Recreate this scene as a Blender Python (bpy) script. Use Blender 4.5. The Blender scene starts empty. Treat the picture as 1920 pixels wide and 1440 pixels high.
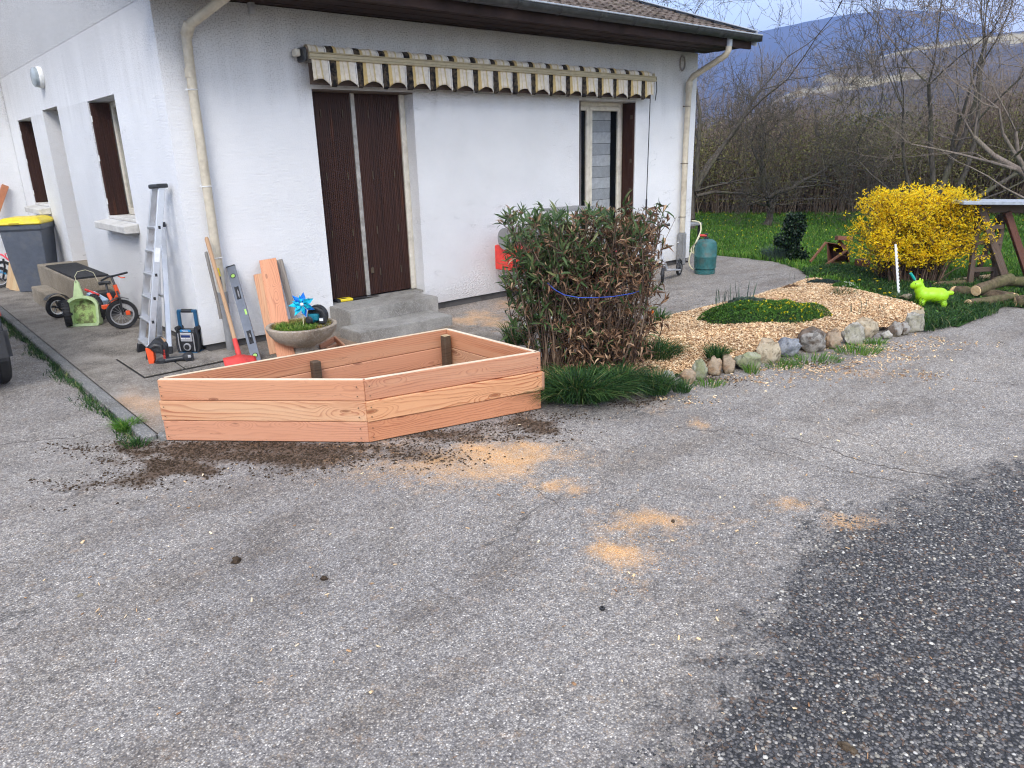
import bpy, bmesh, math, random
import numpy as np
from mathutils import Matrix, Vector, Euler, noise as mnoise
R = math.radians
rnd = random.Random(7)
nr = np.random.default_rng(11)
sc = bpy.context.scene
col = sc.collection

# ------------------------------------------------------------------ camera
YAW, PITCH, ROLL, FPX = 0.715518724, 0.303169892, -0.0277099556, 1376.32
CAM = np.array([-2.10861232, -6.59282849, 1.65])
def cam_axes():
    cy, sy, cp, sp = math.cos(YAW), math.sin(YAW), math.cos(PITCH), math.sin(PITCH)
    f = np.array([sy*cp, cy*cp, -sp]); r = np.array([cy, -sy, 0.0]); u = np.cross(r, f)
    cr, sr = math.cos(ROLL), math.sin(ROLL)
    return cr*r+sr*u, -sr*r+cr*u, f
AR, AU, AF = cam_axes()
cd = bpy.data.cameras.new('camera'); cam = bpy.data.objects.new('camera', cd); col.objects.link(cam)
cd.sensor_width = 36.0; cd.lens = 36*FPX/1920; cd.clip_start = 0.05; cd.clip_end = 9000
m = Matrix.Identity(4)
for i in range(3):
    m[i][0], m[i][1], m[i][2], m[i][3] = AR[i], AU[i], -AF[i], CAM[i]
cam.matrix_world = m
sc.camera = cam

# ------------------------------------------------------------------ sky, sun, exposure
HAZE = 4.6e-4
SUN_EL, SUN_ROT = 42.0, 226.0     # degrees; rotation clockwise from +Y (north)
world = bpy.data.worlds.new('World'); sc.world = world; world.use_nodes = True
wt = world.node_tree; wt.nodes.clear()
def wn(t, **k):
    n = wt.nodes.new(t)
    for a, b in k.items(): setattr(n, a, b)
    return n
sky = wn('ShaderNodeTexSky', sky_type='NISHITA', sun_disc=False, sun_elevation=R(SUN_EL), sun_rotation=R(SUN_ROT))
sky.altitude = 300; sky.air_density = 1.0; sky.dust_density = 0.6; sky.ozone_density = 1.0
wc = wn('ShaderNodeTexCoord'); wmap = wn('ShaderNodeMapping'); wmap.inputs['Scale'].default_value = (1.0, 1.0, 3.2)
wno = wn('ShaderNodeTexNoise'); wno.inputs['Scale'].default_value = 2.3; wno.inputs['Detail'].default_value = 7; wno.inputs['Roughness'].default_value = .56
wr = wn('ShaderNodeValToRGB'); wr.color_ramp.elements[0].position = .34; wr.color_ramp.elements[1].position = .60
wr.color_ramp.elements[0].color = (.42, .42, .42, 1); wr.color_ramp.elements[1].color = (1, 1, 1, 1)
wmix = wn('ShaderNodeMixRGB'); wmix.inputs[2].default_value = (4.7, 4.85, 5.0, 1)
bg = wn('ShaderNodeBackground'); bg.inputs['Strength'].default_value = 0.15
wo = wn('ShaderNodeOutputWorld')
L = wt.links.new
L(wc.outputs['Generated'], wmap.inputs['Vector']); L(wmap.outputs[0], wno.inputs['Vector']); L(wno.outputs['Fac'], wr.inputs[0])
L(wr.outputs[0], wmix.inputs[0]); L(sky.outputs[0], wmix.inputs[1]); L(wmix.outputs[0], bg.inputs[0]); L(bg.outputs[0], wo.inputs[0])
sl = bpy.data.lights.new('sun', 'SUN'); sl.energy = 1.25; sl.angle = R(24); sl.color = (1, .95, .88)
so = bpy.data.objects.new('sun', sl); col.objects.link(so)
az = R(SUN_ROT); el = R(SUN_EL)
sd = Vector((math.sin(az)*math.cos(el), math.cos(az)*math.cos(el), math.sin(el)))
so.rotation_euler = sd.to_track_quat('Z', 'Y').to_euler(); so.location = (-4, 0, 8)
sc.view_settings.view_transform = 'Standard'; sc.view_settings.look = 'None'
sc.view_settings.exposure = 1.40; sc.view_settings.gamma = 1; sc.view_settings.use_curve_mapping = False
cy_ = sc.cycles
sc.render.engine = 'CYCLES'
cy_.use_denoising = True; cy_.denoising_prefilter = 'FAST'; cy_.filter_width = 1.15
cy_.max_bounces = 6; cy_.diffuse_bounces = 3; cy_.glossy_bounces = 2; cy_.transmission_bounces = 4; cy_.transparent_max_bounces = 6
cy_.volume_bounces = 0

# ------------------------------------------------------------------ helpers
def ray(x, y): return AF*FPX + AR*(x-960) - AU*(y-720)
def G(x, y, z=0.0): g = ray(x, y); return CAM + g*((z-CAM[2])/g[2])      # point on the horizontal plane z
def F(x, y, Y=0.0): g = ray(x, y); return CAM + g*((Y-CAM[1])/g[1])      # point on a plane parallel to the front wall
def S(x, y, X=0.0): g = ray(x, y); return CAM + g*((X-CAM[0])/g[0])      # point on a plane parallel to the side wall
VR = np.array([AR[0], AR[1], 0]); VR /= np.linalg.norm(VR)              # to the right, level
VF = np.array([AF[0], AF[1], 0]); VF /= np.linalg.norm(VF)              # away, level
WM = {}
def tag(o, label=None, cat=None, group=None, kind=None):
    if label: o['label'] = label
    if cat: o['category'] = cat
    if group: o['group'] = group
    if kind: o['kind'] = kind
    return o
def link(o, M, parent=None):
    col.objects.link(o); WM[o.name] = M
    if parent is not None:
        o.parent = parent; o.matrix_basis = WM[parent.name].inverted() @ M
    else: o.matrix_basis = M
    return o
def thing(name, loc, label, cat, group=None, rz=0):
    o = bpy.data.objects.new(name, None); o.empty_display_size = .1
    link(o, Matrix.Translation(Vector(loc)) @ Matrix.Rotation(rz, 4, 'Z')); return tag(o, label, cat, group)
def frame(o, x, y, z):
    """matrix with the given axes"""
    M = Matrix.Identity(4)
    for i in range(3): M[i][0], M[i][1], M[i][2], M[i][3] = x[i], y[i], z[i], o[i]
    return M
def axes(a, b, side):
    """x from a to b, z nearest to side"""
    x = (Vector(b)-Vector(a)); ln = x.length; x.normalize()
    s = Vector(side); z = (s - x*s.dot(x)).normalized(); y = z.cross(x)
    return x, y, z, ln
class MB:
    def __init__(s): s.v = []; s.f = []; s.mi = []; s.M = Matrix.Identity(4); s.cur = 0
    def add(s, vs, fs, mi=None):
        n = len(s.v); s.v += [tuple(s.M @ Vector(v)) for v in vs]; s.f += [tuple(n+i for i in f) for f in fs]
        s.mi += [s.cur if mi is None else mi]*len(fs); return s
    def box(s, a, b, mi=None):
        x0, y0, z0 = a; x1, y1, z1 = b
        if x0 > x1: x0, x1 = x1, x0
        if y0 > y1: y0, y1 = y1, y0
        if z0 > z1: z0, z1 = z1, z0
        return s.add([(x0,y0,z0),(x1,y0,z0),(x1,y1,z0),(x0,y1,z0),(x0,y0,z1),(x1,y0,z1),(x1,y1,z1),(x0,y1,z1)],
                     [(0,3,2,1),(4,5,6,7),(0,1,5,4),(1,2,6,5),(2,3,7,6),(3,0,4,7)], mi)
    def bar(s, a, b, w, t, side=(0,0,1), mi=None):
        """rectangular bar from a to b, w along side, t across"""
        if abs((Vector(b)-Vector(a)).normalized().dot(Vector(side).normalized())) > .98: side = (1,0,0)
        x, y, z, ln = axes(a, b, side); A = Vector(a)
        vs = [tuple(A + x*(ln*i) + y*(t/2*j) + z*(w/2*k)) for k in (-1,1) for (i,j) in ((0,-1),(1,-1),(1,1),(0,1))]
        return s.add(vs, [(0,3,2,1),(4,5,6,7),(0,1,5,4),(1,2,6,5),(2,3,7,6),(3,0,4,7)], mi)
    def tube(s, pts, rad, n=8, cap=True, mi=None, closed=False):
        pts = [Vector(p) for p in pts]
        if not hasattr(rad, '__len__'): rad = [rad]*len(pts)
        N = len(pts); base = len(s.v); vs = []; up = None
        for i, p in enumerate(pts):
            if closed: t = (pts[(i+1) % N]-pts[i-1])
            else: t = (pts[min(i+1, N-1)]-pts[max(i-1, 0)])
            t = t.normalized() if t.length > 1e-9 else Vector((0,0,1))
            if up is None: up = Vector((0,0,1)) if abs(t.z) < .9 else Vector((1,0,0))
            y = (up - t*up.dot(t)); y = y.normalized() if y.length > 1e-6 else t.orthogonal().normalized(); up = y; z = t.cross(y)
            for k in range(n):
                a = 2*math.pi*k/n; vs.append(tuple(p + y*(math.cos(a)*rad[i]) + z*(math.sin(a)*rad[i])))
        fs = []
        for i in range(N if closed else N-1):
            j = (i+1) % N
            for k in range(n): fs.append((i*n+k, i*n+(k+1) % n, j*n+(k+1) % n, j*n+k))
        if cap and not closed: fs += [tuple(range(n-1, -1, -1)), tuple((N-1)*n+k for k in range(n))]
        return s.add(vs, fs, mi)
    def lathe(s, prof, c=(0,0,0), n=24, mi=None, axis='Z', cap=True):
        vs = []
        for r, h in prof:
            for k in range(n):
                a = 2*math.pi*k/n; x, y = math.cos(a)*r, math.sin(a)*r
                p = {'Z': (x, y, h), 'X': (h, x, y), 'Y': (y, h, x)}[axis]
                vs.append((p[0]+c[0], p[1]+c[1], p[2]+c[2]))
        fs = [(i*n+k, i*n+(k+1) % n, (i+1)*n+(k+1) % n, (i+1)*n+k) for i in range(len(prof)-1) for k in range(n)]
        if cap: fs += [tuple(range(n-1, -1, -1)), tuple((len(prof)-1)*n+k for k in range(n))]
        return s.add(vs, fs, mi)
    def prism(s, poly, z0, z1, mi=None):
        n = len(poly); vs = [(x, y, z0) for x, y in poly] + [(x, y, z1) for x, y in poly]
        return s.add(vs, [tuple(range(n-1, -1, -1)), tuple(range(n, 2*n))] + [(i, (i+1) % n, n+(i+1) % n, n+i) for i in range(n)], mi)
    def build(s, name, mats, parent=None, bevel=0, smooth=False, seg=1, label=None, kind=None, M=None, weld=False):
        me = bpy.data.meshes.new(name); mats = mats if isinstance(mats, (list, tuple)) else [mats]
        v = np.array(s.v, dtype=float)
        if M is None:
            if parent is not None: M = WM[parent.name]
            else:
                lo, hi = v.min(0), v.max(0); M = Matrix.Translation(((lo[0]+hi[0])/2, (lo[1]+hi[1])/2, lo[2]))
            I = M.inverted(); vs = [I @ Vector(p) for p in s.v]
        else: vs = s.v
        me.from_pydata([tuple(p) for p in vs], [], s.f)
        for mt in mats: me.materials.append(mt)
        me.polygons.foreach_set('material_index', s.mi)
        bm = bmesh.new(); bm.from_mesh(me)
        if weld: bmesh.ops.remove_doubles(bm, verts=bm.verts, dist=1e-5)
        bmesh.ops.recalc_face_normals(bm, faces=bm.faces)
        if bevel:
            es = [e for e in bm.edges if len(e.link_faces) == 2 and e.calc_face_angle(0) > .5]
            bmesh.ops.bevel(bm, geom=es, offset=bevel, segments=seg, affect='EDGES', clamp_overlap=True)
        bm.to_mesh(me); bm.free()
        if smooth:
            me.polygons.foreach_set('use_smooth', [True]*len(me.polygons))
            me.set_sharp_from_angle(angle=R(38))
        o = bpy.data.objects.new(name, me); link(o, M, parent)
        if label: o['label'] = label
        if kind: o['kind'] = kind
        return o
def board(name, a, b, side, w, t, mat, parent=None, bevel=.003, label=None):
    """a plank: its own frame has x along its length, so that the grain runs with it"""
    x, y, z, ln = axes(a, b, side); c = (Vector(a)+Vector(b))/2
    q = MB(); q.box((-ln/2, -t/2, -w/2), (ln/2, t/2, w/2))
    return q.build(name, mat, parent, bevel=bevel, label=label, M=frame(c, x, y, z))
def npmesh(name, V, Fc, mat, parent=None, M=None, attrs=None, smooth=False):
    """V (n,3), Fc (m,k) uniform polygons, world coordinates unless M is given"""
    V = np.asarray(V, dtype=np.float32); Fc = np.asarray(Fc, dtype=np.int32)
    if M is None:
        if parent is not None: M = WM[parent.name]
        else:
            lo, hi = V.min(0), V.max(0); M = Matrix.Translation(((lo[0]+hi[0])/2, (lo[1]+hi[1])/2, lo[2]))
        I = np.array(M.inverted()); V = (V @ I[:3, :3].T + I[:3, 3]).astype(np.float32)
    me = bpy.data.meshes.new(name); k = Fc.shape[1]
    me.vertices.add(len(V)); me.vertices.foreach_set('co', V.ravel())
    me.loops.add(Fc.size); me.loops.foreach_set('vertex_index', Fc.ravel())
    me.polygons.add(len(Fc)); me.polygons.foreach_set('loop_start', np.arange(len(Fc), dtype=np.int32)*k)
    me.update(calc_edges=True)
    if smooth: me.polygons.foreach_set('use_smooth', np.ones(len(Fc), dtype=bool))
    for mt in (mat if isinstance(mat, (list, tuple)) else [mat]): me.materials.append(mt)
    for an, av in (attrs or {}).items():
        at = me.attributes.new(an, 'FLOAT', 'POINT'); at.data.foreach_set('value', np.asarray(av, dtype=np.float32))
    o = bpy.data.objects.new(name, me); return link(o, M, parent)
def copy_tree(o, M, label=None, group=None, parent=None):
    c = o.copy(); link(c, M, parent)
    if label: c['label'] = label
    if group: c['group'] = group
    for ch in [q for q in bpy.data.objects if q.parent == o]:
        copy_tree(ch, M @ WM[o.name].inverted() @ WM[ch.name], parent=c)
    return c

# ------------------------------------------------------------------ materials
class NT:
    def __init__(s, name):
        s.m = bpy.data.materials.new(name); s.m.use_nodes = True; s.t = s.m.node_tree; s.t.nodes.clear()
        s.out = s.n('ShaderNodeOutputMaterial'); s.b = s.n('ShaderNodeBsdfPrincipled'); s.l(s.b.outputs[0], s.out.inputs[0])
        s.tc = s.n('ShaderNodeTexCoord')
    def n(s, t, **k):
        x = s.t.nodes.new(t)
        for a, b in k.items(): setattr(x, a, b)
        return x
    def l(s, a, b): s.t.links.new(a, b)
    def put(s, i, v):
        if hasattr(v, 'links'): s.l(v, i)
        elif isinstance(v, (tuple, list)) and len(v) == 3 and i.type == 'RGBA': i.default_value = (*v, 1)
        else: i.default_value = v
    def obj(s): return s.tc.outputs['Object']
    def mp(s, v, scale=(1,1,1), loc=(0,0,0), rot=(0,0,0)):
        x = s.n('ShaderNodeMapping'); s.put(x.inputs[0], v); x.inputs['Scale'].default_value = scale; s.put(x.inputs['Location'], loc); x.inputs['Rotation'].default_value = rot; return x.outputs[0]
    def noise(s, v, scale, detail=4, rough=.55, dist=0):
        x = s.n('ShaderNodeTexNoise'); s.put(x.inputs['Vector'], v); x.inputs['Scale'].default_value = scale; x.inputs['Detail'].default_value = detail; x.inputs['Roughness'].default_value = rough; x.inputs['Distortion'].default_value = dist; return x.outputs['Fac']
    def vor(s, v, scale, feat='F1', out='Distance'):
        x = s.n('ShaderNodeTexVoronoi', feature=feat); s.put(x.inputs['Vector'], v); x.inputs['Scale'].default_value = scale; return x.outputs[out]
    def ramp(s, f, pts, interp='LINEAR'):
        x = s.n('ShaderNodeValToRGB'); x.color_ramp.interpolation = interp; e = x.color_ramp.elements
        while len(e) < len(pts): e.new(.5)
        for k, (p, c) in enumerate(pts):
            e[k].position = p; e[k].color = (*c, 1) if isinstance(c, (tuple, list)) else (c, c, c, 1)
        s.put(x.inputs[0], f); return x.outputs[0]
    def mix(s, f, a, b, mode='MIX'):
        x = s.n('ShaderNodeMixRGB', blend_type=mode); s.put(x.inputs[0], f); s.put(x.inputs[1], a); s.put(x.inputs[2], b); return x.outputs[0]
    def math(s, op, a, b=0.0, c=0.0):
        x = s.n('ShaderNodeMath', operation=op); s.put(x.inputs[0], a); s.put(x.inputs[1], b); s.put(x.inputs[2], c); return x.outputs[0]
    def sep(s, v): x = s.n('ShaderNodeSeparateXYZ'); s.put(x.inputs[0], v); return x.outputs
    def sepc(s, v): x = s.n('ShaderNodeSeparateColor'); s.put(x.inputs[0], v); return x.outputs
    def comb(s, x, y, z): q = s.n('ShaderNodeCombineXYZ'); s.put(q.inputs[0], x); s.put(q.inputs[1], y); s.put(q.inputs[2], z); return q.outputs[0]
    def mr(s, v, a, b, c=0, d=1): x = s.n('ShaderNodeMapRange'); s.put(x.inputs[0], v); x.inputs[1].default_value = a; x.inputs[2].default_value = b; x.inputs[3].default_value = c; x.inputs[4].default_value = d; return x.outputs[0]
    def attr(s, n): x = s.n('ShaderNodeAttribute'); x.attribute_name = n; return x.outputs['Fac']
    def island(s): return s.n('ShaderNodeNewGeometry').outputs['Random Per Island']
    def orand(s): return s.n('ShaderNodeObjectInfo').outputs['Random']
    def pos(s): return s.n('ShaderNodeNewGeometry').outputs['Position']
    def bump(s, h, st=.3, dist=.01):
        x = s.n('ShaderNodeBump'); s.put(x.inputs['Height'], h); x.inputs['Strength'].default_value = st; x.inputs['Distance'].default_value = dist
        s.l(x.outputs[0], s.b.inputs['Normal']); return x
    def set(s, base=None, rough=None, metal=None, spec=None, **k):
        if base is not None: s.put(s.b.inputs['Base Color'], base)
        if rough is not None: s.put(s.b.inputs['Roughness'], rough)
        if metal is not None: s.b.inputs['Metallic'].default_value = metal
        if spec is not None: s.b.inputs['Specular IOR Level'].default_value = spec
        for a, b in k.items(): s.put(s.b.inputs[a.replace('_', ' ')], b)
        return s.m
MAT = {}
def plain(name, c, rough=.5, metal=0, var=.12, sc_=18, bump=0.0, spec=.5, dirt=None, ds=7, dt=(.5, .72)):
    """one-colour material with slight uneven tone and wear"""
    if name in MAT: return MAT[name]
    t = NT(name); v = t.obj()
    n1 = t.noise(v, sc_, 5, .6); lo = tuple(x*(1-var) for x in c); hi = tuple(min(1, x*(1+var)) for x in c)
    base = t.ramp(n1, [(.3, lo), (.7, hi)])
    if dirt:
        n2 = t.noise(v, ds, 6, .7); base = t.mix(t.ramp(n2, [(dt[0], 0.0), (dt[1], .75)]), base, dirt)
    t.set(base, t.mr(n1, .3, .7, max(0, rough-.08), min(1, rough+.08)), metal, spec)
    if bump: t.bump(t.noise(v, sc_*6, 4), bump, .004)
    MAT[name] = t.m; return t.m

def wood(name, a, b, dark, scale=1.0, rough=.62, knots=True, cracks=0.0, stretch=9.0):
    if name in MAT: return MAT[name]
    t = NT(name); r = t.orand(); off = t.math('MULTIPLY', r, 37.0)
    v = t.mp(t.obj(), (1,1,1), t.comb(off, t.math('MULTIPLY', off, .37), off))
    warp = t.noise(t.mp(v, (1.1*scale, 1.5, 5.5*scale)), 1.0, 3, .45)
    kv = t.mp(v, (2.7*scale, .3, 8.5*scale)); kn = t.vor(kv, 1.0)
    bulge = t.ramp(kn, [(.0, 1.0), (.14, .55), (.42, 0.0)], 'EASE')
    x, y, z = t.sep(v)[:3]
    rings = t.math('ADD', t.math('MULTIPLY', z, 62.0*scale), t.math('MULTIPLY', warp, 11.0))
    if knots: rings = t.math('SUBTRACT', rings, t.math('MULTIPLY', bulge, 6.5))
    saw_ = t.math('FRACT', rings)
    late = t.ramp(saw_, [(.0, 0.0), (.55, .12), (.84, 1.0), (.93, .9), (1.0, 0.0)])
    amp = t.ramp(t.noise(t.mp(v, (.8, 1, 9), (3, 1, 2)), 1.0, 3), [(.35, .25), (.65, 1.0)])
    fine = t.noise(t.mp(v, (5*scale, 60*scale, 260*scale)), 1.0, 3, .7)
    g = t.math('ADD', t.math('MULTIPLY', late, amp), t.math('MULTIPLY', t.math('SUBTRACT', fine, .5), .55))
    base = t.ramp(g, [(.0, a), (.45, tuple((p*.6+q*.4) for p, q in zip(a, b))), (1.0, b)])
    base = t.mix(t.math('MULTIPLY', t.ramp(t.noise(t.mp(v, (.5, 1, 10)), 1.0, 3), [(.50, 0.0), (.62, 1.0)]), .55), base, tuple(min(1, q*k_) for q, k_ in zip(a, (1.08, 1.28, 1.4))))
    if knots:
        base = t.mix(t.ramp(kn, [(.05, .0), (.075, .8), (.10, 0.0)]), base, dark)
        base = t.mix(t.ramp(kn, [(.045, .85), (.065, 0.0)]), base, tuple((p+q)/2.2 for p, q in zip(b, dark)))
        cf = t.noise(t.mp(v, (1.6, 1, 30), (9, 2, 4)), 1.0, 4, .5)
        base = t.mix(t.ramp(t.math('ABSOLUTE', t.math('SUBTRACT', cf, .36)), [(.0, .7), (.006, 0.0)]), base, dark)
    if cracks:
        cn = t.noise(t.mp(v, (1.2, 6, 55)), 1.0, 5, .6); base = t.mix(t.ramp(cn, [(.30, cracks), (.37, 0.0)]), base, tuple(d*.5 for d in dark))
    hsv = t.n('ShaderNodeHueSaturation'); t.put(hsv.inputs['Value'], t.mr(r, 0, 1, .90, 1.10)); t.put(hsv.inputs['Saturation'], t.mr(t.math('FRACT', t.math('MULTIPLY', r, 7.3)), 0, 1, .90, 1.03)); t.put(hsv.inputs['Color'], base)
    t.set(hsv.outputs[0], rough, 0, .3); t.bump(g, .22, .002)
    MAT[name] = t.m; return t.m

M_FIR = wood('fresh_fir_wood', (.57,.245,.122), (.345,.11,.052), (.20,.07,.035))
M_FIR2 = wood('pale_fir_wood', (.63,.335,.18), (.37,.12,.055), (.20,.07,.03), scale=.75)
M_CUT = wood('pale_cut_edge', (.80,.62,.44), (.70,.50,.33), (.5,.3,.16), knots=False)
M_OLDWOOD = wood('weathered_grey_wood', (.23,.20,.17), (.12,.10,.085), (.05,.04,.03), cracks=.8)
M_POST = wood('dark_treated_post', (.10,.062,.036), (.045,.026,.016), (.02,.012,.008), cracks=.5)
M_HANDLE = wood('ash_handle_wood', (.42,.26,.15), (.27,.15,.08), (.1,.06,.03), knots=False, scale=2)
M_BROWNWOOD = wood('brown_stained_wood', (.16,.055,.032), (.085,.03,.018), (.03,.012,.01), cracks=.4)
M_TRESTLE = wood('weathered_brown_beam', (.115,.075,.052), (.05,.033,.024), (.02,.015,.01), cracks=.7)
M_PLYPALE = wood('pale_board_wood', (.52,.36,.20), (.38,.24,.12), (.15,.08,.04))

def mk_stucco(name, rough):
    t = NT(name); v = t.pos(); x, y, z = t.sep(v)[:3]
    n1 = t.noise(v, 1.3, 5, .6)
    base = t.ramp(n1, [(.3, (.70,.70,.70)), (.7, (.79,.79,.79))])
    # hairline cracks: thin contour lines of a slow noise, mostly level
    cv = t.mp(v, (.55,.55,2.1)); cn = t.noise(cv, 1.0, 6, .62)
    crack = t.ramp(t.math('ABSOLUTE', t.math('SUBTRACT', cn, .5)), [(.0, 1.0), (.0018, 0.0)])
    cn2 = t.noise(t.mp(v, (.9,.9,.8), (5,3,1)), 1.1, 7, .7)
    crack = t.math('MULTIPLY', crack, t.ramp(cn2, [(.52, 0.0), (.60, .5)]))
    base = t.mix(crack, base, (.30,.29,.28))
    # weather streaks and mildew specks, strongest right under the eaves
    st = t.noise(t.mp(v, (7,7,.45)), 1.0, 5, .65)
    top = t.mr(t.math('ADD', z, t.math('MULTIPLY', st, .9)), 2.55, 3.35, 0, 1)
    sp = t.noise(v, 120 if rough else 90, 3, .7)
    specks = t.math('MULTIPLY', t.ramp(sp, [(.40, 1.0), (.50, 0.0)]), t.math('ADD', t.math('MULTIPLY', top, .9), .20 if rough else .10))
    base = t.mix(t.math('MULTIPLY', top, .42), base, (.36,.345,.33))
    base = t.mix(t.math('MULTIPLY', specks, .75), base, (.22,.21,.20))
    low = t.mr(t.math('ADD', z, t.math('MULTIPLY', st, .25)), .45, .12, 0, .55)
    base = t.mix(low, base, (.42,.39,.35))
    if rough:
        h = t.math('ADD', t.vor(v, 85, 'SMOOTH_F1'), t.math('MULTIPLY', t.noise(v, 150, 4, .6), .6)); st_, d = 1.0, .010
    else:
        h = t.math('ADD', t.math('MULTIPLY', t.noise(t.mp(v, (9,9,70)), 1.0, 5, .65), 1.0), t.math('MULTIPLY', t.noise(v, 60, 3, .6), .5)); st_, d = .7, .006
    h = t.math('SUBTRACT', h, t.math('MULTIPLY', crack, .8))
    t.set(base, .9, 0, .2); t.bump(h, st_, d); return t.m
M_STUCCO = mk_stucco('smooth_white_render', False)
M_ROUGH = mk_stucco('rough_white_render', True)

def mk_concrete(name, a, b, lich=.3):
    t = NT(name); v = t.pos()
    n = t.noise(v, 3.0, 8, .65); n2 = t.noise(v, 45, 4, .7)
    base = t.ramp(t.math('ADD', t.math('MULTIPLY', n, .7), t.math('MULTIPLY', n2, .3)), [(.35, a), (.65, b)])
    base = t.mix(t.math('MULTIPLY', t.ramp(t.noise(t.mp(v,(1,1,1),(4,2,7)), 1.7, 7, .7), [(.5, 0.0), (.64, 1.0)]), lich), base, (.07,.06,.045))
    sp = t.vor(v, 160, 'F1', 'Color'); base = t.mix(t.math('MULTIPLY', t.ramp(t.sepc(sp)[0], [(.80, 0.0), (.86, .5)]), 1.0), base, (.45,.42,.38))
    saw = t.attr('saw') if name == 'old_concrete_slab' else None
    if saw is not None:
        f = t.math('MULTIPLY', saw, t.ramp(t.noise(v, 90, 4, .75), [(.36, .25), (.56, 1.0)]))
        base = t.mix(f, base, (.66,.36,.17))
        ru = t.attr('rust'); base = t.mix(t.math('MULTIPLY', ru, t.ramp(n, [(.35, 0.2), (.6, .9)])), base, (.30,.18,.04))
    t.set(base, .93, 0, .2); t.bump(t.math('ADD', n2, t.math('MULTIPLY', n, .6)), .5, .006); MAT[name] = t.m; return t.m
M_SLAB = mk_concrete('old_concrete_slab', (.10,.086,.072), (.33,.295,.255), .6)
M_STEP = mk_concrete('grey_step_concrete', (.19,.18,.165), (.40,.385,.355), .5)
M_STEP2 = mk_concrete('brown_step_concrete', (.20,.165,.12), (.33,.28,.215), .3)
M_KERB = mk_concrete('kerb_concrete', (.13,.13,.125), (.22,.215,.205), .4)
M_BOWL = mk_concrete('bowl_concrete', (.24,.18,.13), (.50,.42,.33), .6)
M_SILL = mk_concrete('painted_sill', (.50,.48,.44), (.72,.70,.66), .35)

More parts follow.
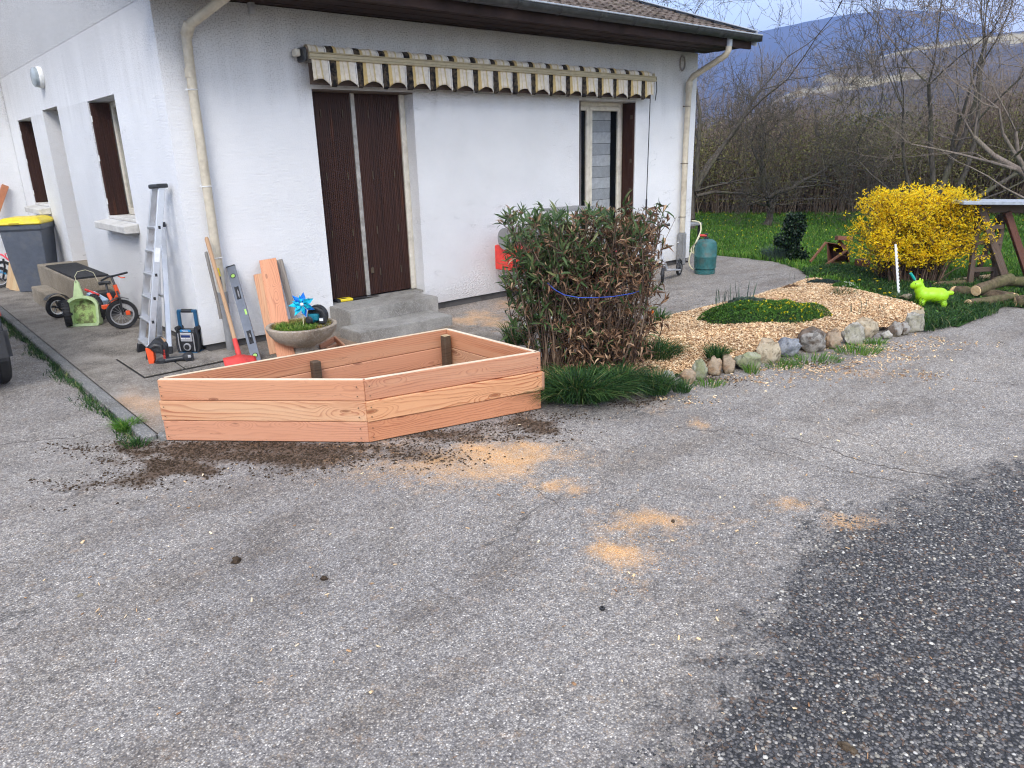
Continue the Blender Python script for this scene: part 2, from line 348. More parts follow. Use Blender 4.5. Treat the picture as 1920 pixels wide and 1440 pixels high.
def mk_asphalt(name):
    t = NT(name); v = t.pos()
    dark = t.attr('dark'); saw = t.attr('saw'); soil = t.attr('soil')
    dn = t.mr(t.math('ADD', dark, t.math('MULTIPLY', t.math('SUBTRACT', t.noise(v, 6, 8, .8), .5), 1.7)), .44, .76)
    vv = t.mp(v, (1,1,1))
    wv = t.n('ShaderNodeVectorMath', operation='ADD'); t.l(vv, wv.inputs[0])
    wn_ = t.n('ShaderNodeTexNoise'); t.l(vv, wn_.inputs['Vector']); wn_.inputs['Scale'].default_value = 60; sc3 = t.n('ShaderNodeVectorMath', operation='SCALE'); t.l(wn_.outputs['Color'], sc3.inputs[0]); sc3.inputs['Scale'].default_value = .008
    t.l(sc3.outputs[0], wv.inputs[1]); v2 = wv.outputs[0]
    cA = t.vor(v2, 150, 'F1', 'Color'); dA = t.vor(v2, 150); rA = t.sepc(cA)
    cB = t.vor(v2, 88, 'F1', 'Color'); dB = t.vor(v2, 88); rB = t.sepc(cB)
    light = t.ramp(rA[0], [(.0, (.11,.105,.105)), (.28, (.245,.232,.222)), (.62, (.395,.373,.347)), (.90, (.49,.46,.415)), (.955, (.68,.64,.57)), (1.0, (.78,.74,.67))])
    light = t.mix(t.math('MULTIPLY', t.ramp(rA[1], [(.86, 0.0), (.9, .6)]), 1.0), light, (.34,.27,.19))
    light = t.mix(t.math('MULTIPLY', t.ramp(dA, [(.36, 0.0), (.62, .75)]), 1.0), light, (.17,.155,.145))
    drk = t.ramp(rB[0], [(.0, (.030,.029,.030)), (.35, (.080,.076,.076)), (.7, (.150,.142,.138)), (.90, (.23,.21,.185)), (.97, (.38,.35,.31)), (1.0, (.56,.53,.48))])
    drk = t.mix(t.ramp(dB, [(.38, 0.0), (.60, .9)]), drk, (.012,.012,.013))
    drk = t.mix(t.math('MULTIPLY', t.ramp(rB[2], [(.9, 0.0), (.93, .6)]), 1.0), drk, (.17,.10,.06))
    big = t.noise(v, .55, 6, .62); patch = t.noise(t.mp(v, (1,1,1), (7,3,0)), 2.4, 7, .7)
    light = t.mix(1.0, light, t.ramp(big, [(.3, (.82,.81,.82)), (.7, (1.10,1.07,1.03))]), 'MULTIPLY')
    light = t.mix(1.0, light, t.ramp(patch, [(.28, (.70,.68,.66)), (.52, (1,1,1)), (.75, (1.08,1.07,1.06))]), 'MULTIPLY')
    tr = t.noise(t.mp(v, (.55,2.6,1), (2,5,0), (0,0,.35)), 1.0, 6, .66); light = t.mix(1.0, light, t.ramp(tr, [(.34, (.80,.77,.74)), (.50, (1,1,1)), (.68, (1.08,1.07,1.05))]), 'MULTIPLY')
    med = t.noise(v, 26, 4, .7); light = t.mix(1.0, light, t.ramp(med, [(.32, .74), (.62, 1.14)]), 'MULTIPLY')
    # long cracks
    cn = t.noise(t.mp(v, (.28,.8,1), (1.7,2.9,0)), 1.0, 7, .58)
    crack = t.math('MULTIPLY', t.ramp(t.math('ABSOLUTE', t.math('SUBTRACT', cn, .47)), [(.0, 1.0), (.0028, 0.0)]), t.ramp(t.noise(v, .8, 2), [(.5, 0.0), (.56, .8)]))
    light = t.mix(crack, light, (.06,.055,.05))
    base = t.mix(dn, light, drk)
    soiln = t.mr(t.math('ADD', soil, t.math('MULTIPLY', t.math('SUBTRACT', t.noise(v, 14, 7, .75), .5), 1.3)), .40, .80)
    base = t.mix(soiln, base, t.ramp(t.noise(v, 60, 5, .7), [(.3, (.035,.023,.015)), (.7, (.17,.115,.078))]))
    sn = t.noise(v, 130, 4, .8); sawm = t.mr(t.math('ADD', saw, t.math('MULTIPLY', t.math('SUBTRACT', t.noise(v, 11, 8, .82), .5), 1.9)), .12, 1.0)
    sawf = t.math('MULTIPLY', sawm, t.ramp(sn, [(.38, .30), (.56, 1.0)]))
    base = t.mix(sawf, base, t.ramp(t.noise(v, 240, 2, .6), [(.3, (.62,.30,.12)), (.7, (.92,.58,.26))]))
    hh = t.math('ADD', t.math('MULTIPLY', t.ramp(t.mix(dn, dA, dB), [(.0, 1.0), (.7, 0.0)]), 1.0), t.math('MULTIPLY', t.noise(v, 300, 2), .3))
    hh = t.math('MULTIPLY', hh, t.mr(sawf, 0, 1, 1, .35))
    t.set(base, t.mr(dn, 0, 1, .88, .6), 0, .3); t.bump(hh, .55, .004); return t.m
M_ASPHALT = mk_asphalt('worn_gravel_asphalt')

def leafmat(name, pts, rough=.5, trans=.0, sat=None):
    t = NT(name); f = t.math('FRACT', t.math('ADD', t.island(), t.orand()))
    n = t.noise(t.pos(), 2.2, 3, .6); base = t.ramp(f, pts); base = t.mix(1.0, base, t.ramp(n, [(.3, (.72,.72,.72)), (.7, (1.2,1.2,1.15))]), 'MULTIPLY')
    t.set(base, rough, 0, .25)
    if trans:
        tr = t.n('ShaderNodeBsdfTranslucent'); t.put(tr.inputs[0], base); mx = t.n('ShaderNodeMixShader'); mx.inputs[0].default_value = trans
        t.l(t.b.outputs[0], mx.inputs[1]); t.l(tr.outputs[0], mx.inputs[2]); t.l(mx.outputs[0], t.out.inputs[0])
    MAT[name] = t.m; return t.m
M_GRASS = leafmat('lawn_grass', [(0, (.042,.115,.014)), (.4, (.08,.195,.022)), (.75, (.12,.26,.032)), (.93, (.19,.33,.045)), (1, (.30,.30,.10))], .55, .3)
M_TUFT = leafmat('dark_tuft_grass', [(0, (.012,.042,.012)), (.45, (.03,.082,.024)), (.8, (.055,.13,.03)), (.95, (.12,.19,.05)), (1, (.28,.24,.11))], .5, .25)
M_LGREEN = leafmat('green_bush_leaf', [(0, (.03,.06,.02)), (.5, (.065,.115,.04)), (.85, (.12,.18,.07)), (1, (.22,.24,.10))], .38, .2)
M_LBROWN = leafmat('dried_bush_leaf', [(0, (.06,.034,.022)), (.35, (.16,.085,.05)), (.7, (.30,.17,.10)), (.88, (.46,.29,.18)), (1, (.60,.42,.27))], .55, .15)
M_COVER = leafmat('cushion_plant_leaf', [(0, (.016,.06,.01)), (.5, (.055,.15,.022)), (.85, (.11,.25,.035)), (1, (.20,.33,.06))], .5, .2)
M_BLUEGREEN = leafmat('bluish_plant_leaf', [(0, (.03,.055,.045)), (.5, (.075,.12,.095)), (1, (.15,.2,.15))], .5, .2)
M_YEL = leafmat('forsythia_petal', [(0, (.76,.44,.006)), (.35, (.90,.62,.010)), (.8, (.95,.75,.018)), (1, (.96,.85,.10))], .5, .35)
M_DAND = leafmat('yellow_petal', [(0, (.80,.55,.01)), (1, (.9,.75,.02))], .5, .2)
M_TULIP = leafmat('orange_tulip_petal', [(0, (.75,.14,.01)), (1, (.9,.28,.02))], .4, .2)
M_CHIP = leafmat('pine_wood_chips', [(0, (.26,.13,.065)), (.22, (.52,.31,.165)), (.55, (.76,.52,.30)), (.85, (.88,.67,.43)), (1, (.92,.77,.55))], .8)
M_IVY = leafmat('dark_ivy_leaf', [(0, (.004,.012,.006)), (.7, (.012,.03,.014)), (1, (.05,.10,.03))], .35)
M_THICK = leafmat('thicket_twig', [(0, (.10,.072,.055)), (.6, (.21,.155,.12)), (1, (.34,.26,.20))], .8)
M_TWIG = leafmat('brown_twig', [(0, (.05,.032,.024)), (.6, (.12,.078,.056)), (1, (.22,.155,.11))], .7)
M_BUD = leafmat('olive_bud_leaf', [(0, (.085,.08,.028)), (.6, (.155,.15,.045)), (1, (.24,.23,.08))], .6)

def mk_bark(name, a, b, gr=.25):
    t = NT(name); v = t.obj(); n = t.noise(t.mp(v, (1,1,.35)), 28, 6, .7); n2 = t.noise(v, 2.5, 4)
    base = t.ramp(n, [(.35, a), (.68, b)]); base = t.mix(t.math('MULTIPLY', t.ramp(n2, [(.5, 0.0), (.66, 1.0)]), gr), base, (.13,.145,.055))
    t.set(base, .9, 0, .15); t.bump(n, .6, .01); return t.m
M_BARK = mk_bark('walnut_bark', (.05,.043,.036), (.145,.125,.105), .3)
M_BARK2 = mk_bark('wood_bark', (.15,.12,.10), (.33,.27,.225), .15)
M_LOG = mk_bark('log_bark', (.04,.028,.018), (.17,.125,.08), .45)
t = NT('log_end_rings'); _r = t.n('ShaderNodeVectorMath', operation='LENGTH'); t.l(t.mp(t.obj(), (1,1,1)), _r.inputs[0])
t.set(t.ramp(t.noise(t.obj(), 25, 5), [(.35, (.62,.40,.20)), (.65, (.80,.58,.33))]), .8, 0, .2); M_LOGEND = t.m

def mk_stone(name, a, b, c, lich=(.5,.5,.46)):
    t = NT(name); v = t.obj(); n = t.noise(v, 9, 8, .68); n2 = t.noise(t.mp(v,(1,1,1),(3,1,2)), 4, 5, .6)
    base = t.ramp(n, [(.32, a), (.5, b), (.68, c)])
    base = t.mix(t.math('MULTIPLY', t.ramp(n2, [(.56, 0.0), (.62, 1.0)]), .5), base, lich)
    vn = t.ramp(t.noise(t.mp(v,(1,1,1),(8,8,1)), 13, 5, .6, 1.5), [(.42, 1.0), (.47, 0.0)]); base = t.mix(t.math('MULTIPLY', vn, .55), base, tuple(q*.45 for q in a))
    low = t.mr(t.sep(v)[2], .05, .0, 0, .6); base = t.mix(low, base, (.09,.08,.045))
    sp = t.noise(v, 90, 3, .7); base = t.mix(t.ramp(sp, [(.34, .6), (.42, 0.0)]), base, (.10,.09,.08))
    t.set(base, .88, 0, .25); t.bump(t.math('ADD', n, t.math('MULTIPLY', sp, .4)), .6, .012); MAT[name] = t.m; return t.m
ST = {'tan': mk_stone('tan_stone', (.17,.105,.06), (.34,.225,.14), (.46,.34,.23), (.42,.36,.27)),
      'grey': mk_stone('blue_grey_stone', (.13,.14,.165), (.21,.225,.255), (.29,.305,.33), (.33,.34,.35)),
      'brown': mk_stone('brown_lichen_stone', (.06,.045,.035), (.13,.095,.07), (.20,.155,.12), (.50,.49,.45)),
      'white': mk_stone('white_stone', (.25,.23,.19), (.45,.42,.37), (.58,.55,.50), (.22,.21,.12)),
      'cream': mk_stone('cream_stone', (.26,.19,.115), (.43,.34,.23), (.56,.47,.35), (.42,.38,.28)),
      'green': mk_stone('greenish_stone', (.18,.18,.12), (.31,.31,.23), (.42,.41,.33), (.20,.22,.08))}

def soilmat(name, a, b, chips=False):
    t = NT(name); v = t.pos(); n = t.noise(v, 40, 7, .75); n2 = t.noise(v, 5, 4)
    base = t.ramp(n, [(.3, a), (.7, b)]); base = t.mix(1.0, base, t.ramp(n2, [(.3, .7), (.7, 1.15)]), 'MULTIPLY')
    t.set(base, .95, 0, .1); t.bump(n, .8, .015); MAT[name] = t.m; return t.m
M_SOIL = soilmat('dark_garden_soil', (.030,.020,.013), (.12,.085,.058))
M_MULCHBASE = soilmat('mulch_base', (.30,.17,.09), (.70,.47,.28))
M_LAWNB = soilmat('lawn_soil_and_moss', (.022,.055,.012), (.05,.11,.022))
M_VERGE = soilmat('verge_soil', (.04,.035,.02), (.09,.085,.045))

M_BLACK = plain('black_rubber', (.018,.018,.02), .6)
M_BLACKP = plain('black_plastic', (.022,.023,.026), .38)
M_DKMETAL = plain('dark_painted_metal', (.03,.03,.032), .45)
M_GREYP = plain('bin_grey_plastic', (.105,.12,.15), .5, dirt=(.17,.17,.17), bump=.05)
M_YELP = plain('yellow_lid_plastic', (.78,.60,.015), .42, dirt=(.62,.5,.1))
M_ALU = plain('ladder_aluminium', (.62,.63,.65), .38, .75, .08)
M_GALV = plain('zinc_sheet', (.34,.37,.41), .45, .0, .2)
M_GUT = plain('dark_gutter', (.035,.036,.036), .5, 0, .35, dirt=(.10,.10,.095))
M_PIPE = plain('beige_downpipe', (.55,.49,.38), .55, dirt=(.36,.30,.22))
M_PIPEG = plain('grey_pipe_boot', (.24,.24,.24), .6, dirt=(.14,.13,.12))
M_CREAM = plain('cream_frame_paint', (.66,.61,.51), .5, dirt=(.42,.38,.3))
M_MOLD = plain('awning_bar_cream', (.42,.35,.21), .35)
M_ORANGE = plain('orange_red_plastic', (.82,.10,.025), .4)
M_RED = plain('red_paint', (.62,.045,.035), .45, dirt=(.30,.05,.04))
M_REDC = plain('red_cabinet', (.74,.045,.03), .4)
M_PINK = plain('pink_plastic', (.80,.12,.15), .45)
M_MINT = plain('mint_green_plastic', (.50,.64,.34), .45, dirt=(.36,.45,.22))
M_MINTIN = plain('muddy_mint_plastic', (.42,.58,.20), .5, dirt=(.07,.035,.025), sc_=30, ds=16, dt=(.46, .58))
M_MINTW = plain('pale_green_white_slats', (.62,.70,.58), .5)
M_WHITEP = plain('white_plastic', (.78,.78,.76), .4)
M_LIME = plain('lime_rubber', (.33,.62,.008), .42, var=.05)
M_TEAL = plain('teal_plastic', (.01,.36,.30), .4)
M_BLUE = plain('tool_blue', (.010,.075,.16), .45)
M_TOOLT = plain('tool_teal', (.008,.16,.22), .4)
M_SILVER = plain('silver_plastic', (.45,.45,.46), .35, .3)
M_GAS = plain('gas_bottle_green', (.028,.125,.125), .5, dirt=(.10,.085,.06), var=.25)
M_HOSE = plain('cream_rubber_hose', (.66,.62,.42), .5)
M_LEVEL = plain('level_grey_paint', (.14,.155,.185), .4)
M_VIAL = plain('green_vial', (.38,.62,.14), .2)
M_SAWBLADE = plain('saw_blade_steel', (.13,.13,.14), .35, .8)
M_BRASS = plain('aged_iron_fitting', (.10,.075,.05), .55, .4)
M_BLUEFOIL = plain('blue_foil', (.005,.17,.62), .25, .35, .4, 60)
M_CYANFOIL = plain('cyan_foil', (.01,.50,.70), .25, .35, .3, 60)
M_CORD = plain('blue_cord', (.035,.08,.42), .6, 0, .7, 160)
M_BEIGESTRAP = plain('pale_blue_plastic', (.45,.60,.75), .4)
M_CARPAINT = plain('dark_grey_car_paint', (.05,.055,.065), .25, .4)
M_TYRE = plain('tyre_rubber', (.022,.022,.023), .75, dirt=(.06,.055,.05))
M_STRAW = plain('offcut_pink_wood', (.62,.30,.17), .7)
M_ROOFTILE = None
t = NT('concrete_roof_tile'); v = t.pos(); r = t.orand(); n = t.noise(v, 14, 7, .72)
base = t.ramp(n, [(.3, (.045,.034,.028)), (.55, (.125,.095,.078)), (.75, (.20,.165,.14))])
base = t.mix(t.ramp(t.noise(v, 30, 5, .75), [(.58, 0.0), (.66, .7)]), base, (.33,.32,.29)); base = t.mix(t.ramp(t.noise(v, 4, 4), [(.5, 0.0), (.65, .5)]), base, (.05,.045,.025))
hs = t.n('ShaderNodeHueSaturation'); t.put(hs.inputs['Color'], base); t.put(hs.inputs['Value'], t.mr(r, 0, 1, .7, 1.3))
t.set(hs.outputs[0], .9, 0, .2); t.bump(n, .5, .01); M_ROOFTILE = t.m
t = NT('brown_shutter_wood'); v = t.pos(); n = t.noise(t.mp(v, (60,60,1.6)), 1.0, 5, .6); n2 = t.noise(t.mp(v, (5,5,.7)), 1.0, 3)
base = t.ramp(n, [(.3, (.022,.010,.008)), (.7, (.062,.024,.016))]); base = t.mix(t.ramp(n2, [(.60, 0.0), (.72, .8)]), base, (.17,.055,.02)); z = t.sep(v)[2]
t.set(base, .55, 0, .3); t.bump(n, .3, .003); M_SHUT = t.m
t = NT('soffit_brown_boards'); v = t.pos(); n = t.noise(t.mp(v, (3,40,1)), 1.0, 5, .6); t.set(t.ramp(n, [(.3, (.020,.012,.010)), (.7, (.06,.035,.028))]), .7, 0, .2); M_SOFFIT = t.m
def stripes(name):
    t = NT(name); v = t.obj(); x, y, z = t.sep(v)[:3]
    u = t.math('FRACT', t.math('DIVIDE', x, .2735))
    # black band .0-.2, thin white line, pale field with yellow threads
    fine = t.math('FRACT', t.math('MULTIPLY', u, 9.0))
    pale = t.ramp(u, [(.0, (.015,.014,.015)), (.245, (.015,.014,.015)), (.25, (.60,.44,.19)), (.36, (.60,.44,.19)), (.37, (.74,.66,.52)), (.47, (.64,.52,.30)), (.50, (.74,.66,.55)), (.62, (.72,.64,.50)), (.64, (.60,.47,.24)), (.70, (.74,.68,.58)), (.90, (.72,.67,.60)), (.945, (.05,.05,.05)), (.955, (.76,.72,.66)), (1.0, (.76,.72,.66))][:14], 'CONSTANT')
    dn = t.noise(v, 22, 5, .7); base = t.mix(t.ramp(dn, [(.42, .0), (.7, .38)]), pale, (.36,.27,.17))
    wr_ = t.noise(t.mp(v, (5,5,38)), 1.0, 4, .6)
    t.set(base, .85, 0, .1); t.bump(wr_, .5, .012); return t.m
M_STRIPE = stripes('striped_awning_cloth')
M_BACKCLOTH = plain('brown_inner_cloth', (.085,.058,.045), .9)
t = NT('window_glass'); t.set((.02,.024,.028), .04, 0, .9); t.b.inputs['Alpha'].default_value = .16; M_GLASS = t.m
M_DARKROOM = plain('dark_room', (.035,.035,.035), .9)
M_BLIND = plain('translucent_blind', (.72,.75,.77), .8, var=.15)
M_BLIND2 = plain('thin_blind_band', (.55,.58,.60), .8)
t = NT('net_curtain'); t.set(t.ramp(t.noise(t.mp(t.pos(), (40,40,.4)), 1.0, 3), [(.35, (.50,.53,.55)), (.65, (.80,.82,.84))]), .9, 0, .1); M_NET = t.m

# ------------------------------------------------------------------ numpy helpers
def seg_dist(P, poly, closed=False):
    """distance of points P (n,2) to a polyline"""
    poly = np.asarray(poly)[:, :2]; d = np.full(len(P), 1e9); n = len(poly)
    for i in range(n if closed else n-1):
        a, b = poly[i], poly[(i+1) % n]; ab = b-a
        tt = np.clip(((P-a) @ ab)/(ab @ ab+1e-12), 0, 1); q = a + tt[:, None]*ab
        d = np.minimum(d, np.linalg.norm(P-q, axis=1))
    return d
def inside(P, poly):
    poly = np.asarray(poly)[:, :2]; r = np.zeros(len(P), bool); n = len(poly); x, y = P[:, 0], P[:, 1]
    for i in range(n):
        (x0, y0), (x1, y1) = poly[i], poly[(i+1) % n]
        if y0 == y1: continue
        c = ((y0 > y) != (y1 > y)) & (x < (x1-x0)*(y-y0)/(y1-y0)+x0); r ^= c
    return r
def gpoly(pts, z=0.0): return np.array([G(x, y, z)[:2] for x, y in pts])
def dens(P, items):
    """soft ellipses given by their centre, half axes (in the photo's picture) and strength, on the ground"""
    d = np.zeros(len(P))
    for cx, cy, rx, ry, st in items:
        c = G(cx, cy)[:2]; a = (G(cx+rx, cy)[:2]-G(cx-rx, cy)[:2])/2; b = (G(cx, cy+ry)[:2]-G(cx, cy-ry)[:2])/2
        Mx = np.linalg.inv(np.array([a, b]).T); q = (P-c) @ Mx.T
        q = q+.35*np.column_stack([np.sin(q[:, 1]*3.1+cx)+.6*np.sin(q[:, 0]*4.3+cy), np.sin(q[:, 0]*3.7+cy)+.6*np.sin(q[:, 1]*5.1+cx)])
        d = np.maximum(d, st*np.exp(-(q**2).sum(1)*.9))
    return d
def sheet(name, poly, z, mat, step, attrs=None, zfun=None, kind='structure', lo=None, hi=None):
    """flat (or relief) sheet as a grid clipped to a polygon, with real thickness at its rim"""
    poly = np.asarray(poly); lo = poly.min(0); hi = poly.max(0)
    nx = max(2, int((hi[0]-lo[0])/step)+1); ny = max(2, int((hi[1]-lo[1])/step)+1)
    xs = np.linspace(lo[0], hi[0], nx); ys = np.linspace(lo[1], hi[1], ny); X, Y = np.meshgrid(xs, ys); P = np.stack([X.ravel(), Y.ravel()], 1)
    cx = (X[:-1, :-1]+X[1:, 1:])/2; cy2 = (Y[:-1, :-1]+Y[1:, 1:])/2; keep = inside(np.stack([cx.ravel(), cy2.ravel()], 1), poly)
    idx = np.arange(nx*ny).reshape(ny, nx)
    Fc = np.stack([idx[:-1, :-1].ravel(), idx[:-1, 1:].ravel(), idx[1:, 1:].ravel(), idx[1:, :-1].ravel()], 1)[keep]
    Z = zfun(P) if zfun else np.full(len(P), z)
    used = np.unique(Fc); mp = -np.ones(nx*ny, int); mp[used] = np.arange(len(used)); P = P[used]
    V = np.column_stack([P, Z[used] if np.ndim(Z) else Z]); Fc = mp[Fc]
    o = npmesh(name, V, Fc, mat, attrs={k: f_(P) for k, f_ in (attrs or {}).items()}, smooth=True)
    o['kind'] = kind; return o

# ------------------------------------------------------------------ ground: driveway, slab, walkway, lawn
SAW = [(935,858,95,24,.95), (850,876,120,22,.62), (740,880,110,18,.35), (985,838,50,10,.8), (1045,912,48,11,.8), (1205,975,70,15,.85), (1165,1035,52,22,.95), (1480,945,45,9,.6), (1595,978,52,11,.8),
       (1310,795,24,9,.5), (860,860,190,42,.32), (1250,985,130,28,.22), (1180,1060,100,40,.22), (1110,700,60,20,.0), (1230,765,40,9,.25), (1620,700,60,8,.25)]
SOIL = [(500,836,200,11,1.1), (300,880,90,24,1.2), (430,850,210,28,1.0), (600,848,190,26,.95), (780,850,130,16,.7), (150,910,90,9,.75), (850,815,150,16,.8), (1000,795,70,18,1.0), (900,812,110,14,.75), (250,845,55,18,.95), (700,875,120,9,.4),
        (1180,752,90,9,.7), (1330,712,70,7,.65), (1500,682,70,6,.55), (1640,650,70,5,.5), (440,1052,9,4,1.0), (606,1085,6,4,.95), (110,955,40,5,.35),(60,680,60,30,.3),(130,640,60,20,.3)]
dark_line = gpoly([(2300,640),(2050,760),(1920,838),(1700,915),(1500,990),(1400,1120),(1250,1290),(1160,1440),(1120,1700)])
dark_poly = np.vstack([dark_line, [[-2.1,-9.5],[8,-9.5]]])
def f_dark(P):
    d = seg_dist(P, dark_line); return np.clip(np.where(inside(P, dark_poly), .5+d/.9, .5-d/.45), 0, 1)
drive = sheet('driveway', [(-4.5,-9),(8.6,-9),(8.6,3.2),(-4.5,3.2)], 0.0, M_ASPHALT, .06,
              {'dark': f_dark, 'saw': lambda P: dens(P, SAW), 'soil': lambda P: dens(P, SOIL)})
g = MB(); g.add([(-60,-60,-.03),(60,-60,-.03),(60,70,-.03),(-60,70,-.03)], [(0,1,2,3)])
ground = g.build('ground', M_VERGE, kind='structure')
# concrete slab round the house (front and left) and the walkway that carries on to the right
ZS = .035
SAWS = [(285,765,55,22,.55), (640,650,90,10,.4), (900,605,60,13,.75), (960,580,60,12,.45), (700,668,90,9,.5)]
RUST = [(975,580,60,5,.8), (880,590,50,4,.5), (1280,518,45,8,.9), (1240,532,30,6,.7)]
slab = sheet('paving_slab', [(-.955,-1.83),(2.22,-2.45),(2.22,.02),(.03,.02),(.03,8.2),(-.955,8.2)], ZS, M_SLAB, .06,
             {'saw': lambda P: dens(P, SAWS), 'rust': lambda P: dens(P, RUST)})
q = MB()
for y0, y1 in ((-1.86,-.85),(-.84,.35),(.36,1.55),(1.56,2.75),(2.76,3.95),(3.96,5.15),(5.16,6.35),(6.36,8.2)):
    q.box((-1.045, y0, -.03), (-.956, y1, ZS+.004))
q.add([(-.956,-1.93,-.03),(2.22,-2.52,-.03),(2.22,-2.46,-.03),(-.956,-1.84,-.03),(-.956,-1.93,ZS+.003),(2.22,-2.52,ZS+.003),(2.22,-2.46,ZS+.003),(-.956,-1.84,ZS+.003)], [(0,3,2,1),(4,5,6,7),(0,1,5,4),(1,2,6,5),(2,3,7,6),(3,0,4,7)])
kerb = q.build('kerb', M_KERB, bevel=.012, kind='structure')
walk_out = [(2.225,-2.46),(2.9,-2.35),(3.7,-2.13),(4.3,-2.14),(5.2,-2.22),(6.2,-2.17),(7.0,-2.0),(7.47,-1.65),(7.83,-1.2),(8.0,-.9),(8.05,-.3),(8.1,.5),(8.2,4),(8.3,9),(7.25,9),(7.25,.02),(2.225,.02)]
walk = sheet('walkway', walk_out, ZS-.004, M_ASPHALT, .06, {'dark': lambda P: np.zeros(len(P)), 'saw': lambda P: dens(P, SAWS), 'soil': lambda P: np.zeros(len(P))})
# two cover plates let into the slab
cp = [np.array(G(x, y, ZS)) for x, y in ((220,675),(272,709),(425,677),(350,640))]
cover = thing('drain_cover', (cp[0]+cp[2])/2*np.array([1,1,0])+np.array([0,0,ZS]), 'pair of flat concrete cover plates set in the slab beside the stepladder', 'drain cover')
def quadplate(name, pts, z0, z1, mat, parent):
    k = MB(); k.prism([(p[0], p[1]) for p in pts], z0, z1); return k.build(name, mat, parent, bevel=.004)
def lerp(a, b, t): return np.asarray(a)*(1-t)+np.asarray(b)*t
mA, mB_ = lerp(cp[1], cp[2], .47), lerp(cp[0], cp[3], .52)
quadplate('frame', [lerp(c, (cp[0]+cp[2])/2, -.03) for c in cp], ZS+.001, ZS+.004, plain('dark_gap', (.02,.018,.015), .9), cover)
quadplate('plate', [cp[0], cp[1], lerp(mA, cp[1], .015), lerp(mB_, cp[0], .015)], ZS+.005, ZS+.016, M_SLAB, cover)
quadplate('plate', [lerp(mB_, cp[3], .015), lerp(mA, cp[2], .015), cp[2], cp[3]], ZS+.005, ZS+.016, M_SLAB, cover)

# lawn (gently rising to the wood)
lawn_poly = [(8.07,-.3),(8.12,.5),(8.22,4),(8.32,9),(8.3,30),(60,60),(60,-40),(7.4,-9),(7.1,-6.5),(6.99,-4.6),(6.75,-4.4),(6.52,-4.15),(6.23,-4.27),(5.6,-4.22),(5.16,-4.17),(4.95,-3.7),(5.6,-3.2),(6.2,-2.6),(6.75,-2.1),(7.02,-2.02),(7.49,-1.66),(7.85,-1.21),(8.02,-.9)]
def lawn_z(P): return .012 + .02*np.sin(P[:, 0]*1.7)*np.sin(P[:, 1]*1.3)*np.clip((P[:, 0]-8.5)/3, 0, 1) + .015*np.clip(P[:, 0]-7, 0, 40)**1.05*.15
lawn = sheet('lawn', lawn_poly, 0.0, M_LAWNB, .22, zfun=lawn_z)
def zl(x, y): return float(lawn_z(np.array([[x, y]]))[0])

# ------------------------------------------------------------------ grass blades, leaves, twigs in bulk
def blades(name, P, H, mat, lean=.35, w=.004, parent=None, spread=None, curl=1.0, attr_seed=0):
    """P (n,3) roots, H heights: each blade three narrowing faces, bent over"""
    n = len(P); a = nr.uniform(0, 2*np.pi, n); d = np.stack([np.cos(a), np.sin(a), np.zeros(n)], 1)
    ln = nr.uniform(.2, 1, n)[:, None]*lean
    out = d*ln if spread is None else spread + d*ln*.4
    a2 = nr.uniform(0, 2*np.pi, n); s = np.stack([np.cos(a2), np.sin(a2), np.zeros(n)], 1)*(w/2)
    up = np.zeros((n, 3)); up[:, 2] = 1; Hc = H[:, None]
    p0 = P; p1 = P + Hc*(.5*up*1.0 + out*.32); p2 = P + Hc*(.86*up/(1+.25*np.linalg.norm(out, axis=1)[:, None]) + out*.80*curl); p3 = P + Hc*(1.0*up/(1+.55*np.linalg.norm(out, axis=1)[:, None]**1.5) + out*1.15*curl)
    V = np.stack([p0-s, p0+s, p1-s, p1+s, p2-s*.7, p2+s*.7, p3], 1).reshape(-1, 3)
    b = (np.arange(n)*7)[:, None]
    Fc = np.concatenate([b+np.array([[0,1,3]]), b+np.array([[0,3,2]]), b+np.array([[2,3,5]]), b+np.array([[2,5,4]]), b+np.array([[4,5,6]])])
    return npmesh(name, V, Fc, mat, parent)
def leafV(C, D, U, Ln, Wd, curl=.25, fold=.25):
    """leaf blades: centre line from C along D, U roughly the face normal; 8 verts, 6 tris"""
    D = D/np.linalg.norm(D, axis=1)[:, None]; Sd = np.cross(D, U); Sd /= np.linalg.norm(Sd, axis=1)[:, None]+1e-9; N = np.cross(Sd, D)
    Ln = Ln[:, None]; Wd = Wd[:, None]; cu = (np.asarray(curl)*np.ones(len(C)))[:, None]
    m1 = C + D*Ln*.33 + N*Ln*cu*.25; m2 = C + D*Ln*.7 + N*Ln*cu*.1; tip = C + D*Ln - N*Ln*cu*.45
    V = np.stack([C, m1-Sd*Wd*.5+N*Wd*fold, m1, m1+Sd*Wd*.5+N*Wd*fold, m2-Sd*Wd*.38+N*Wd*fold, m2, m2+Sd*Wd*.38+N*Wd*fold, tip], 1)
    return V
LEAF_F = np.array([[0,1,2],[0,2,3],[1,4,5],[1,5,2],[2,5,6],[2,6,3],[4,7,5],[5,7,6]])
def leaves(name, C, D, U, Ln, Wd, mat, parent=None, curl=.25, fold=.25, kind=None):
    V = leafV(C, D, U, Ln, Wd, curl, fold); n = len(V); Fc = (np.arange(n)*8)[:, None, None]+LEAF_F[None]
    o = npmesh(name, V.reshape(-1, 3), Fc.reshape(-1, 3), mat, parent)
    if kind: o['kind'] = kind
    return o
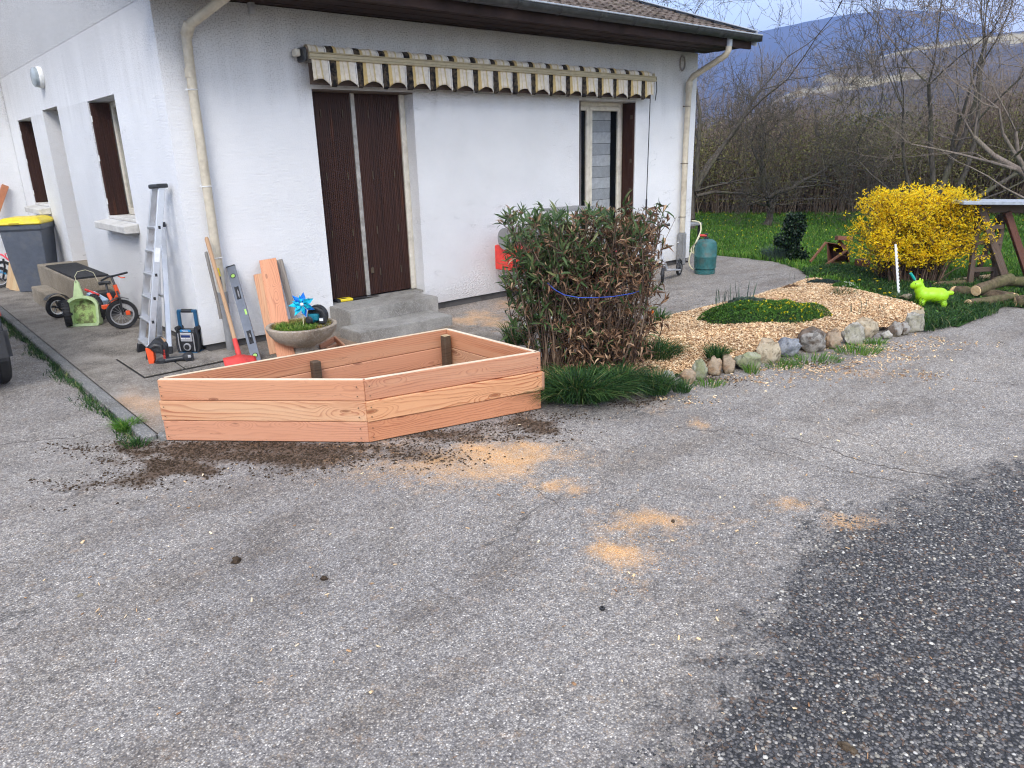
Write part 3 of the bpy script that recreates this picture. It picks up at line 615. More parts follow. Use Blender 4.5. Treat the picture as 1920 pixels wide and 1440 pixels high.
def sticks(name, A, B, ra, rb, mat, parent=None, n=4, kind=None, M=None):
    """many straight tapered segments"""
    A = np.asarray(A, float); B = np.asarray(B, float); ra = np.asarray(ra)*np.ones(len(A)); rb = np.asarray(rb)*np.ones(len(A))
    T = B-A; T /= np.linalg.norm(T, axis=1)[:, None]+1e-9
    ref = np.where(np.abs(T[:, 2:3]) < .9, np.array([[0,0,1.]]), np.array([[1.,0,0]])); Yv = np.cross(T, ref); Yv /= np.linalg.norm(Yv, axis=1)[:, None]+1e-9; Zv = np.cross(T, Yv)
    an = np.arange(n)*2*np.pi/n; ring = np.cos(an)[None, :, None]*Yv[:, None, :]+np.sin(an)[None, :, None]*Zv[:, None, :]
    V = np.concatenate([A[:, None]+ring*ra[:, None, None], B[:, None]+ring*rb[:, None, None]], 1)
    k = np.arange(n); q = np.stack([k, (k+1) % n, n+(k+1) % n, n+k], 1)
    Fc = (np.arange(len(A))*2*n)[:, None, None]+q[None]
    o = npmesh(name, V.reshape(-1, 3), Fc.reshape(-1, 4), mat, parent, M=M, smooth=True)
    if kind: o['kind'] = kind
    return o
def rdir(n, up=0.0):
    v = nr.normal(size=(n, 3)); v[:, 2] += up; return v/np.linalg.norm(v, axis=1)[:, None]

# ------------------------------------------------------------------ the house
house = thing('house', (0, 0, 0), 'white rendered one-storey house with brown shutters and a tiled roof', 'house')
XR = 7.22; ZT = 2.92; YB = 8.6; GX = 1.2975, 2.405; DZ = (.268, 2.27); WX = 4.83, 5.905; WZ = (.27, 2.265); DEP = .24
w = MB(); TH = .26
def wseg(x0, x1, z0, z1, mi): w.box((x0, 0, z0), (x1, TH, z1), mi)
wseg(0, GX[0], .10, ZT, 0); wseg(GX[0], GX[1], DZ[1], ZT, 0); wseg(GX[0], GX[1], .10, .235, 0)
wseg(GX[1], WX[0], .10, 2.30, 1); wseg(GX[1], WX[0], 2.30, ZT, 0); wseg(WX[0], WX[1], WZ[1], ZT, 0); wseg(WX[0], WX[1], .10, WZ[0], 1); wseg(WX[1], XR, .10, ZT, 0)
w.build('wall', [M_STUCCO, M_ROUGH], house)
# side wall with the gable above
SA, SD, SB = (1.43, 2.45), (3.88, 4.73), (5.55, 6.56); SAZ, SDZ, SBZ = (1.10, 2.29), (.44, 2.335), (1.12, 2.30)
s = MB()
def sseg(y0, y1, z0, z1, mi): s.box((0, y0, z0), (TH, y1, z1), mi)
sseg(TH, SA[0], .10, 2.30, 0); sseg(SA[1], SD[0], .10, 2.30, 1); sseg(SD[1], SB[0], .10, 2.30, 1); sseg(SB[1], 7.25, .10, 2.30, 0)
sseg(*SA, .10, SAZ[0], 1); sseg(*SA, SAZ[1], 2.30, 0); sseg(*SD, .10, SDZ[0]-.02, 0); sseg(*SB, .10, SBZ[0], 1)
sseg(TH, SD[0], 2.30, 2.915, 0); sseg(*SD, SDZ[1], 2.915, 0); sseg(SD[1], 7.25, 2.30, 2.915, 0); sseg(SD[0], SD[1], 2.30, SDZ[1], 0) if False else None
s.build('wall', [M_STUCCO, M_ROUGH], house)
RS = .337
gb = MB(); gy = [0.0, 4.6, 9.2]
gb.add([(0.002,.0,2.92),(0.002,9.2,2.92),(0.002,4.6,2.95+RS*5.3),(0.002,.0,3.16),(TH,.0,2.92),(TH,9.2,2.92),(TH,4.6,2.95+RS*5.3),(TH,.0,3.16)],
       [(0,1,2,3),(7,6,5,4),(0,4,5,1),(1,5,6,2),(2,6,7,3),(3,7,4,0)]); gb.build('gable', M_ROUGH, house)
r2 = MB(); r2.add([(XR-TH,.27,.1),(XR,.27,.1),(XR,9.2,.1),(XR-TH,9.2,.1),(XR-TH,.27,2.92),(XR,.27,2.92),(XR,9.2,2.92),(XR-TH,9.2,2.92)], [(0,3,2,1),(4,5,6,7),(0,1,5,4),(1,2,6,5),(2,3,7,6),(3,0,4,7)])
r2.add([(XR-TH,.02,2.93),(XR-.003,.02,2.93),(XR-.003,9.2,2.93),(XR-TH,9.2,2.93),(XR-.003,4.6,4.72),(XR-TH,4.6,4.72),(XR-.003,.02,3.17),(XR-TH,.02,3.17)], [(1,2,4,6),(0,7,5,3),(0,3,2,1),(6,4,5,7),(4,2,3,5),(0,1,6,7)])
r2.build('wall', M_STUCCO, house)
r3 = MB(); r3.box((.27, 8.9, .1), (XR-.27, 9.2, 2.92)); r3.build('wall', M_STUCCO, house)
# plinth, set back under the render
p = MB(); p.box((.03, .03, -.02), (XR-.03, .2, .099)); p.box((.03, .2, -.02), (.2, 7.25, .099)); p.box((XR-.2, .2, -.02), (XR-.03, 9.1, .099)); p.build('plinth', plain('plinth_concrete', (.10,.095,.09), .95, dirt=(.05,.045,.04)), house)
# dark room behind the openings
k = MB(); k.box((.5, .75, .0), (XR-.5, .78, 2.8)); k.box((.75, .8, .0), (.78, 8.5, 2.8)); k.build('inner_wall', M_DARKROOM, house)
# wing at the far left, its face looking to the front
wg = MB(); wg.box((-5.5, 7.26, .0), (-.001, 7.52, 2.99)); wg.box((0.001, 7.26, .0), (.26, 9.0, 2.915)); wg.build('wing_wall', M_STUCCO, house)
wg = MB(); wg.box((-5.5, 7.255, 2.995), (-.001, 7.52, 3.9)); wg.build('wing_gable', M_ROUGH, house)

# roof: boards under the tiles, soffit, tiles, verge, gutter
roof = MB(); zr = lambda y: 3.055+RS*(y+.72); X0r, X1r = -.35, 7.36
def roof_box(mb, y0, y1, dz0, dz1, x0=X0r, x1=X1r):
    mb.add([(x0,y0,zr(y0)+dz0),(x1,y0,zr(y0)+dz0),(x1,y1,zr(y1)+dz0),(x0,y1,zr(y1)+dz0),(x0,y0,zr(y0)+dz1),(x1,y0,zr(y0)+dz1),(x1,y1,zr(y1)+dz1),(x0,y1,zr(y1)+dz1)], [(0,3,2,1),(4,5,6,7),(0,1,5,4),(1,2,6,5),(2,3,7,6),(3,0,4,7)])
roof_box(roof, -.70, 4.6, -.08, -.02)
roof.add([(X0r,4.601,zr(4.6)-.08),(X1r,4.601,zr(4.6)-.08),(X1r,9.9,zr(-.7)-.08),(X0r,9.9,zr(-.7)-.08),(X0r,4.601,zr(4.6)+.03),(X1r,4.601,zr(4.6)+.03),(X1r,9.9,zr(-.7)+.03),(X0r,9.9,zr(-.7)+.03)], [(0,3,2,1),(4,5,6,7),(0,1,5,4),(1,2,6,5),(2,3,7,6),(3,0,4,7)])
roofo = roof.build('roof', M_SOFFIT, house)
def tile_mesh():
    nx = 13; V = []; Fc = []; wdt, ln = .30, .40
    for j, (yy, dz) in enumerate(((0, 0), (ln, 0))):
        for i in range(nx):
            u = i/(nx-1); h = .012+.042*max(0, math.sin(u*4*math.pi-.5*math.pi)*.5+.5)**.8
            V.append((u*wdt*1.02-.15, yy, h + (.022 if j == 0 else .0)))
    for i in range(nx): V.append((V[i][0], 0, V[i][2]-.020))
    for i in range(nx-1): Fc += [(i, i+1, nx+i+1, nx+i), (2*nx+i, 2*nx+i+1, i+1, i)]
    me = bpy.data.meshes.new('tile'); me.from_pydata(V, [], Fc); me.materials.append(M_ROOFTILE)
    me.polygons.foreach_set('use_smooth', [True]*len(me.polygons)); me.set_sharp_from_angle(angle=R(50)); return me
tm = tile_mesh(); rx = math.atan(RS); cnt = 0; rest = MB()
rows = [(i, j) for j in range(16) for i in range(26)]
rows.sort(key=lambda ij: (ij[1]-.33*ij[0]*.0 + max(0, 24-ij[0])*.42, ij[1]))
for (i, j) in rows:
    x = X1r-.19-i*.30 if False else X0r+.12+i*.2985; y = -.76+j*.335/math.sqrt(1+RS*RS)
    M = Matrix.Translation((x, y, zr(y)-.012+rnd.uniform(-.003,.003))) @ Matrix.Rotation(rx+rnd.uniform(-.012,.012), 4, 'X') @ Matrix.Rotation(rnd.uniform(-.012,.012), 4, 'Z')
    if cnt < 300:
        o = bpy.data.objects.new('tile', tm); link(o, M, roofo)
    else:
        rest.M = M; rest.add([tuple(v.co) for v in tm.vertices], [tuple(f.vertices) for f in tm.polygons])
    cnt += 1
rest.M = Matrix.Identity(4); ro = rest.build('tile_field', M_ROOFTILE, roofo, kind='stuff')
sf = MB()
for i in range(7): sf.box((X0r, -.70+i*.1, 2.925+(i % 2)*.003), (X1r, -.605+i*.1, 2.945)) 
sf.build('soffit', M_SOFFIT, house)
fa = MB(); fa.box((X0r, -.735, 2.90), (X1r, -.705, 3.05)); fa.build('fascia', M_SOFFIT, house)
vg = MB(); vy = [(-.80, 0), (4.6, 0)]
vg.add([(X1r+.005,-.80,zr(-.80)-.10),(X1r+.035,-.80,zr(-.80)-.10),(X1r+.035,4.6,zr(4.6)-.10),(X1r+.005,4.6,zr(4.6)-.10),(X1r+.005,-.80,zr(-.80)+.085),(X1r+.035,-.80,zr(-.80)+.085),(X1r+.035,4.6,zr(4.6)+.085),(X1r+.005,4.6,zr(4.6)+.085)], [(0,3,2,1),(4,5,6,7),(0,1,5,4),(1,2,6,5),(2,3,7,6),(3,0,4,7)])
vg.add([(X1r-.09,-.80,zr(-.80)+.086),(X1r+.036,-.80,zr(-.80)+.086),(X1r+.036,4.6,zr(4.6)+.086),(X1r-.09,4.6,zr(4.6)+.086),(X1r-.09,-.80,zr(-.80)+.094),(X1r+.036,-.80,zr(-.80)+.094),(X1r+.036,4.6,zr(4.6)+.094),(X1r-.09,4.6,zr(4.6)+.094)], [(0,3,2,1),(4,5,6,7),(0,1,5,4),(1,2,6,5),(2,3,7,6),(3,0,4,7)])
vg.build('verge_flashing', M_GALV, house)
vb = MB(); vb.box((XR+.01, -.70, 2.95), (X1r+.003, 4.6, 2.985)); vb.build('verge_board', M_SOFFIT, house)
# gutter: half round with joints
gu = MB(); prof = []
for k in range(11):
    a = math.pi + k*math.pi/10; prof.append((-.80+math.cos(a)*.062, 3.055+math.sin(a)*.075))
pin = [(y*.0+(-.80)+(y+.80)*.93, z_+.004) for y, z_ in prof][::-1]
ring = prof+pin; n = len(ring)
gu.add([(X0r, y, z_) for y, z_ in ring]+[(X1r+.05, y, z_) for y, z_ in ring], [(i, (i+1) % n, n+(i+1) % n, n+i) for i in range(n)]+[tuple(n+i for i in range(n)), tuple(range(n-1,-1,-1))])
gu.box((X1r+.045, -.865, 2.982), (X1r+.053, -.738, 3.056))
gutter = gu.build('gutter', M_GUT, house, smooth=False)
gl = MB(); gl.tube([(X0r, -.866, 3.058), (X1r+.05, -.866, 3.058)], .009, 6); gl.build('rim', M_GALV, gutter)
for i in range(13):
    b = MB(); x = .2+i*.58; b.tube([(x, -.80+math.cos(a)*.067, 3.055+math.sin(a)*.080) for a in [math.pi+k*math.pi/8 for k in range(9)]], .005, 4); b.build('bracket', M_GUT, gutter)
# downpipes
def pipe(name, pts, r, mat, parent): b = MB(); b.tube(pts, r, 14); return b.build(name, mat, parent, smooth=True)
dl = pipe('downpipe', [(.50,-.62,2.99),(.46,-.52,2.90),(.24,-.11,2.70),(.215,-.075,2.64),(.205,-.07,2.2),(.205,-.07,.56)], .038, M_PIPE, house)
pipe('collar', [(.24,-.115,2.71),(.214,-.072,2.62)], .046, M_PIPE, dl); pipe('collar', [(.205,-.07,2.38),(.205,-.07,2.31)], .042, M_PIPE, dl)
pipe('boot', [(.207,-.07,.56),(.207,-.07,.46)], .043, M_PIPEG, dl); pipe('boot', [(.208,-.07,.459),(.21,-.07,.02)], .036, M_PIPEG, dl)
for z in (2.22, 1.46, .86): b = MB(); b.tube([(.158,-.055,z),(.158,-.075,z)], .009, 6); b.tube([(.205+math.cos(a)*.041, -.07+math.sin(a)*.041, z) for a in [k*math.pi/6 for k in range(12)]], .0045, 4, closed=True); b.build('bracket', M_WHITEP, dl)
dr = pipe('downpipe', [(6.83,-.74,3.0),(6.83,-.74,2.86),(6.835,-.70,2.80),(6.93,-.14,2.60),(6.94,-.075,2.54),(6.925,-.07,1.8),(6.925,-.07,.50)], .040, M_PIPE, house)
pipe('collar', [(6.83,-.74,3.0),(6.83,-.74,2.90)], .043, M_GALV, dr); pipe('collar', [(6.94,-.076,2.53),(6.936,-.072,2.40)], .047, M_PIPE, dr)
b = MB(); b.box((6.87,-.125,.03),(6.975,-.02,.50)); b.build('boot', M_PIPEG, dr, bevel=.018, seg=2)
for z in (2.22, 1.46, .72, .36): b = MB(); b.tube([(6.875,-.05,z),(6.85,-.055,z)], .008, 6); b.tube([(6.925+math.cos(a)*.043, -.07+math.sin(a)*.043, z) for a in [k*math.pi/6 for k in range(12)]], .0045, 4, closed=True); b.build('bracket', M_BRASS if z > .5 else M_WHITEP, dr)

# front door: two pairs of grooved folding shutters, frame on the right reveal
def grooved(mb, x0, x1, z0, z1, y, t=.03, pitch=.021, axis='x'):
    n = max(2, round((x1-x0)/pitch)); wd = (x1-x0)/n
    for i in range(n):
        a, b_ = x0+i*wd+.003, x0+(i+1)*wd-.002
        if axis == 'x': mb.box((a, y-.008, z0+.001), (b_, y+.001, z1-.001))
        else: mb.box((y-.008 if t < 0 else y-.001, a, z0+.001), (y+.001 if t < 0 else y+.008, b_, z1-.001))
    if axis == 'x': mb.box((x0, y, z0), (x1, y+abs(t), z1))
YD = .165
xl = GX[0]+.012; xm = F(672, 340, YD)[0]; xr = F(757, 340, YD)[0]
for a, b_ in ((xl, (xl+xm-.02)/2-.002), ((xl+xm-.02)/2+.001, xm-.024), (xm+.024, (xm+xr)/2-.002), ((xm+xr)/2+.001, xr-.004)):
    q = MB(); grooved(q, a, b_, DZ[0]+.012, DZ[1]-.012, YD); sh = q.build('shutter_panel', M_SHUT, house)
    for z in (.47, .90, 1.45, 2.03):
        h = MB(); h.tube([((a+b_)/2+.02, YD-.012, z), ((a+b_)/2+.02, YD-.012, z+.075)], .006, 6); h.build('hinge', M_BRASS, sh)
q = MB(); q.box((xm-.022, YD-.018, DZ[0]+.01), (xm+.022, YD+.01, DZ[1]-.01)); q.build('cover_strip', plain('grey_strip_metal', (.36,.34,.31), .5, .2, .3, dirt=(.16,.13,.10)), house, bevel=.003)
q = MB(); q.box((xm+.05, YD-.02, .50), (xm+.085, YD-.010, .56)); q.build('lock_plate', M_BRASS, house, bevel=.003)
q = MB(); q.box((xr, YD-.025, DZ[0]+.004), (xr+.045, YD+.05, DZ[1]-.004)); q.box((xr+.045, YD-.012, DZ[0]+.004), (GX[1]-.001, YD+.05, DZ[1]-.004)); q.build('door_frame', M_CREAM, house, bevel=.004)
q = MB(); q.box((GX[0]+.001, .004, DZ[1]-.014), (GX[1]-.001, YD+.03, DZ[1]-.001)); q.build('lintel', plain('brown_lintel', (.12,.09,.07), .8), house)

# front window: cream frame, two casements, shutters folded back on the reveals
YW = .22
wn_ = MB(); a0, a1, z0, z1 = WX[0]+.003, WX[1]-.003, WZ[0]+.04, WZ[1]-.002; fw = .055
wn_.box((a0, YW, z0), (a0+fw, YW+.05, z1)); wn_.box((a1-fw, YW, z0), (a1, YW+.05, z1)); wn_.box((a0+fw, YW, z1-fw), (a1-fw, YW+.05, z1)); wn_.box((a0+fw, YW, z0), (a1-fw, YW+.05, z0+fw))
mid = a0+.40
wf = wn_.build('window', M_CREAM, house, bevel=.005)
for c0, c1 in ((a0+fw+.002, mid), (mid+.005, a1-fw-.002)):
    q = MB(); ff = .052
    q.box((c0, YW-.02, z0+fw+.002), (c0+ff, YW+.02, z1-fw-.002)); q.box((c1-ff, YW-.02, z0+fw+.002), (c1, YW+.02, z1-fw-.002))
    q.box((c0+ff, YW-.02, z1-fw-ff-.002), (c1-ff, YW+.02, z1-fw-.002)); q.box((c0+ff, YW-.02, z0+fw+.002), (c1-ff, YW+.02, z0+fw+ff)); q.build('casement', M_CREAM, wf, bevel=.006)
    q = MB(); q.box((c0+ff, YW+.004, z0+fw+ff), (c1-ff, YW+.009, z1-fw-ff)); q.build('pane', M_GLASS, wf)
q = MB(); q.box((a0+.06, YW+.10, z0+.05), (mid-.03, YW+.105, z1-.05)); q.build('net_curtain', M_NET, wf)
q = MB()
for i in range(13): q.box((mid+.05, YW+.10+(i % 2)*.002, z1-.07-.145*(i+1)), (a1-.13, YW+.104+(i % 2)*.002, z1-.075-.145*i), i % 2)
q.build('striped_blind', [M_BLIND, M_BLIND2], wf)
q = MB(); grooved(q, .02, YW-.02, WZ[0]+.05, WZ[1]-.02, WX[1]-.02, t=-.03, axis='y'); q.box((WX[1]-.0195, .015, WZ[0]+.045), (WX[1]-.002, YW-.01, WZ[1]-.015)); sh = q.build('shutter_panel', M_SHUT, house)
q = MB(); q.box((WX[1]-.045, .01, WZ[0]+.045), (WX[1]-.003, YW-.012, WZ[0]+1.34-.02)) if False else None
for z in (1.12, 1.5, 2.05): h = MB(); h.box((WX[1]-.036, .03, z), (WX[1]-.028, .065, z+.05)); h.build('hinge', M_BRASS, sh)
q = MB(); q.box((WX[0]+.002, .005, WZ[0]+.045), (WX[0]+.032, YW-.012, WZ[1]-.015)); sh = q.build('shutter_panel', M_SHUT, house, bevel=.003)
q = MB(); q.box((WX[0]-.05, -.045, WZ[0]-.055), (WX[1]+.05, YW+.02, WZ[0]-.001)) if False else q.box((WX[0]+.002, -.03, WZ[0]+.001), (WX[1]-.002, YW-.002, WZ[0]+.035)); q.build('sill', M_SILL, house, bevel=.006)

# side windows: recessed cream frames, brown shutter folded against the far reveal
for (y0, y1), (z0, z1) in ((SA, SAZ), (SB, SBZ)):
    X = .205; q = MB(); q.box((X, y0+.002, z0+.03), (X+.05, y0+.06, z1-.002)); q.box((X, y1-.06, z0+.03), (X+.05, y1-.002, z1-.002)); q.box((X, y0+.06, z1-.06), (X+.05, y1-.06, z1-.002)); q.box((X, y0+.06, z0+.03), (X+.05, y1-.06, z0+.10))
    wf = q.build('window', M_CREAM, house, bevel=.005)
    q = MB(); q.box((X-.015, (y0+y1)/2-.035, z0+.101), (X+.03, (y0+y1)/2+.035, z1-.061)); q.build('casement', M_CREAM, wf, bevel=.005)
    q = MB(); q.box((X+.02, y0+.06, z0+.10), (X+.026, y1-.06, z1-.06)); q.build('pane', M_GLASS, wf)
    q = MB(); q.box((X+.08, y0, z0), (X+.085, y1, z1)); q.build('net_curtain', M_NET, wf)
    q = MB(); grooved(q, .012, .195, z0+.035, z1-.012, y1-.03, t=.026); sh = q.build('shutter_panel', M_SHUT, house)
    for z in (z0+.15, (z0+z1)/2, z1-.2): h = MB(); h.box((.004, y1-.035, z), (.012, y1-.01, z+.06)); h.build('hinge', M_WHITEP, sh)
    q = MB(); q.box((-.001, y0+.002, z0+.001), (.2, y1-.002, z0+.032)); q.build('inner_sill', M_SILL, house, bevel=.005)
    q = MB(); q.add([(-.135, y0-.07, z0-.095), (-.002, y0-.07, z0-.095), (-.002, y1+.07, z0-.095), (-.135, y1+.07, z0-.095), (-.135, y0-.07, z0-.025), (-.002, y0-.07, z0-.003), (-.002, y1+.07, z0-.003), (-.135, y1+.07, z0-.025)], [(0,3,2,1),(4,5,6,7),(0,1,5,4),(1,2,6,5),(2,3,7,6),(3,0,4,7)])
    q.build('sill', M_SILL, house, bevel=.006)
# side door, closed deep in its reveal
q = MB(); q.box((.235, SD[0]+.001, SDZ[0]), (.27, SD[1]-.001, SDZ[1]-.001)); dd = q.build('door', M_SHUT, house)
q = MB(); q.lathe([(.012,0),(.02,.02),(.02,.04),(.001,.045)], (0,0,0), 10); q.M = Matrix.Identity(4)
dh = MB(); dh.tube([(.235, SD[0]+.08, 1.35), (.19, SD[0]+.08, 1.35), (.19, SD[0]+.19, 1.35)], .009, 6); dh.build('handle', M_SILVER, dd)
q = MB(); q.box((.001, SD[1]-.006, SDZ[0]+.001), (.233, SD[1]-.001, SDZ[1]-.002)); q.build('door_reveal', M_STUCCO, house)
for z_ in (SDZ[0]+.0,):
    q = MB(); q.box((-.001, SD[0]+.001, SDZ[0]-.03), (.233, SD[1]-.001, SDZ[0]-.002)); q.build('door_sill', M_STEP2, house)

# things fixed to the walls
lp = S(70, 145, -.05); lamp = thing('wall_lamp', (0, lp[1], lp[2]), 'round bulkhead wall lamp with clear glass above the side door', 'wall lamp')
q = MB(); q.lathe([(.12,0),(.125,-.02),(.12,-.045),(.115,-.05)], (-.001, lp[1], lp[2]), 20, axis='X'); q.build('base', M_WHITEP, lamp, smooth=True)
q = MB(); q.lathe([(.112,-.0505),(.112,-.085),(.09,-.105),(.05,-.112),(.001,-.114)], (-.001, lp[1], lp[2]), 20, axis='X'); q.build('glass_cover', plain('grey_lamp_glass', (.33,.37,.39), .15), lamp, smooth=True)
e = F(471, 12, -.03); q = MB(); q.box((e[0]-.02, -.05, e[2]-.06), (e[0]+.025, -.001, e[2]+.055)); q.box((e[0]-.012,-.056,e[2]-.045),(e[0]+.017,-.0501,e[2]-.005))
tag(q.build('wall_sensor', M_SILVER, bevel=.006), 'small grey metal box fixed on the front wall right under the eaves', 'sensor')
e = F(1281, 118, -.02); q = MB()
q.tube([(e[0]+math.cos(a)*.055, -.012, e[2]+math.sin(a)*.095) for a in [k*math.pi/10 for k in range(20)]], .011, 5, closed=True)
q.tube([(e[0], -.012, e[2]+.10), (e[0]+.005, -.014, e[2]+.02)], .005, 5)
tag(q.build('cable_coil', plain('dirty_grey_cable', (.30,.28,.26), .8), smooth=True), 'dusty oval loop of cable hanging under the eaves near the right downpipe', 'cable')

# ------------------------------------------------------------------ awning
ax0 = F(579, 105, -.18)[0]; ax1 = F(1229, 152, -.18)[0]; x0s = F(620, 150, -.18)[0]
awn = thing('awning', (x0s, 0, 2.5), 'retracted awning with yellow, white and black striped scalloped valance above door and window', 'awning')
def cloth(name, prof_fn, nx=420):
    V = []; Fc = []; m = None
    for i in range(nx+1):
        x = ax0+.02+(ax1-ax0-.04)*i/nx; pr_ = prof_fn(x); m = len(pr_); V += [(x, y, z_) for y, z_ in pr_]
    for i in range(nx):
        for j in range(m-1): Fc.append((i*m+j, (i+1)*m+j, (i+1)*m+j+1, i*m+j+1))
    q = MB(); q.add(V, Fc); o = q.build(name, M_STRIPE, awn, smooth=True); return o
def vprof(x):
    u = ((x-x0s)/.2735) % 1.0; k = (u-.60)/.40; arch = max(0, 1-k*k) if abs(k) < 1 else 0
    bot = 2.272+.062*arch**.75; wv = .008*math.sin(x*23)+.006*math.sin(x*51+1); top = 2.505; out = []
    for j in range(9):
        f_ = j/8; out.append((-.185+wv*f_*1.6-.012*f_ + .004*math.sin(j*2.6+x*9)*f_, top+(bot-top)*f_))
    return out
va = cloth('valance', vprof)
for o_ in (va,):
    md = o_.modifiers.new('thick', 'SOLIDIFY'); md.thickness = .002
def rprof(x):
    sag = -.0; r = .042+.003*math.sin(x*31)+.002*math.sin(x*77); return [(-.085-math.cos(a)*r*1.5, 2.572+math.sin(a)*r*1.25+sag) for a in [-.9+k*(math.pi+1.0)/10 for k in range(11)]]
cloth('fabric_roll', rprof)
q = MB(); q.box((ax0, -.205, 2.495), (ax1, -.165, 2.515)); q.box((ax0, -.198, 2.515), (ax1, -.168, 2.545)); q.box((ax0, -.208, 2.545), (ax1, -.165, 2.556)); q.build('front_bar', M_MOLD, awn, bevel=.004)
q = MB(); q.box((ax0+.01, -.135, 2.292), (ax1-.05, -.132, 2.47)); q.build('inner_cloth', M_BACKCLOTH, awn)
for xx in (ax0-.03, ax1-.002):
    q = MB(); q.box((xx, -.16, 2.48), (xx+.03, -.001, 2.60)); q.build('end_bracket', M_BLACKP if xx < 3 else M_MOLD, awn, bevel=.012)
q = MB(); q.box((ax0-.085, -.10, 2.525), (ax0-.032, -.03, 2.585)); q.build('wall_mount', M_CREAM, awn, bevel=.008)
for xs in ((ax0+.15, 3.0), (ax1-.15, 4.4)):
    q = MB(); q.bar((xs[0], -.10, 2.50), (xs[1], -.11, 2.50), .03, .03); q.build('folding_arm', M_MOLD, awn)
rx0 = F(1219, 200, -.12)[0]
q = MB(); q.tube([(rx0, -.12, 2.50), (rx0+.002, -.10, 1.02)], .006, 6); cr = q.build('crank_rod', M_BLACKP, awn)
q = MB(); q.tube([(rx0+.002, -.10, 1.02), (rx0+.002, -.10, .78)], .012, 8); q.build('crank_handle', M_BLACKP, cr)
q = MB(); q.tube([(ax1+.03, -.17, 2.56), (ax1+.045, -.17, 2.40), (ax1+.02, -.17, 2.27), (ax1+.06, -.15, 2.36)], .006, 5); q.build('loop_cord', M_BLACKP, awn)

# ------------------------------------------------------------------ steps
fs = thing('front_steps', (1.65, -.4, ZS), 'two grey concrete steps below the brown front door shutters', 'steps')
q = MB(); q.box((1.13, -.78, 0), (2.18, -.401, .135)); q.build('step', M_STEP, fs, bevel=.007, seg=2)
q = MB(); q.box((1.255, -.40, 0), (2.29, .027, .262)); q.build('step', M_STEP, fs, bevel=.007, seg=2)
q = MB(); q.box((GX[0]+.002, .029, .24), (GX[1]-.002, YD+.05, .264)); q.build('threshold', M_STEP, fs)
ss = thing('side_steps', (-.2, 3.6, ZS), 'two brownish concrete steps in front of the recessed side door', 'steps')
q = MB(); q.box((-.59, 3.30, 0), (-.412, 4.35, .22)); q.build('step', M_STEP2, ss, bevel=.007, seg=2)
q = MB(); q.box((-.41, 2.76, 0), (-.002, 4.80, .438)); q.build('step', M_STEP2, ss, bevel=.007, seg=2)
mat_ = thing('doormat', (-.2, 3.7, .44), 'black ribbed rubber mat on the upper side step', 'doormat')
q = MB(); q.box((-.38, 2.80, .439), (-.02, 4.4, .446)); q.build('base', M_BLACK, mat_)
for i in range(24):
    y = 2.83+i*.066; q = MB(); q.box((-.375, y, .446), (-.025, y+.035, .458)); q.build('rib', M_BLACK, mat_, bevel=.003)

# ------------------------------------------------------------------ the wooden planter box
cL, cM, cR, cB = [np.array(v) for v in ((-.915,-1.94), (-.036,-2.872), (1.115,-3.165), (1.115,-2.17))]
pl = thing('planter_box', (.3, -2.5, 0), 'new angular raised planter box of fresh pinkish fir boards', 'planter box')
def wallrun(a, b, n, h, t, mats, off=(0, 0, 0), ext=((0, 0),)*3, z0=.004):
    a, b = np.array(a), np.array(b); d = (b-a)/np.linalg.norm(b-a); nrm = np.array([d[1], -d[0]])
    for i in range(n):
        e0, e1 = ext[i]; p0 = a-d*e0+nrm*off[i]; p1 = b+d*e1+nrm*off[i]; z = z0+h*(i+.5)
        board('board', (p0[0], p0[1], z), (p1[0], p1[1], z), (0, 0, 1), h-.003, t, mats[i], pl, bevel=.004)
T = .032
wallrun(cL, cM, 3, .132, T, (M_FIR, M_FIR2, M_FIR), (.0, .003, .002), ((.010, .002), (.014, .003), (.002, .001)))
wallrun(cM, cR, 3, .132, T, (M_FIR, M_FIR2, M_FIR), (.002, .012, .0), ((.004, .002), (.006, .016), (.003, .004)))
wallrun(cR+[-.018, .02], cB+[-.018, -.016], 3, .132, T, (M_FIR, M_FIR2, M_FIR))
wallrun(cB, cL+[.03, .01], 3, .132, T, (M_FIR, M_FIR, M_FIR), (.0, .002, .003))
# mitred cut edges show paler on the top rims
for a, b in ((cL, cM), (cM, cR), (cR+[-.018, .0], cB+[-.018, 0]), (cB, cL+[.03, .01])):
    d = (b-a)/np.linalg.norm(b-a); board('top_edge', (*(a+d*.005), .4005), (*(b-d*.005), .4005), (0, 0, 1), .004, T-.004, M_CUT, pl, bevel=.001)
board('end_grain_block', (*(cR+[.006, -.018]), .135), (*(cR+[.006, -.018]), .262), (0, 1, 0), .034, .020, wood('end_grain', (.50,.24,.13), (.34,.15,.08), (.2,.08,.04), knots=False), pl)
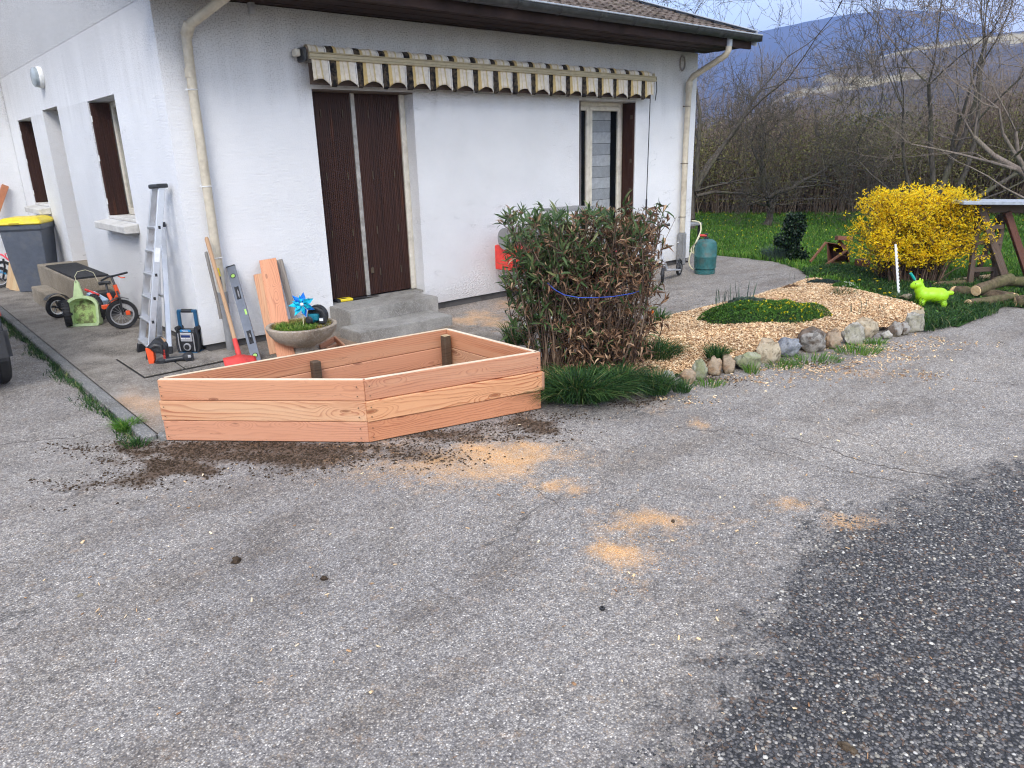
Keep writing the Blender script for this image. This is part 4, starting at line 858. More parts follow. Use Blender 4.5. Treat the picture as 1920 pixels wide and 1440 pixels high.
# dark support posts inside
def post(p, ztop, s=.058):
    q = MB(); q.box((p[0]-s/2, p[1]-s/2, .0), (p[0]+s/2, p[1]+s/2, ztop)); o = q.build('post', M_POST, pl, bevel=.006); return o
dB = (cB-cL)/np.linalg.norm(cB-cL); nB = np.array([dB[1], -dB[0]])
bestp = None
for tt in np.linspace(.1, .98, 200):
    pt = cL+(cB-cL)*tt+nB*.055; z_ = .33; d_ = np.array([pt[0], pt[1], z_])-CAM; px = 960+FPX*(d_@AR)/(d_@AF)
    if bestp is None or abs(px-591) < bestp[0]: bestp = (abs(px-591), pt)
post(bestp[1], .352); pb = cB+np.array([-.085, -.07]); post(pb, .372)
q = MB(); q.box((pb[0]-.0285, pb[1]-.0285, .3722), (pb[0]+.0285, pb[1]+.0285, .3735)); q.build('post_top', M_PLYPALE, pl)
for a, b, tl in ((cL, cM, (.02, .04)), (cM, cR, (.02, .03))):
    d = (b-a)/np.linalg.norm(b-a); nrm = np.array([d[1], -d[0]]); ln = np.linalg.norm(b-a)
    for i in range(3):
        for tt in (tl[0], ln-tl[1]):
            for zz in (.035, .095):
                c = a+d*tt+nrm*(T/2+.0148); q = MB(); M0 = frame((c[0], c[1], .004+.132*i+zz), d.tolist()+[0], (nrm*-1).tolist()+[0], (0, 0, 1)); q.lathe([(.0038, -.0022), (.0038, .0), (.001, .001)], (0, 0, 0), 8, axis='Y'); q.build('screw', M_BRASS, pl, M=M0)
# earth inside and crumbled earth around it
q = MB(); q.prism([tuple(c) for c in (cL+[.10, .0], cM+[.01, .05], cR+[-.05, .05], cB+[-.05, -.05])], .003, .02); tag(q.build('soil', M_SOIL, kind='stuff'))
def crumbs(name, n, items, mat, s0, s1, z0=0.0, flat=.7, thr=.25, lo=(-2.2,-6.3), hi=(7, .0), label=None, cat=None):
    P = nr.uniform(lo, hi, (n*40, 2)); D = dens(P, items); keep = nr.uniform(0, 1, len(P)) < D**1.5; P = P[keep][:n]
    N = len(P); s = nr.uniform(0, 1, N)**2.2*(s1-s0)+s0
    base = np.array([[1,0,0],[-1,0,0],[0,1,0],[0,-1,0],[0,0,1],[0,0,-1.]]); Fc = np.array([[0,2,4],[2,1,4],[1,3,4],[3,0,4],[2,0,5],[1,2,5],[3,1,5],[0,3,5]])
    V = base[None]*s[:, None, None]*nr.uniform(.55, 1.25, (N, 6, 3)); V[:, :, 2] *= flat; a = nr.uniform(0, 6.28, N); c_, s_ = np.cos(a), np.sin(a)
    X = V[:, :, 0]*c_[:, None]-V[:, :, 1]*s_[:, None]; Y = V[:, :, 0]*s_[:, None]+V[:, :, 1]*c_[:, None]
    V = np.stack([X+P[:, 0:1], Y+P[:, 1:2], V[:, :, 2]+z0+s[:, None]*.4*flat], 2)
    o = npmesh(name, V.reshape(-1, 3), (np.arange(N)*6)[:, None, None]*1+Fc[None] if False else ((np.arange(N)*6)[:, None, None]+Fc[None]).reshape(-1, 3), mat)
    o['kind'] = 'stuff'; return o
crumbs('earth_crumbs', 15000, [(x, y, a, b, s_) for x, y, a, b, s_ in SOIL], M_SOIL, .0014, .010, 0, .7)
M_SAWD = leafmat('sawdust_grain', [(0, (.50,.24,.10)), (.5, (.76,.44,.20)), (1, (.92,.66,.36))], .9)
crumbs('sawdust', 34000, SAW, M_SAWD, .0012, .0042, 0.001, .4)
crumbs('sawdust', 4000, SAWS, M_SAWD, .0012, .0035, ZS, .4)
# coarse gravel of the dark part of the drive: real pebbles
M_PEB = leafmat('mixed_gravel', [(0, (.03,.029,.031)), (.4, (.08,.077,.08)), (.72, (.155,.148,.145)), (.88, (.23,.21,.18)), (.95, (.40,.36,.30)), (1, (.66,.63,.57))], .6)
M_PEB2 = leafmat('light_gravel', [(0, (.10,.095,.095)), (.5, (.26,.245,.23)), (.92, (.36,.34,.31)), (.98, (.5,.47,.42)), (1, (.72,.69,.63))], .7)
def pebbles(name, n, lo, hi, dens_fn, mat, s0, s1):
    P = nr.uniform(lo, hi, (n, 2)); k = nr.uniform(0, 1, n) < dens_fn(P); P = P[k]; N = len(P); s = s0+(s1-s0)*nr.uniform(0, 1, N)**2.5
    phi = np.arange(5)*2*np.pi/5; base = [[0, 0, .62]]+[[np.cos(a)*.8, np.sin(a)*.8, .42] for a in phi]+[[np.cos(a+.6), np.sin(a+.6), -.25] for a in phi]; base = np.array(base)
    Fc = np.array([[0, 1+i, 1+(i+1) % 5] for i in range(5)]+[[1+i, 6+i, 1+(i+1) % 5] for i in range(5)]+[[1+(i+1) % 5, 6+i, 6+(i+1) % 5] for i in range(5)])
    V = base[None]*s[:, None, None]*nr.uniform(.75, 1.2, (N, 11, 3))*np.stack([nr.uniform(.7, 1.2, N), nr.uniform(.6, 1, N), nr.uniform(.45, .85, N)], 1)[:, None, :]
    a = nr.uniform(0, 6.28, N); c_, s_ = np.cos(a), np.sin(a); X = V[:, :, 0]*c_[:, None]-V[:, :, 1]*s_[:, None]; Y = V[:, :, 0]*s_[:, None]+V[:, :, 1]*c_[:, None]
    V = np.stack([X+P[:, 0:1], Y+P[:, 1:2], V[:, :, 2]], 2); o = npmesh(name, V.reshape(-1, 3), ((np.arange(N)*11)[:, None, None]+Fc[None]).reshape(-1, 3), mat, smooth=True); o['kind'] = 'stuff'; return o
def cr(P): c = (P-CAM[None, :2]) @ np.array([VR[:2], VF[:2]]).T; return (np.abs(c[:, 0]) < c[:, 1]*.72+.15) & (c[:, 1] > 1.5)
pebbles('gravel', 42000, (-1.4,-6.9), (2.6,-4.7), lambda P: np.where(cr(P), (f_dark(P) > .58+.16*np.sin(P[:, 0]*5)*np.sin(P[:, 1]*7))*.9, 0), M_PEB, .0035, .0095)
pebbles('loose_grit', 60000, (-2.6,-6.8), (3.4,-2.6), lambda P: np.where(cr(P), .30*np.clip(1.6-np.linalg.norm(P-CAM[None, :2], axis=1)/4, .1, 1), 0), M_PEB2, .0018, .0044)
# long cracks in the asphalt
def crack(pts, w_, label_name='asphalt_crack'):
    P = [G(x, y)[:2] for x, y in pts]; out = []
    for i in range(len(P)-1):
        n_ = max(2, int(np.linalg.norm(P[i+1]-P[i])/.035))
        for k in range(n_): out.append(P[i]+(P[i+1]-P[i])*k/n_)
    out = np.array(out); j = np.cumsum(nr.normal(0, .010, out.shape), 0); j -= np.linspace(0, 1, len(out))[:, None]*j[-1]; out = out+j+nr.normal(0, .004, out.shape)
    T_ = np.gradient(out, axis=0); T_ /= np.linalg.norm(T_, axis=1)[:, None]+1e-9; N_ = np.stack([-T_[:, 1], T_[:, 0]], 1); ww = w_*nr.uniform(.25, 1.0, len(out))[:, None]
    V = np.concatenate([np.column_stack([out-N_*ww, np.full(len(out), .0016)]), np.column_stack([out+N_*ww, np.full(len(out), .0016)])]); n_ = len(out)
    o = npmesh(label_name, V, np.array([[i, i+1, n_+i+1, n_+i] for i in range(n_-1)]), plain('crack_dirt', (.07,.055,.045), .95)); o['kind'] = 'structure'
crack([(0,833),(60,829),(130,826),(200,806),(262,800)], .004); crack([(1268,802),(1400,812),(1500,826),(1600,858),(1720,890),(1900,912)], .004); crack([(1380,812),(1440,848),(1560,880),(1700,905)], .003)
crack([(1580,690),(1700,700),(1810,716),(1920,722)], .004); crack([(980,900),(1060,960),(1160,990)], .0016); crack([(1560,800),(1640,826),(1660,850)], .002)
# a few single things lying on the drive
def lump(name, px, py, s, mat, label, cat, flat=.6, z=0.0, seed=0):
    c = G(px, py, z); bm = bmesh.new(); bmesh.ops.create_icosphere(bm, subdivisions=3, radius=1)
    for v in bm.verts:
        n_ = mnoise.noise(v.co*1.6+Vector((seed, 0, 0)))*.45+mnoise.noise(v.co*4+Vector((0, seed, 0)))*.22; v.co = v.co*(1+n_); v.co.x *= s[0]; v.co.y *= s[1]; v.co.z = max(v.co.z, -.45)*s[2]+s[2]*.4
    me = bpy.data.meshes.new(name); bm.to_mesh(me); bm.free(); me.materials.append(mat); me.polygons.foreach_set('use_smooth', [True]*len(me.polygons))
    o = bpy.data.objects.new(name, me); link(o, Matrix.Translation(Vector(c)) @ Matrix.Rotation(seed*1.3, 4, 'Z')); return tag(o, label, cat)
lump('earth_clod', 444, 1052, (.028,.016,.013), M_SOIL, 'small dark earth clod on the asphalt in front of the planter box, the longer one', 'clod', seed=1)
lump('earth_clod', 608, 1086, (.014,.012,.010), M_SOIL, 'crumbly dark earth clod on the asphalt, nearest to the camera', 'clod', seed=2)
lump('earth_clod', 1262, 978, (.015,.008,.006), M_SOIL, 'dark scrap at the right end of an orange sawdust patch', 'clod', seed=3)
lump('earth_clod', 606, 879, (.014,.012,.010), M_SOIL, 'small dark clod just in front of the planter box', 'clod', seed=4)
lump('pale_pebble', 151, 1117, (.011,.008,.006), ST['cream'], 'pale pebble lying alone on the asphalt at the lower left', 'pebble', seed=5)
e = G(1129, 1143); q = MB(); q.lathe([(.010,0),(.011,.004),(.010,.009),(.005,.010),(.005,.002)], (e[0], e[1], .001), 14); tag(q.build('rubber_washer', M_BLACK, smooth=True), 'small black rubber ring lying on the open asphalt', 'washer')
lump('bark_scrap', 1590, 1403, (.030,.014,.006), M_LOG, 'brown scrap of bark on the dark gravel at the bottom edge', 'bark', seed=6)

# ------------------------------------------------------------------ mulched bed with its stones
STONES = [  # centre px, base px, width px, height px, kind, shape, label
 (1193,744,40,20,'tan','flat','low tan stone half buried in grass, leftmost and nearest of the bed edging'),
 (1204,689,50,20,'tan','flat','flat tan stone lying behind the grass left of the bed edging'),
 (1255,734,30,33,'white','round','mottled whitish stone with grass growing on both sides, under the dark grass clump'),
 (1291,722,29,26,'tan','wedge','small pinkish wedge-topped stone beside the pale egg-shaped one'),
 (1313,714,27,33,'green','round','pale speckled egg-shaped stone at the left end of the bed edging'),
 (1341,707,27,32,'tan','round','rounded tan stone right of the pale egg-shaped one'),
 (1365,703,28,39,'tan','tall','tall tan two-lobed stone beside the wide greenish block'),
 (1402,697,50,31,'green','block','wide greenish grey block-shaped stone in the bed edging'),
 (1446,683,46,40,'cream','block','square sandy stone with dark chips at its top, left of the blue-grey one'),
 (1483,673,42,38,'grey','wedge','smooth blue-grey stone, the only grey one of the bed edging'),
 (1527,664,50,42,'brown','round','dark brown stone with white lichen in the bed edging'),
 (1563,657,30,33,'tan','wedge','small tan stone tucked right of the dark lichen-covered one'),
 (1599,648,44,35,'white','block','whitish angular stone with grass at its foot'),
 (1627,637,42,35,'cream','round','large smooth cream stone standing highest in the bed edging'),
 (1664,639,22,15,'white','wedge','little white stone in front of the gap between two larger ones'),
 (1681,634,24,27,'brown','wedge','narrow brownish stone near the right end of the bed edging'),
 (1697,631,23,23,'brown','round','small brown rounded stone next to the large white corner stone'),
 (1716,625,36,35,'white','block','white angular corner stone at the right end of the bed edging'),
 (1724,606,27,22,'cream','block','pale block stone set on top behind the white corner stone'),
 (1700,581,26,8,'cream','flat','low pale stone along the right-hand edge of the mulch')]
def stone(px, py, wpx, hpx, kind, shape, label, seed):
    c = G(px, py-2); sc_ = float((c-CAM)@AF)/FPX; wd, ht = wpx*sc_/2*1.10, hpx*sc_*1.10; pn = [Vector(nr.normal(size=3)).normalized() for _ in range(9)]; pd = [rnd.uniform(.62, .86) if shape != 'round' else rnd.uniform(.82, .95) for _ in range(9)]
    bm = bmesh.new(); bmesh.ops.create_icosphere(bm, subdivisions=4, radius=1)
    off = Vector((seed*3.1, seed*1.7, 0)); ex = {'round': 1.0, 'tall': .9, 'wedge': .85, 'block': .55, 'flat': .7}[shape]
    for v in bm.verts:
        p = v.co.copy(); p = Vector([math.copysign(abs(a)**ex, a) for a in p])
        if shape == 'wedge': p.x *= 1-.35*max(0, p.z); p.z += .12*p.x
        if shape == 'block':
            ang = math.atan2(p.y, p.x); fac = .93+.10*math.cos(3*ang+seed)+.05*math.cos(5*ang); p.x *= fac; p.y *= fac; p.z += .16*p.x*math.sin(seed)
        n_ = mnoise.noise(p*1.1+off)*.26+mnoise.noise(p*2.7+off)*.13+mnoise.noise(p*6+off)*.045
        for a_, b_ in zip(pn, pd):
            e_ = p.dot(a_)-b_
            if e_ > 0: p -= a_*e_*.92
        cl = mnoise.cell(p*1.9-off)-.5 if False else 0; fct = abs(mnoise.noise(p*1.7-off)); p *= (1+n_-.22*fct)
        v.co = Vector((p.x*wd, p.y*wd*.78, p.z*ht*.62+ht*.40))
    me = bpy.data.meshes.new('edging_stone'); bm.to_mesh(me); bm.free(); me.materials.append(ST[kind]); me.polygons.foreach_set('use_smooth', [True]*len(me.polygons))
    o = bpy.data.objects.new('edging_stone', me); p = c+VF*wd*.55
    link(o, Matrix.Translation((p[0], p[1], 0 if shape != 'flat' or py > 600 else .10)) @ Matrix.Rotation(-YAW+rnd.uniform(-.25, .25), 4, 'Z')); return tag(o, label, 'stone', 'stones edging the bed')
for i, s_ in enumerate(STONES): stone(*s_, seed=i+1)
bed_front = [G(x, y-8)[:2]+VF[:2]*.05 for x, y in ((1165,742),(1193,738),(1255,726),(1291,716),(1341,703),(1402,692),(1446,680),(1483,670),(1527,660),(1599,644),(1627,636),(1697,628),(1722,620),(1738,600))]
bed_back = [(5.95,-3.35),(6.25,-2.95),(6.55,-2.6),(6.85,-2.28),(6.6,-2.12),(6.0,-2.21),(5.2,-2.25),(4.3,-2.17),(3.75,-2.16),(3.2,-2.30),(2.55,-2.42),(1.9,-2.48),(1.35,-2.55),(1.2,-2.75),(1.25,-3.1)]
bed_poly = np.vstack([bed_front, bed_back])
def bed_z(P):
    d = seg_dist(P, bed_poly, True); h = 1-np.exp(-d/.13); ff = seg_dist(P, np.array(bed_front)); front = np.exp(-(ff/.5)**2)
    t_ = np.clip((P[:, 0]-1.9)/1.0, 0, 1); return .030+h*(.055+.045*front)*t_ + h*.02 + .012*np.sin(P[:, 0]*7)*np.cos(P[:, 1]*6)*h + .07*np.exp(-((P[:, 0]-5.6)**2+(P[:, 1]+3.0)**2)/.5)*h
bed = sheet('garden_bed', bed_poly, 0, M_MULCHBASE, .045, zfun=bed_z)
def zb(x, y): return float(bed_z(np.array([[x, y]]))[0])
def in_bed(n, x0=None):
    lo, hi = bed_poly.min(0), bed_poly.max(0); P = nr.uniform(lo, hi, (n, 2)); return P[inside(P, bed_poly)]
def chips(name, P, z, s0=.010, s1=.030):
    n = len(P); ln = nr.uniform(s0, s1, n); wd = ln*nr.uniform(.22, .6, n); a = nr.uniform(0, 6.28, n); ti = nr.normal(0, .38, n)
    D = np.stack([np.cos(a)*np.cos(ti), np.sin(a)*np.cos(ti), np.sin(ti)], 1); U = rdir(n, 2.0); Sd = np.cross(D, U); Sd /= np.linalg.norm(Sd, axis=1)[:, None]; N = np.cross(Sd, D)
    C = np.column_stack([P, z]); C = C-D*ln[:, None]/2; L_ = ln[:, None]; W_ = wd[:, None]/2; th = np.minimum(wd*.3, .004)[:, None]
    V = np.stack([C-Sd*W_, C+Sd*W_*.8, C+D*L_+Sd*W_, C+D*L_-Sd*W_*.7, C-Sd*W_+N*th, C+Sd*W_*.8+N*th, C+D*L_+Sd*W_+N*th, C+D*L_-Sd*W_*.7+N*th], 1)
    Fc = np.array([[4,5,6,7],[0,1,5,4],[1,2,6,5],[2,3,7,6],[3,0,4,7]]); o = npmesh(name, V.reshape(-1, 3), ((np.arange(n)*8)[:, None, None]+Fc[None]).reshape(-1, 4), M_CHIP); o['kind'] = 'stuff'; return o
P = in_bed(95000); P = P[P[:, 0] > 2.02+.25*np.sin(P[:, 1]*9)]
chips('wood_chips', P, bed_z(P)+nr.uniform(.0, .02, len(P)))
P = in_bed(9000); P = P[P[:, 0] < 2.5]; chips('wood_chips', P[:1500], bed_z(P[:1500])+.006, .012, .03)
Q = nr.uniform((1.8,-4.8), (6.2,-3.3), (26000, 2)); dQ = dens(Q, [(1560,690,120,12,.5), (1650,668,70,9,.45), (1700,705,60,7,.35), (1400,712,90,9,.3), (1590,650,160,8,.5), (1270,750,80,8,.25), (1740,640,30,8,.4)])
Q = Q[(nr.uniform(0, 1, len(Q)) < dQ) & ~inside(Q, bed_poly)]; chips('scattered_wood_chips', Q, np.full(len(Q), .003), .008, .024)
Q = nr.uniform((-2,-6), (4,-2.6), (420, 2)); Q = Q[cr(Q)]; chips('scattered_wood_chips', Q, np.full(len(Q), .003), .006, .02)

# ------------------------------------------------------------------ plants in and round the bed
def tuft(name, px, py, n, h, r, mat, label, cat, group=None, z=None, lean=.8, w=.005, aspect=1.0, P3=None):
    if P3 is None:
        zz = z if z is not None else 0.03; c = G(px, py, zz)
    else: c = np.array(P3)
    a = nr.uniform(0, 6.28, n); rr = r*np.sqrt(nr.uniform(0, 1, n)); off = VR[None]*(np.cos(a)*rr*aspect)[:, None]+VF[None]*(np.sin(a)*rr)[:, None]
    P = c[None]+off; P[:, 2] = c[2]
    spread = off/(r+1e-6)*lean*.8 if r > 0 else off; spread[:, 2] = 0
    o = blades(name, P, h*nr.uniform(.5, 1.1, n), mat, lean, w, spread=spread); return tag(o, label, cat, group)
GT = 'grass tufts round the bed'
tuft('grass_clump', 1085, 742, 1700, .20, .20, M_TUFT, 'large dense dark green grass clump spreading under the dried bush next to the planter', 'grass clump', GT, lean=1.7, w=.007, aspect=1.25)
tuft('grass_clump', 1160, 728, 900, .17, .15, M_TUFT, 'dark grass clump under the right half of the dried bush', 'grass clump', GT, lean=1.7, w=.007, aspect=1.1)
tuft('grass_clump', 1225, 672, 900, .17, .17, M_TUFT, 'arching dark grass clump where the bush meets the mulch', 'grass clump', GT, z=.06, lean=1.1, w=.005)
tuft('grass_clump', 1228, 735, 500, .17, .10, M_TUFT, 'lighter grass clump left of the mottled white stone', 'grass clump', GT, lean=.9)
tuft('grass_clump', 1277, 734, 160, .09, .06, M_TUFT, 'small grass clump right of the mottled white stone', 'grass clump', GT)
tuft('grass_clump', 1344, 672, 300, .12, .07, M_TUFT, 'feathery green tuft in the mulch above the round tan stones', 'grass clump', GT, z=.10, lean=.9)
tuft('grass_clump', 968, 645, 260, .22, .09, M_TUFT, 'upright grass clump on the left side of the dried bush behind the planter corner', 'grass clump', GT, lean=.6)
tuft('grass_clump', 1580, 562, 360, .13, .08, M_TUFT, 'short bright grass clump in the mulch with a pale yellow flower', 'grass clump', GT, z=.11, lean=.8)
tuft('grass_clump', 1712, 575, 900, .16, .20, M_TUFT, 'spiky dark grass clump beside the lime bouncing toy', 'grass clump', GT, lean=1.1, aspect=1.5, z=.03)
tuft('grass_clump', 1460, 486, 700, .22, .22, M_BLUEGREEN, 'bluish grass clump at the foot of the ivy covered stump', 'grass clump', GT, lean=.7, z=.02)
tuft('grass_clump', 1234, 606, 120, .17, .07, M_TUFT, 'thin leaved tuft beside the orange tulip', 'grass clump', GT, z=.05, lean=1.0, w=.007)
tuft('grass_clump', 1610, 661, 220, .08, .12, M_GRASS, 'low grass fringe at the foot of the whitish angular stone', 'grass clump', GT, aspect=1.6, z=.0)
tuft('grass_clump', 1520, 677, 240, .06, .14, M_GRASS, 'low grass fringe at the foot of the lichen-covered stone', 'grass clump', GT, aspect=1.8, z=.0)
tuft('grass_clump', 1468, 688, 150, .05, .10, M_GRASS, 'low weedy fringe at the foot of the blue-grey stone', 'grass clump', GT, aspect=1.5, z=.0)
tuft('grass_clump', 1642, 645, 100, .06, .06, M_GRASS, 'little grass fringe under the large cream stone', 'grass clump', GT, aspect=1.5, z=.0)
tuft('grass_clump', 1330, 722, 120, .05, .08, M_GRASS, 'short weeds at the foot of the round tan stone', 'grass clump', GT, aspect=1.5, z=.0)
tuft('grass_clump', 1410, 700, 60, .10, .05, M_GRASS, 'few thin grass stems in front of the wide greenish stone', 'grass clump', GT, z=.0)
tuft('grass_clump', 238, 806, 260, .09, .06, M_GRASS, 'bright green weeds at the foot of the kerb near the planter', 'grass clump', GT, z=.0, lean=1.2)
tuft('grass_clump', 258, 835, 90, .06, .07, M_TUFT, 'small dusty weed patch in front of the kerb end', 'grass clump', GT, z=.0, lean=1.2)
# tall bluish shoots at the back of the bed
def shoots(px, py, n, h, label, z=.09, r=.08, w=.009):
    c = G(px, py, z); t_ = thing('iris_shoots', c, label, 'plant', 'upright leaf shoots in the bed'); 
    for i in range(n):
        a = rnd.uniform(0, 6.28); rr = r*math.sqrt(rnd.random()); p = c+VR*math.cos(a)*rr*1.5+VF*math.sin(a)*rr; hh = h*rnd.uniform(.55, 1.05); ln = rnd.uniform(-.12, .3)
        D = np.array([[math.cos(a)*ln, math.sin(a)*ln, 1.0]]); U = np.array([[math.cos(a+1.2), math.sin(a+1.2), .1]])
        leaves('leaf', np.array([p]), D, U, np.array([hh]), np.array([w*rnd.uniform(.8, 1.5)]), M_BLUEGREEN, t_, curl=rnd.uniform(-.25, .25))
shoots(1362, 575, 13, .25, 'cluster of upright bluish shoots left behind the cushion plant')
shoots(1392, 570, 7, .28, 'taller bent shoots behind the middle of the cushion plant')
shoots(1500, 535, 5, .26, 'thin single shoots at the far edge of the bed', r=.12, w=.005)
shoots(1612, 588, 6, .17, 'small loose pair of shoots in the open mulch', z=.13, r=.05)
shoots(1660, 583, 4, .12, 'single curved shoot in the mulch near the right edge', z=.13, r=.04)
# cushion plant with yellow flowers
def cushion(name, px, py, rx, ry, h, n, mat, label, flowers=0, z=.08, lh=.018, fm=None):
    c = G(px, py, z); th = thing(name, c, label, 'plant'); a = nr.uniform(0, 6.28, n); rr = np.sqrt(nr.uniform(0, 1, n))
    x = np.cos(a)*rr; y = np.sin(a)*rr; bump = 1+.12*np.sin(x*9+1)*np.cos(y*7); top = h*np.sqrt(np.clip(1-rr**3.2, 0, 1))*bump
    zz = top*np.where(nr.uniform(0, 1, n) < .75, 1, nr.uniform(.2, 1, n)); rr2 = 1+.07*np.sin(a*5+1)+.05*np.sin(a*9)
    P = c[None]+VR[None]*(x*rx*rr2)[:, None]+VF[None]*(y*ry*rr2)[:, None]; P[:, 2] = c[2]+zz
    leaves('foliage', P, rdir(n, .8), rdir(n, 1.0), nr.uniform(.6, 1.3, n)*lh, nr.uniform(.3, .5, n)*lh, mat, th, kind='stuff')
    q = MB(); pr_ = [(1.0, -.03), (.99, .3), (.9, .62), (.65, .85), (.3, .93), (.001, .95)]
    V = []; nn = 28
    for r_, hh in pr_:
        for k in range(nn):
            aa = 2*math.pi*k/nn; f_ = r_*.93*(1+.07*math.sin(aa*5+1)+.05*math.sin(aa*9)); p = c+VR*math.cos(aa)*rx*f_+VF*math.sin(aa)*ry*f_; V.append((p[0], p[1], c[2]+h*.88*hh))
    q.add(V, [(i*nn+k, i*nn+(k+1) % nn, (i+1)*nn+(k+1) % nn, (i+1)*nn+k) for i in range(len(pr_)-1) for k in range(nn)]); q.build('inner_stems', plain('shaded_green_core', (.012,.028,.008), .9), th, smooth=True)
    if flowers:
        m_ = nr.choice(n, flowers, replace=False); m_ = m_[(x[m_]+.35*nr.normal(size=len(m_))) > -.1]; m_ = m_[zz[m_] > top[m_]*.9]
        PF = P[m_]+np.array([0, 0, .008]); k = len(PF); leaves('flowers', np.repeat(PF, 3, 0), rdir(3*k, .6), rdir(3*k, 2), np.full(3*k, .013), np.full(3*k, .010), fm or M_DAND, th, kind='stuff')
    return th
cushion('cushion_plant', 1432, 609, .60, .25, .20, 20000, M_COVER, 'low spreading dark green cushion plant dotted with yellow flowers in the mulch', 420, z=.075)
cushion('cushion_plant', 1400, 578, .22, .12, .10, 2500, M_BLUEGREEN, 'small dull green mound behind the left end of the flowering cushion', 0, z=.08)
cushion('heather_plant', 1543, 543, .22, .16, .10, 4200, leafmat('heather_leaf', [(0, (.008,.02,.02)), (.6, (.03,.05,.045)), (1, (.08,.11,.09))], .6), 'dark bluish low heather at the far end of the bed', 0, z=.08)
cushion('heather_plant', 1582, 551, .17, .11, .11, 2600, M_COVER, 'low dark herb with tiny white flowers near the far end of the bed', 90, z=.10, fm=plain('white_petal', (.75,.76,.7), .6))
cushion('bluish_plant', 1500, 556, .20, .12, .07, 1800, M_BLUEGREEN, 'loose bluish plant behind the dry clump at the far edge of the bed', 0, z=.07)
cushion('dry_clump', 1485, 548, .10, .08, .07, 1500, M_LBROWN, 'small dead brown clump at the far edge of the mulch', 0, z=.08)
# tulips
tp = thing('tulip', G(1215, 612, .05), 'orange tulips opening beside the dried bush', 'tulip', None)
for px, py, hh, s_ in ((1222, 614, .12, 1.0), (1214, 610, .10, .8), (1206, 606, .13, .8)):
    c = G(px, py, .05); q = MB(); q.tube([c, c+np.array([.004, 0, hh])], .003, 5); q.build('stem', M_COVER, tp)
    n = 6; a = np.arange(n)*2*np.pi/n; D = np.stack([np.cos(a)*.28, np.sin(a)*.28, np.ones(n)], 1); U = np.stack([-np.cos(a), -np.sin(a), np.full(n, .2)], 1)
    leaves('flower', np.repeat((c+np.array([.004, 0, hh]))[None], n, 0)+D*.004, D, U, np.full(n, .045*s_), np.full(n, .028*s_), M_TULIP, tp, curl=-.35)
c = G(1216, 622, .05); n = 7; a = nr.uniform(0, 6.28, n); leaves('leaf', np.repeat(c[None], n, 0), np.stack([np.cos(a)*.7, np.sin(a)*.7, np.ones(n)*.8], 1), rdir(n, 1.5), nr.uniform(.07, .11, n), np.full(n, .028), M_LGREEN, tp)
# weeds along the kerb foot
n = 2600; yy = nr.uniform(-1.9, 3.7, n); xx = -1.055-np.abs(nr.normal(0, .035, n))*(1+.6*np.sin(yy*6)); dn_ = (.5+.5*np.sin(yy*4.1+1)*np.sin(yy*9.7)); k_ = (nr.uniform(0, 1, n) < .25+dn_)&(yy>-1.9); P = np.column_stack([xx, yy, np.zeros(n)])[k_]
o = blades('kerb_grass', P, nr.uniform(.02, .065, len(P)), M_TUFT, 1.2, .005); o['kind'] = 'stuff'
# verge between bed and lawn: ground cover and dandelions
def poly_pts(poly, n): poly = np.array(poly); P = nr.uniform(poly.min(0), poly.max(0), (n, 2)); return P[inside(P, poly)]
verge_poly = [G(x, y, .03)[:2] for x, y in ((1500,508),(1560,498),(1640,508),(1700,520),(1800,545),(1850,565),(1842,586),(1790,604),(1735,618),(1738,598),(1700,578),(1640,548),(1600,530),(1560,517),(1520,520))]
P2 = poly_pts(verge_poly, 46000); hgt = nr.uniform(.03, .10, len(P2)); o = blades('verge_grass', np.column_stack([P2, np.full(len(P2), .015)]), hgt, M_TUFT, .9, .006); o['kind'] = 'stuff'
P2 = poly_pts(verge_poly, 9000); n = len(P2); o = leaves('verge_herbs', np.column_stack([P2, nr.uniform(.02, .06, n)]), rdir(n, .6), rdir(n, 2), nr.uniform(.02, .05, n), nr.uniform(.01, .022, n), M_COVER, kind='stuff')
P2 = poly_pts([(4.98,-4.22),(5.6,-4.32),(6.22,-4.40),(6.52,-4.30),(6.8,-4.55),(7.1,-4.9),(8.6,-5.2),(8.6,-3.5),(6.5,-3.3),(5.2,-3.7)], 30000); o = blades('verge_grass', np.column_stack([P2, np.full(len(P2), .015)]), nr.uniform(.03, .085, len(P2)), M_TUFT, .9, .007); o['kind'] = 'stuff'
def dandelion(px, py, label, z=.09):
    c = G(px, py, z); t_ = thing('dandelion', (c[0], c[1], .02), label, 'dandelion', 'dandelions beyond the bed'); q = MB(); q.tube([(c[0], c[1], .02), c], .002, 4); q.build('stem', M_COVER, t_)
    n = 16; a = nr.uniform(0, 6.28, n); D = np.stack([np.cos(a), np.sin(a), nr.uniform(.1, .9, n)], 1); leaves('flower', np.repeat(c[None], n, 0), D, np.tile([[0, 0, 1.]], (n, 1)), np.full(n, .024), np.full(n, .012), M_DAND, t_)
for px, py, lb in ((1539,505,'dandelion alone in the grass left of the brown wheelbarrow legs'),(1611,526,'dandelion with the biggest head, near the left foot of the forsythia'),(1598,528,'dandelion just left of the biggest one'),(1640,524,'dandelion under the left foot of the forsythia'),(1645,528,'dandelion touching its neighbour under the forsythia'),(1659,551,'dandelion halfway along the edge of the mulch'),(1668,550,'dandelion above the middle of the mulch edge'),(1676,557,'dandelion left of the foot of the white stake'),(1650,543,'small dandelion beside the mulch edge'),(1563,552,'pale yellow flower in the short grass clump of the bed')):
    dandelion(px, py, lb)
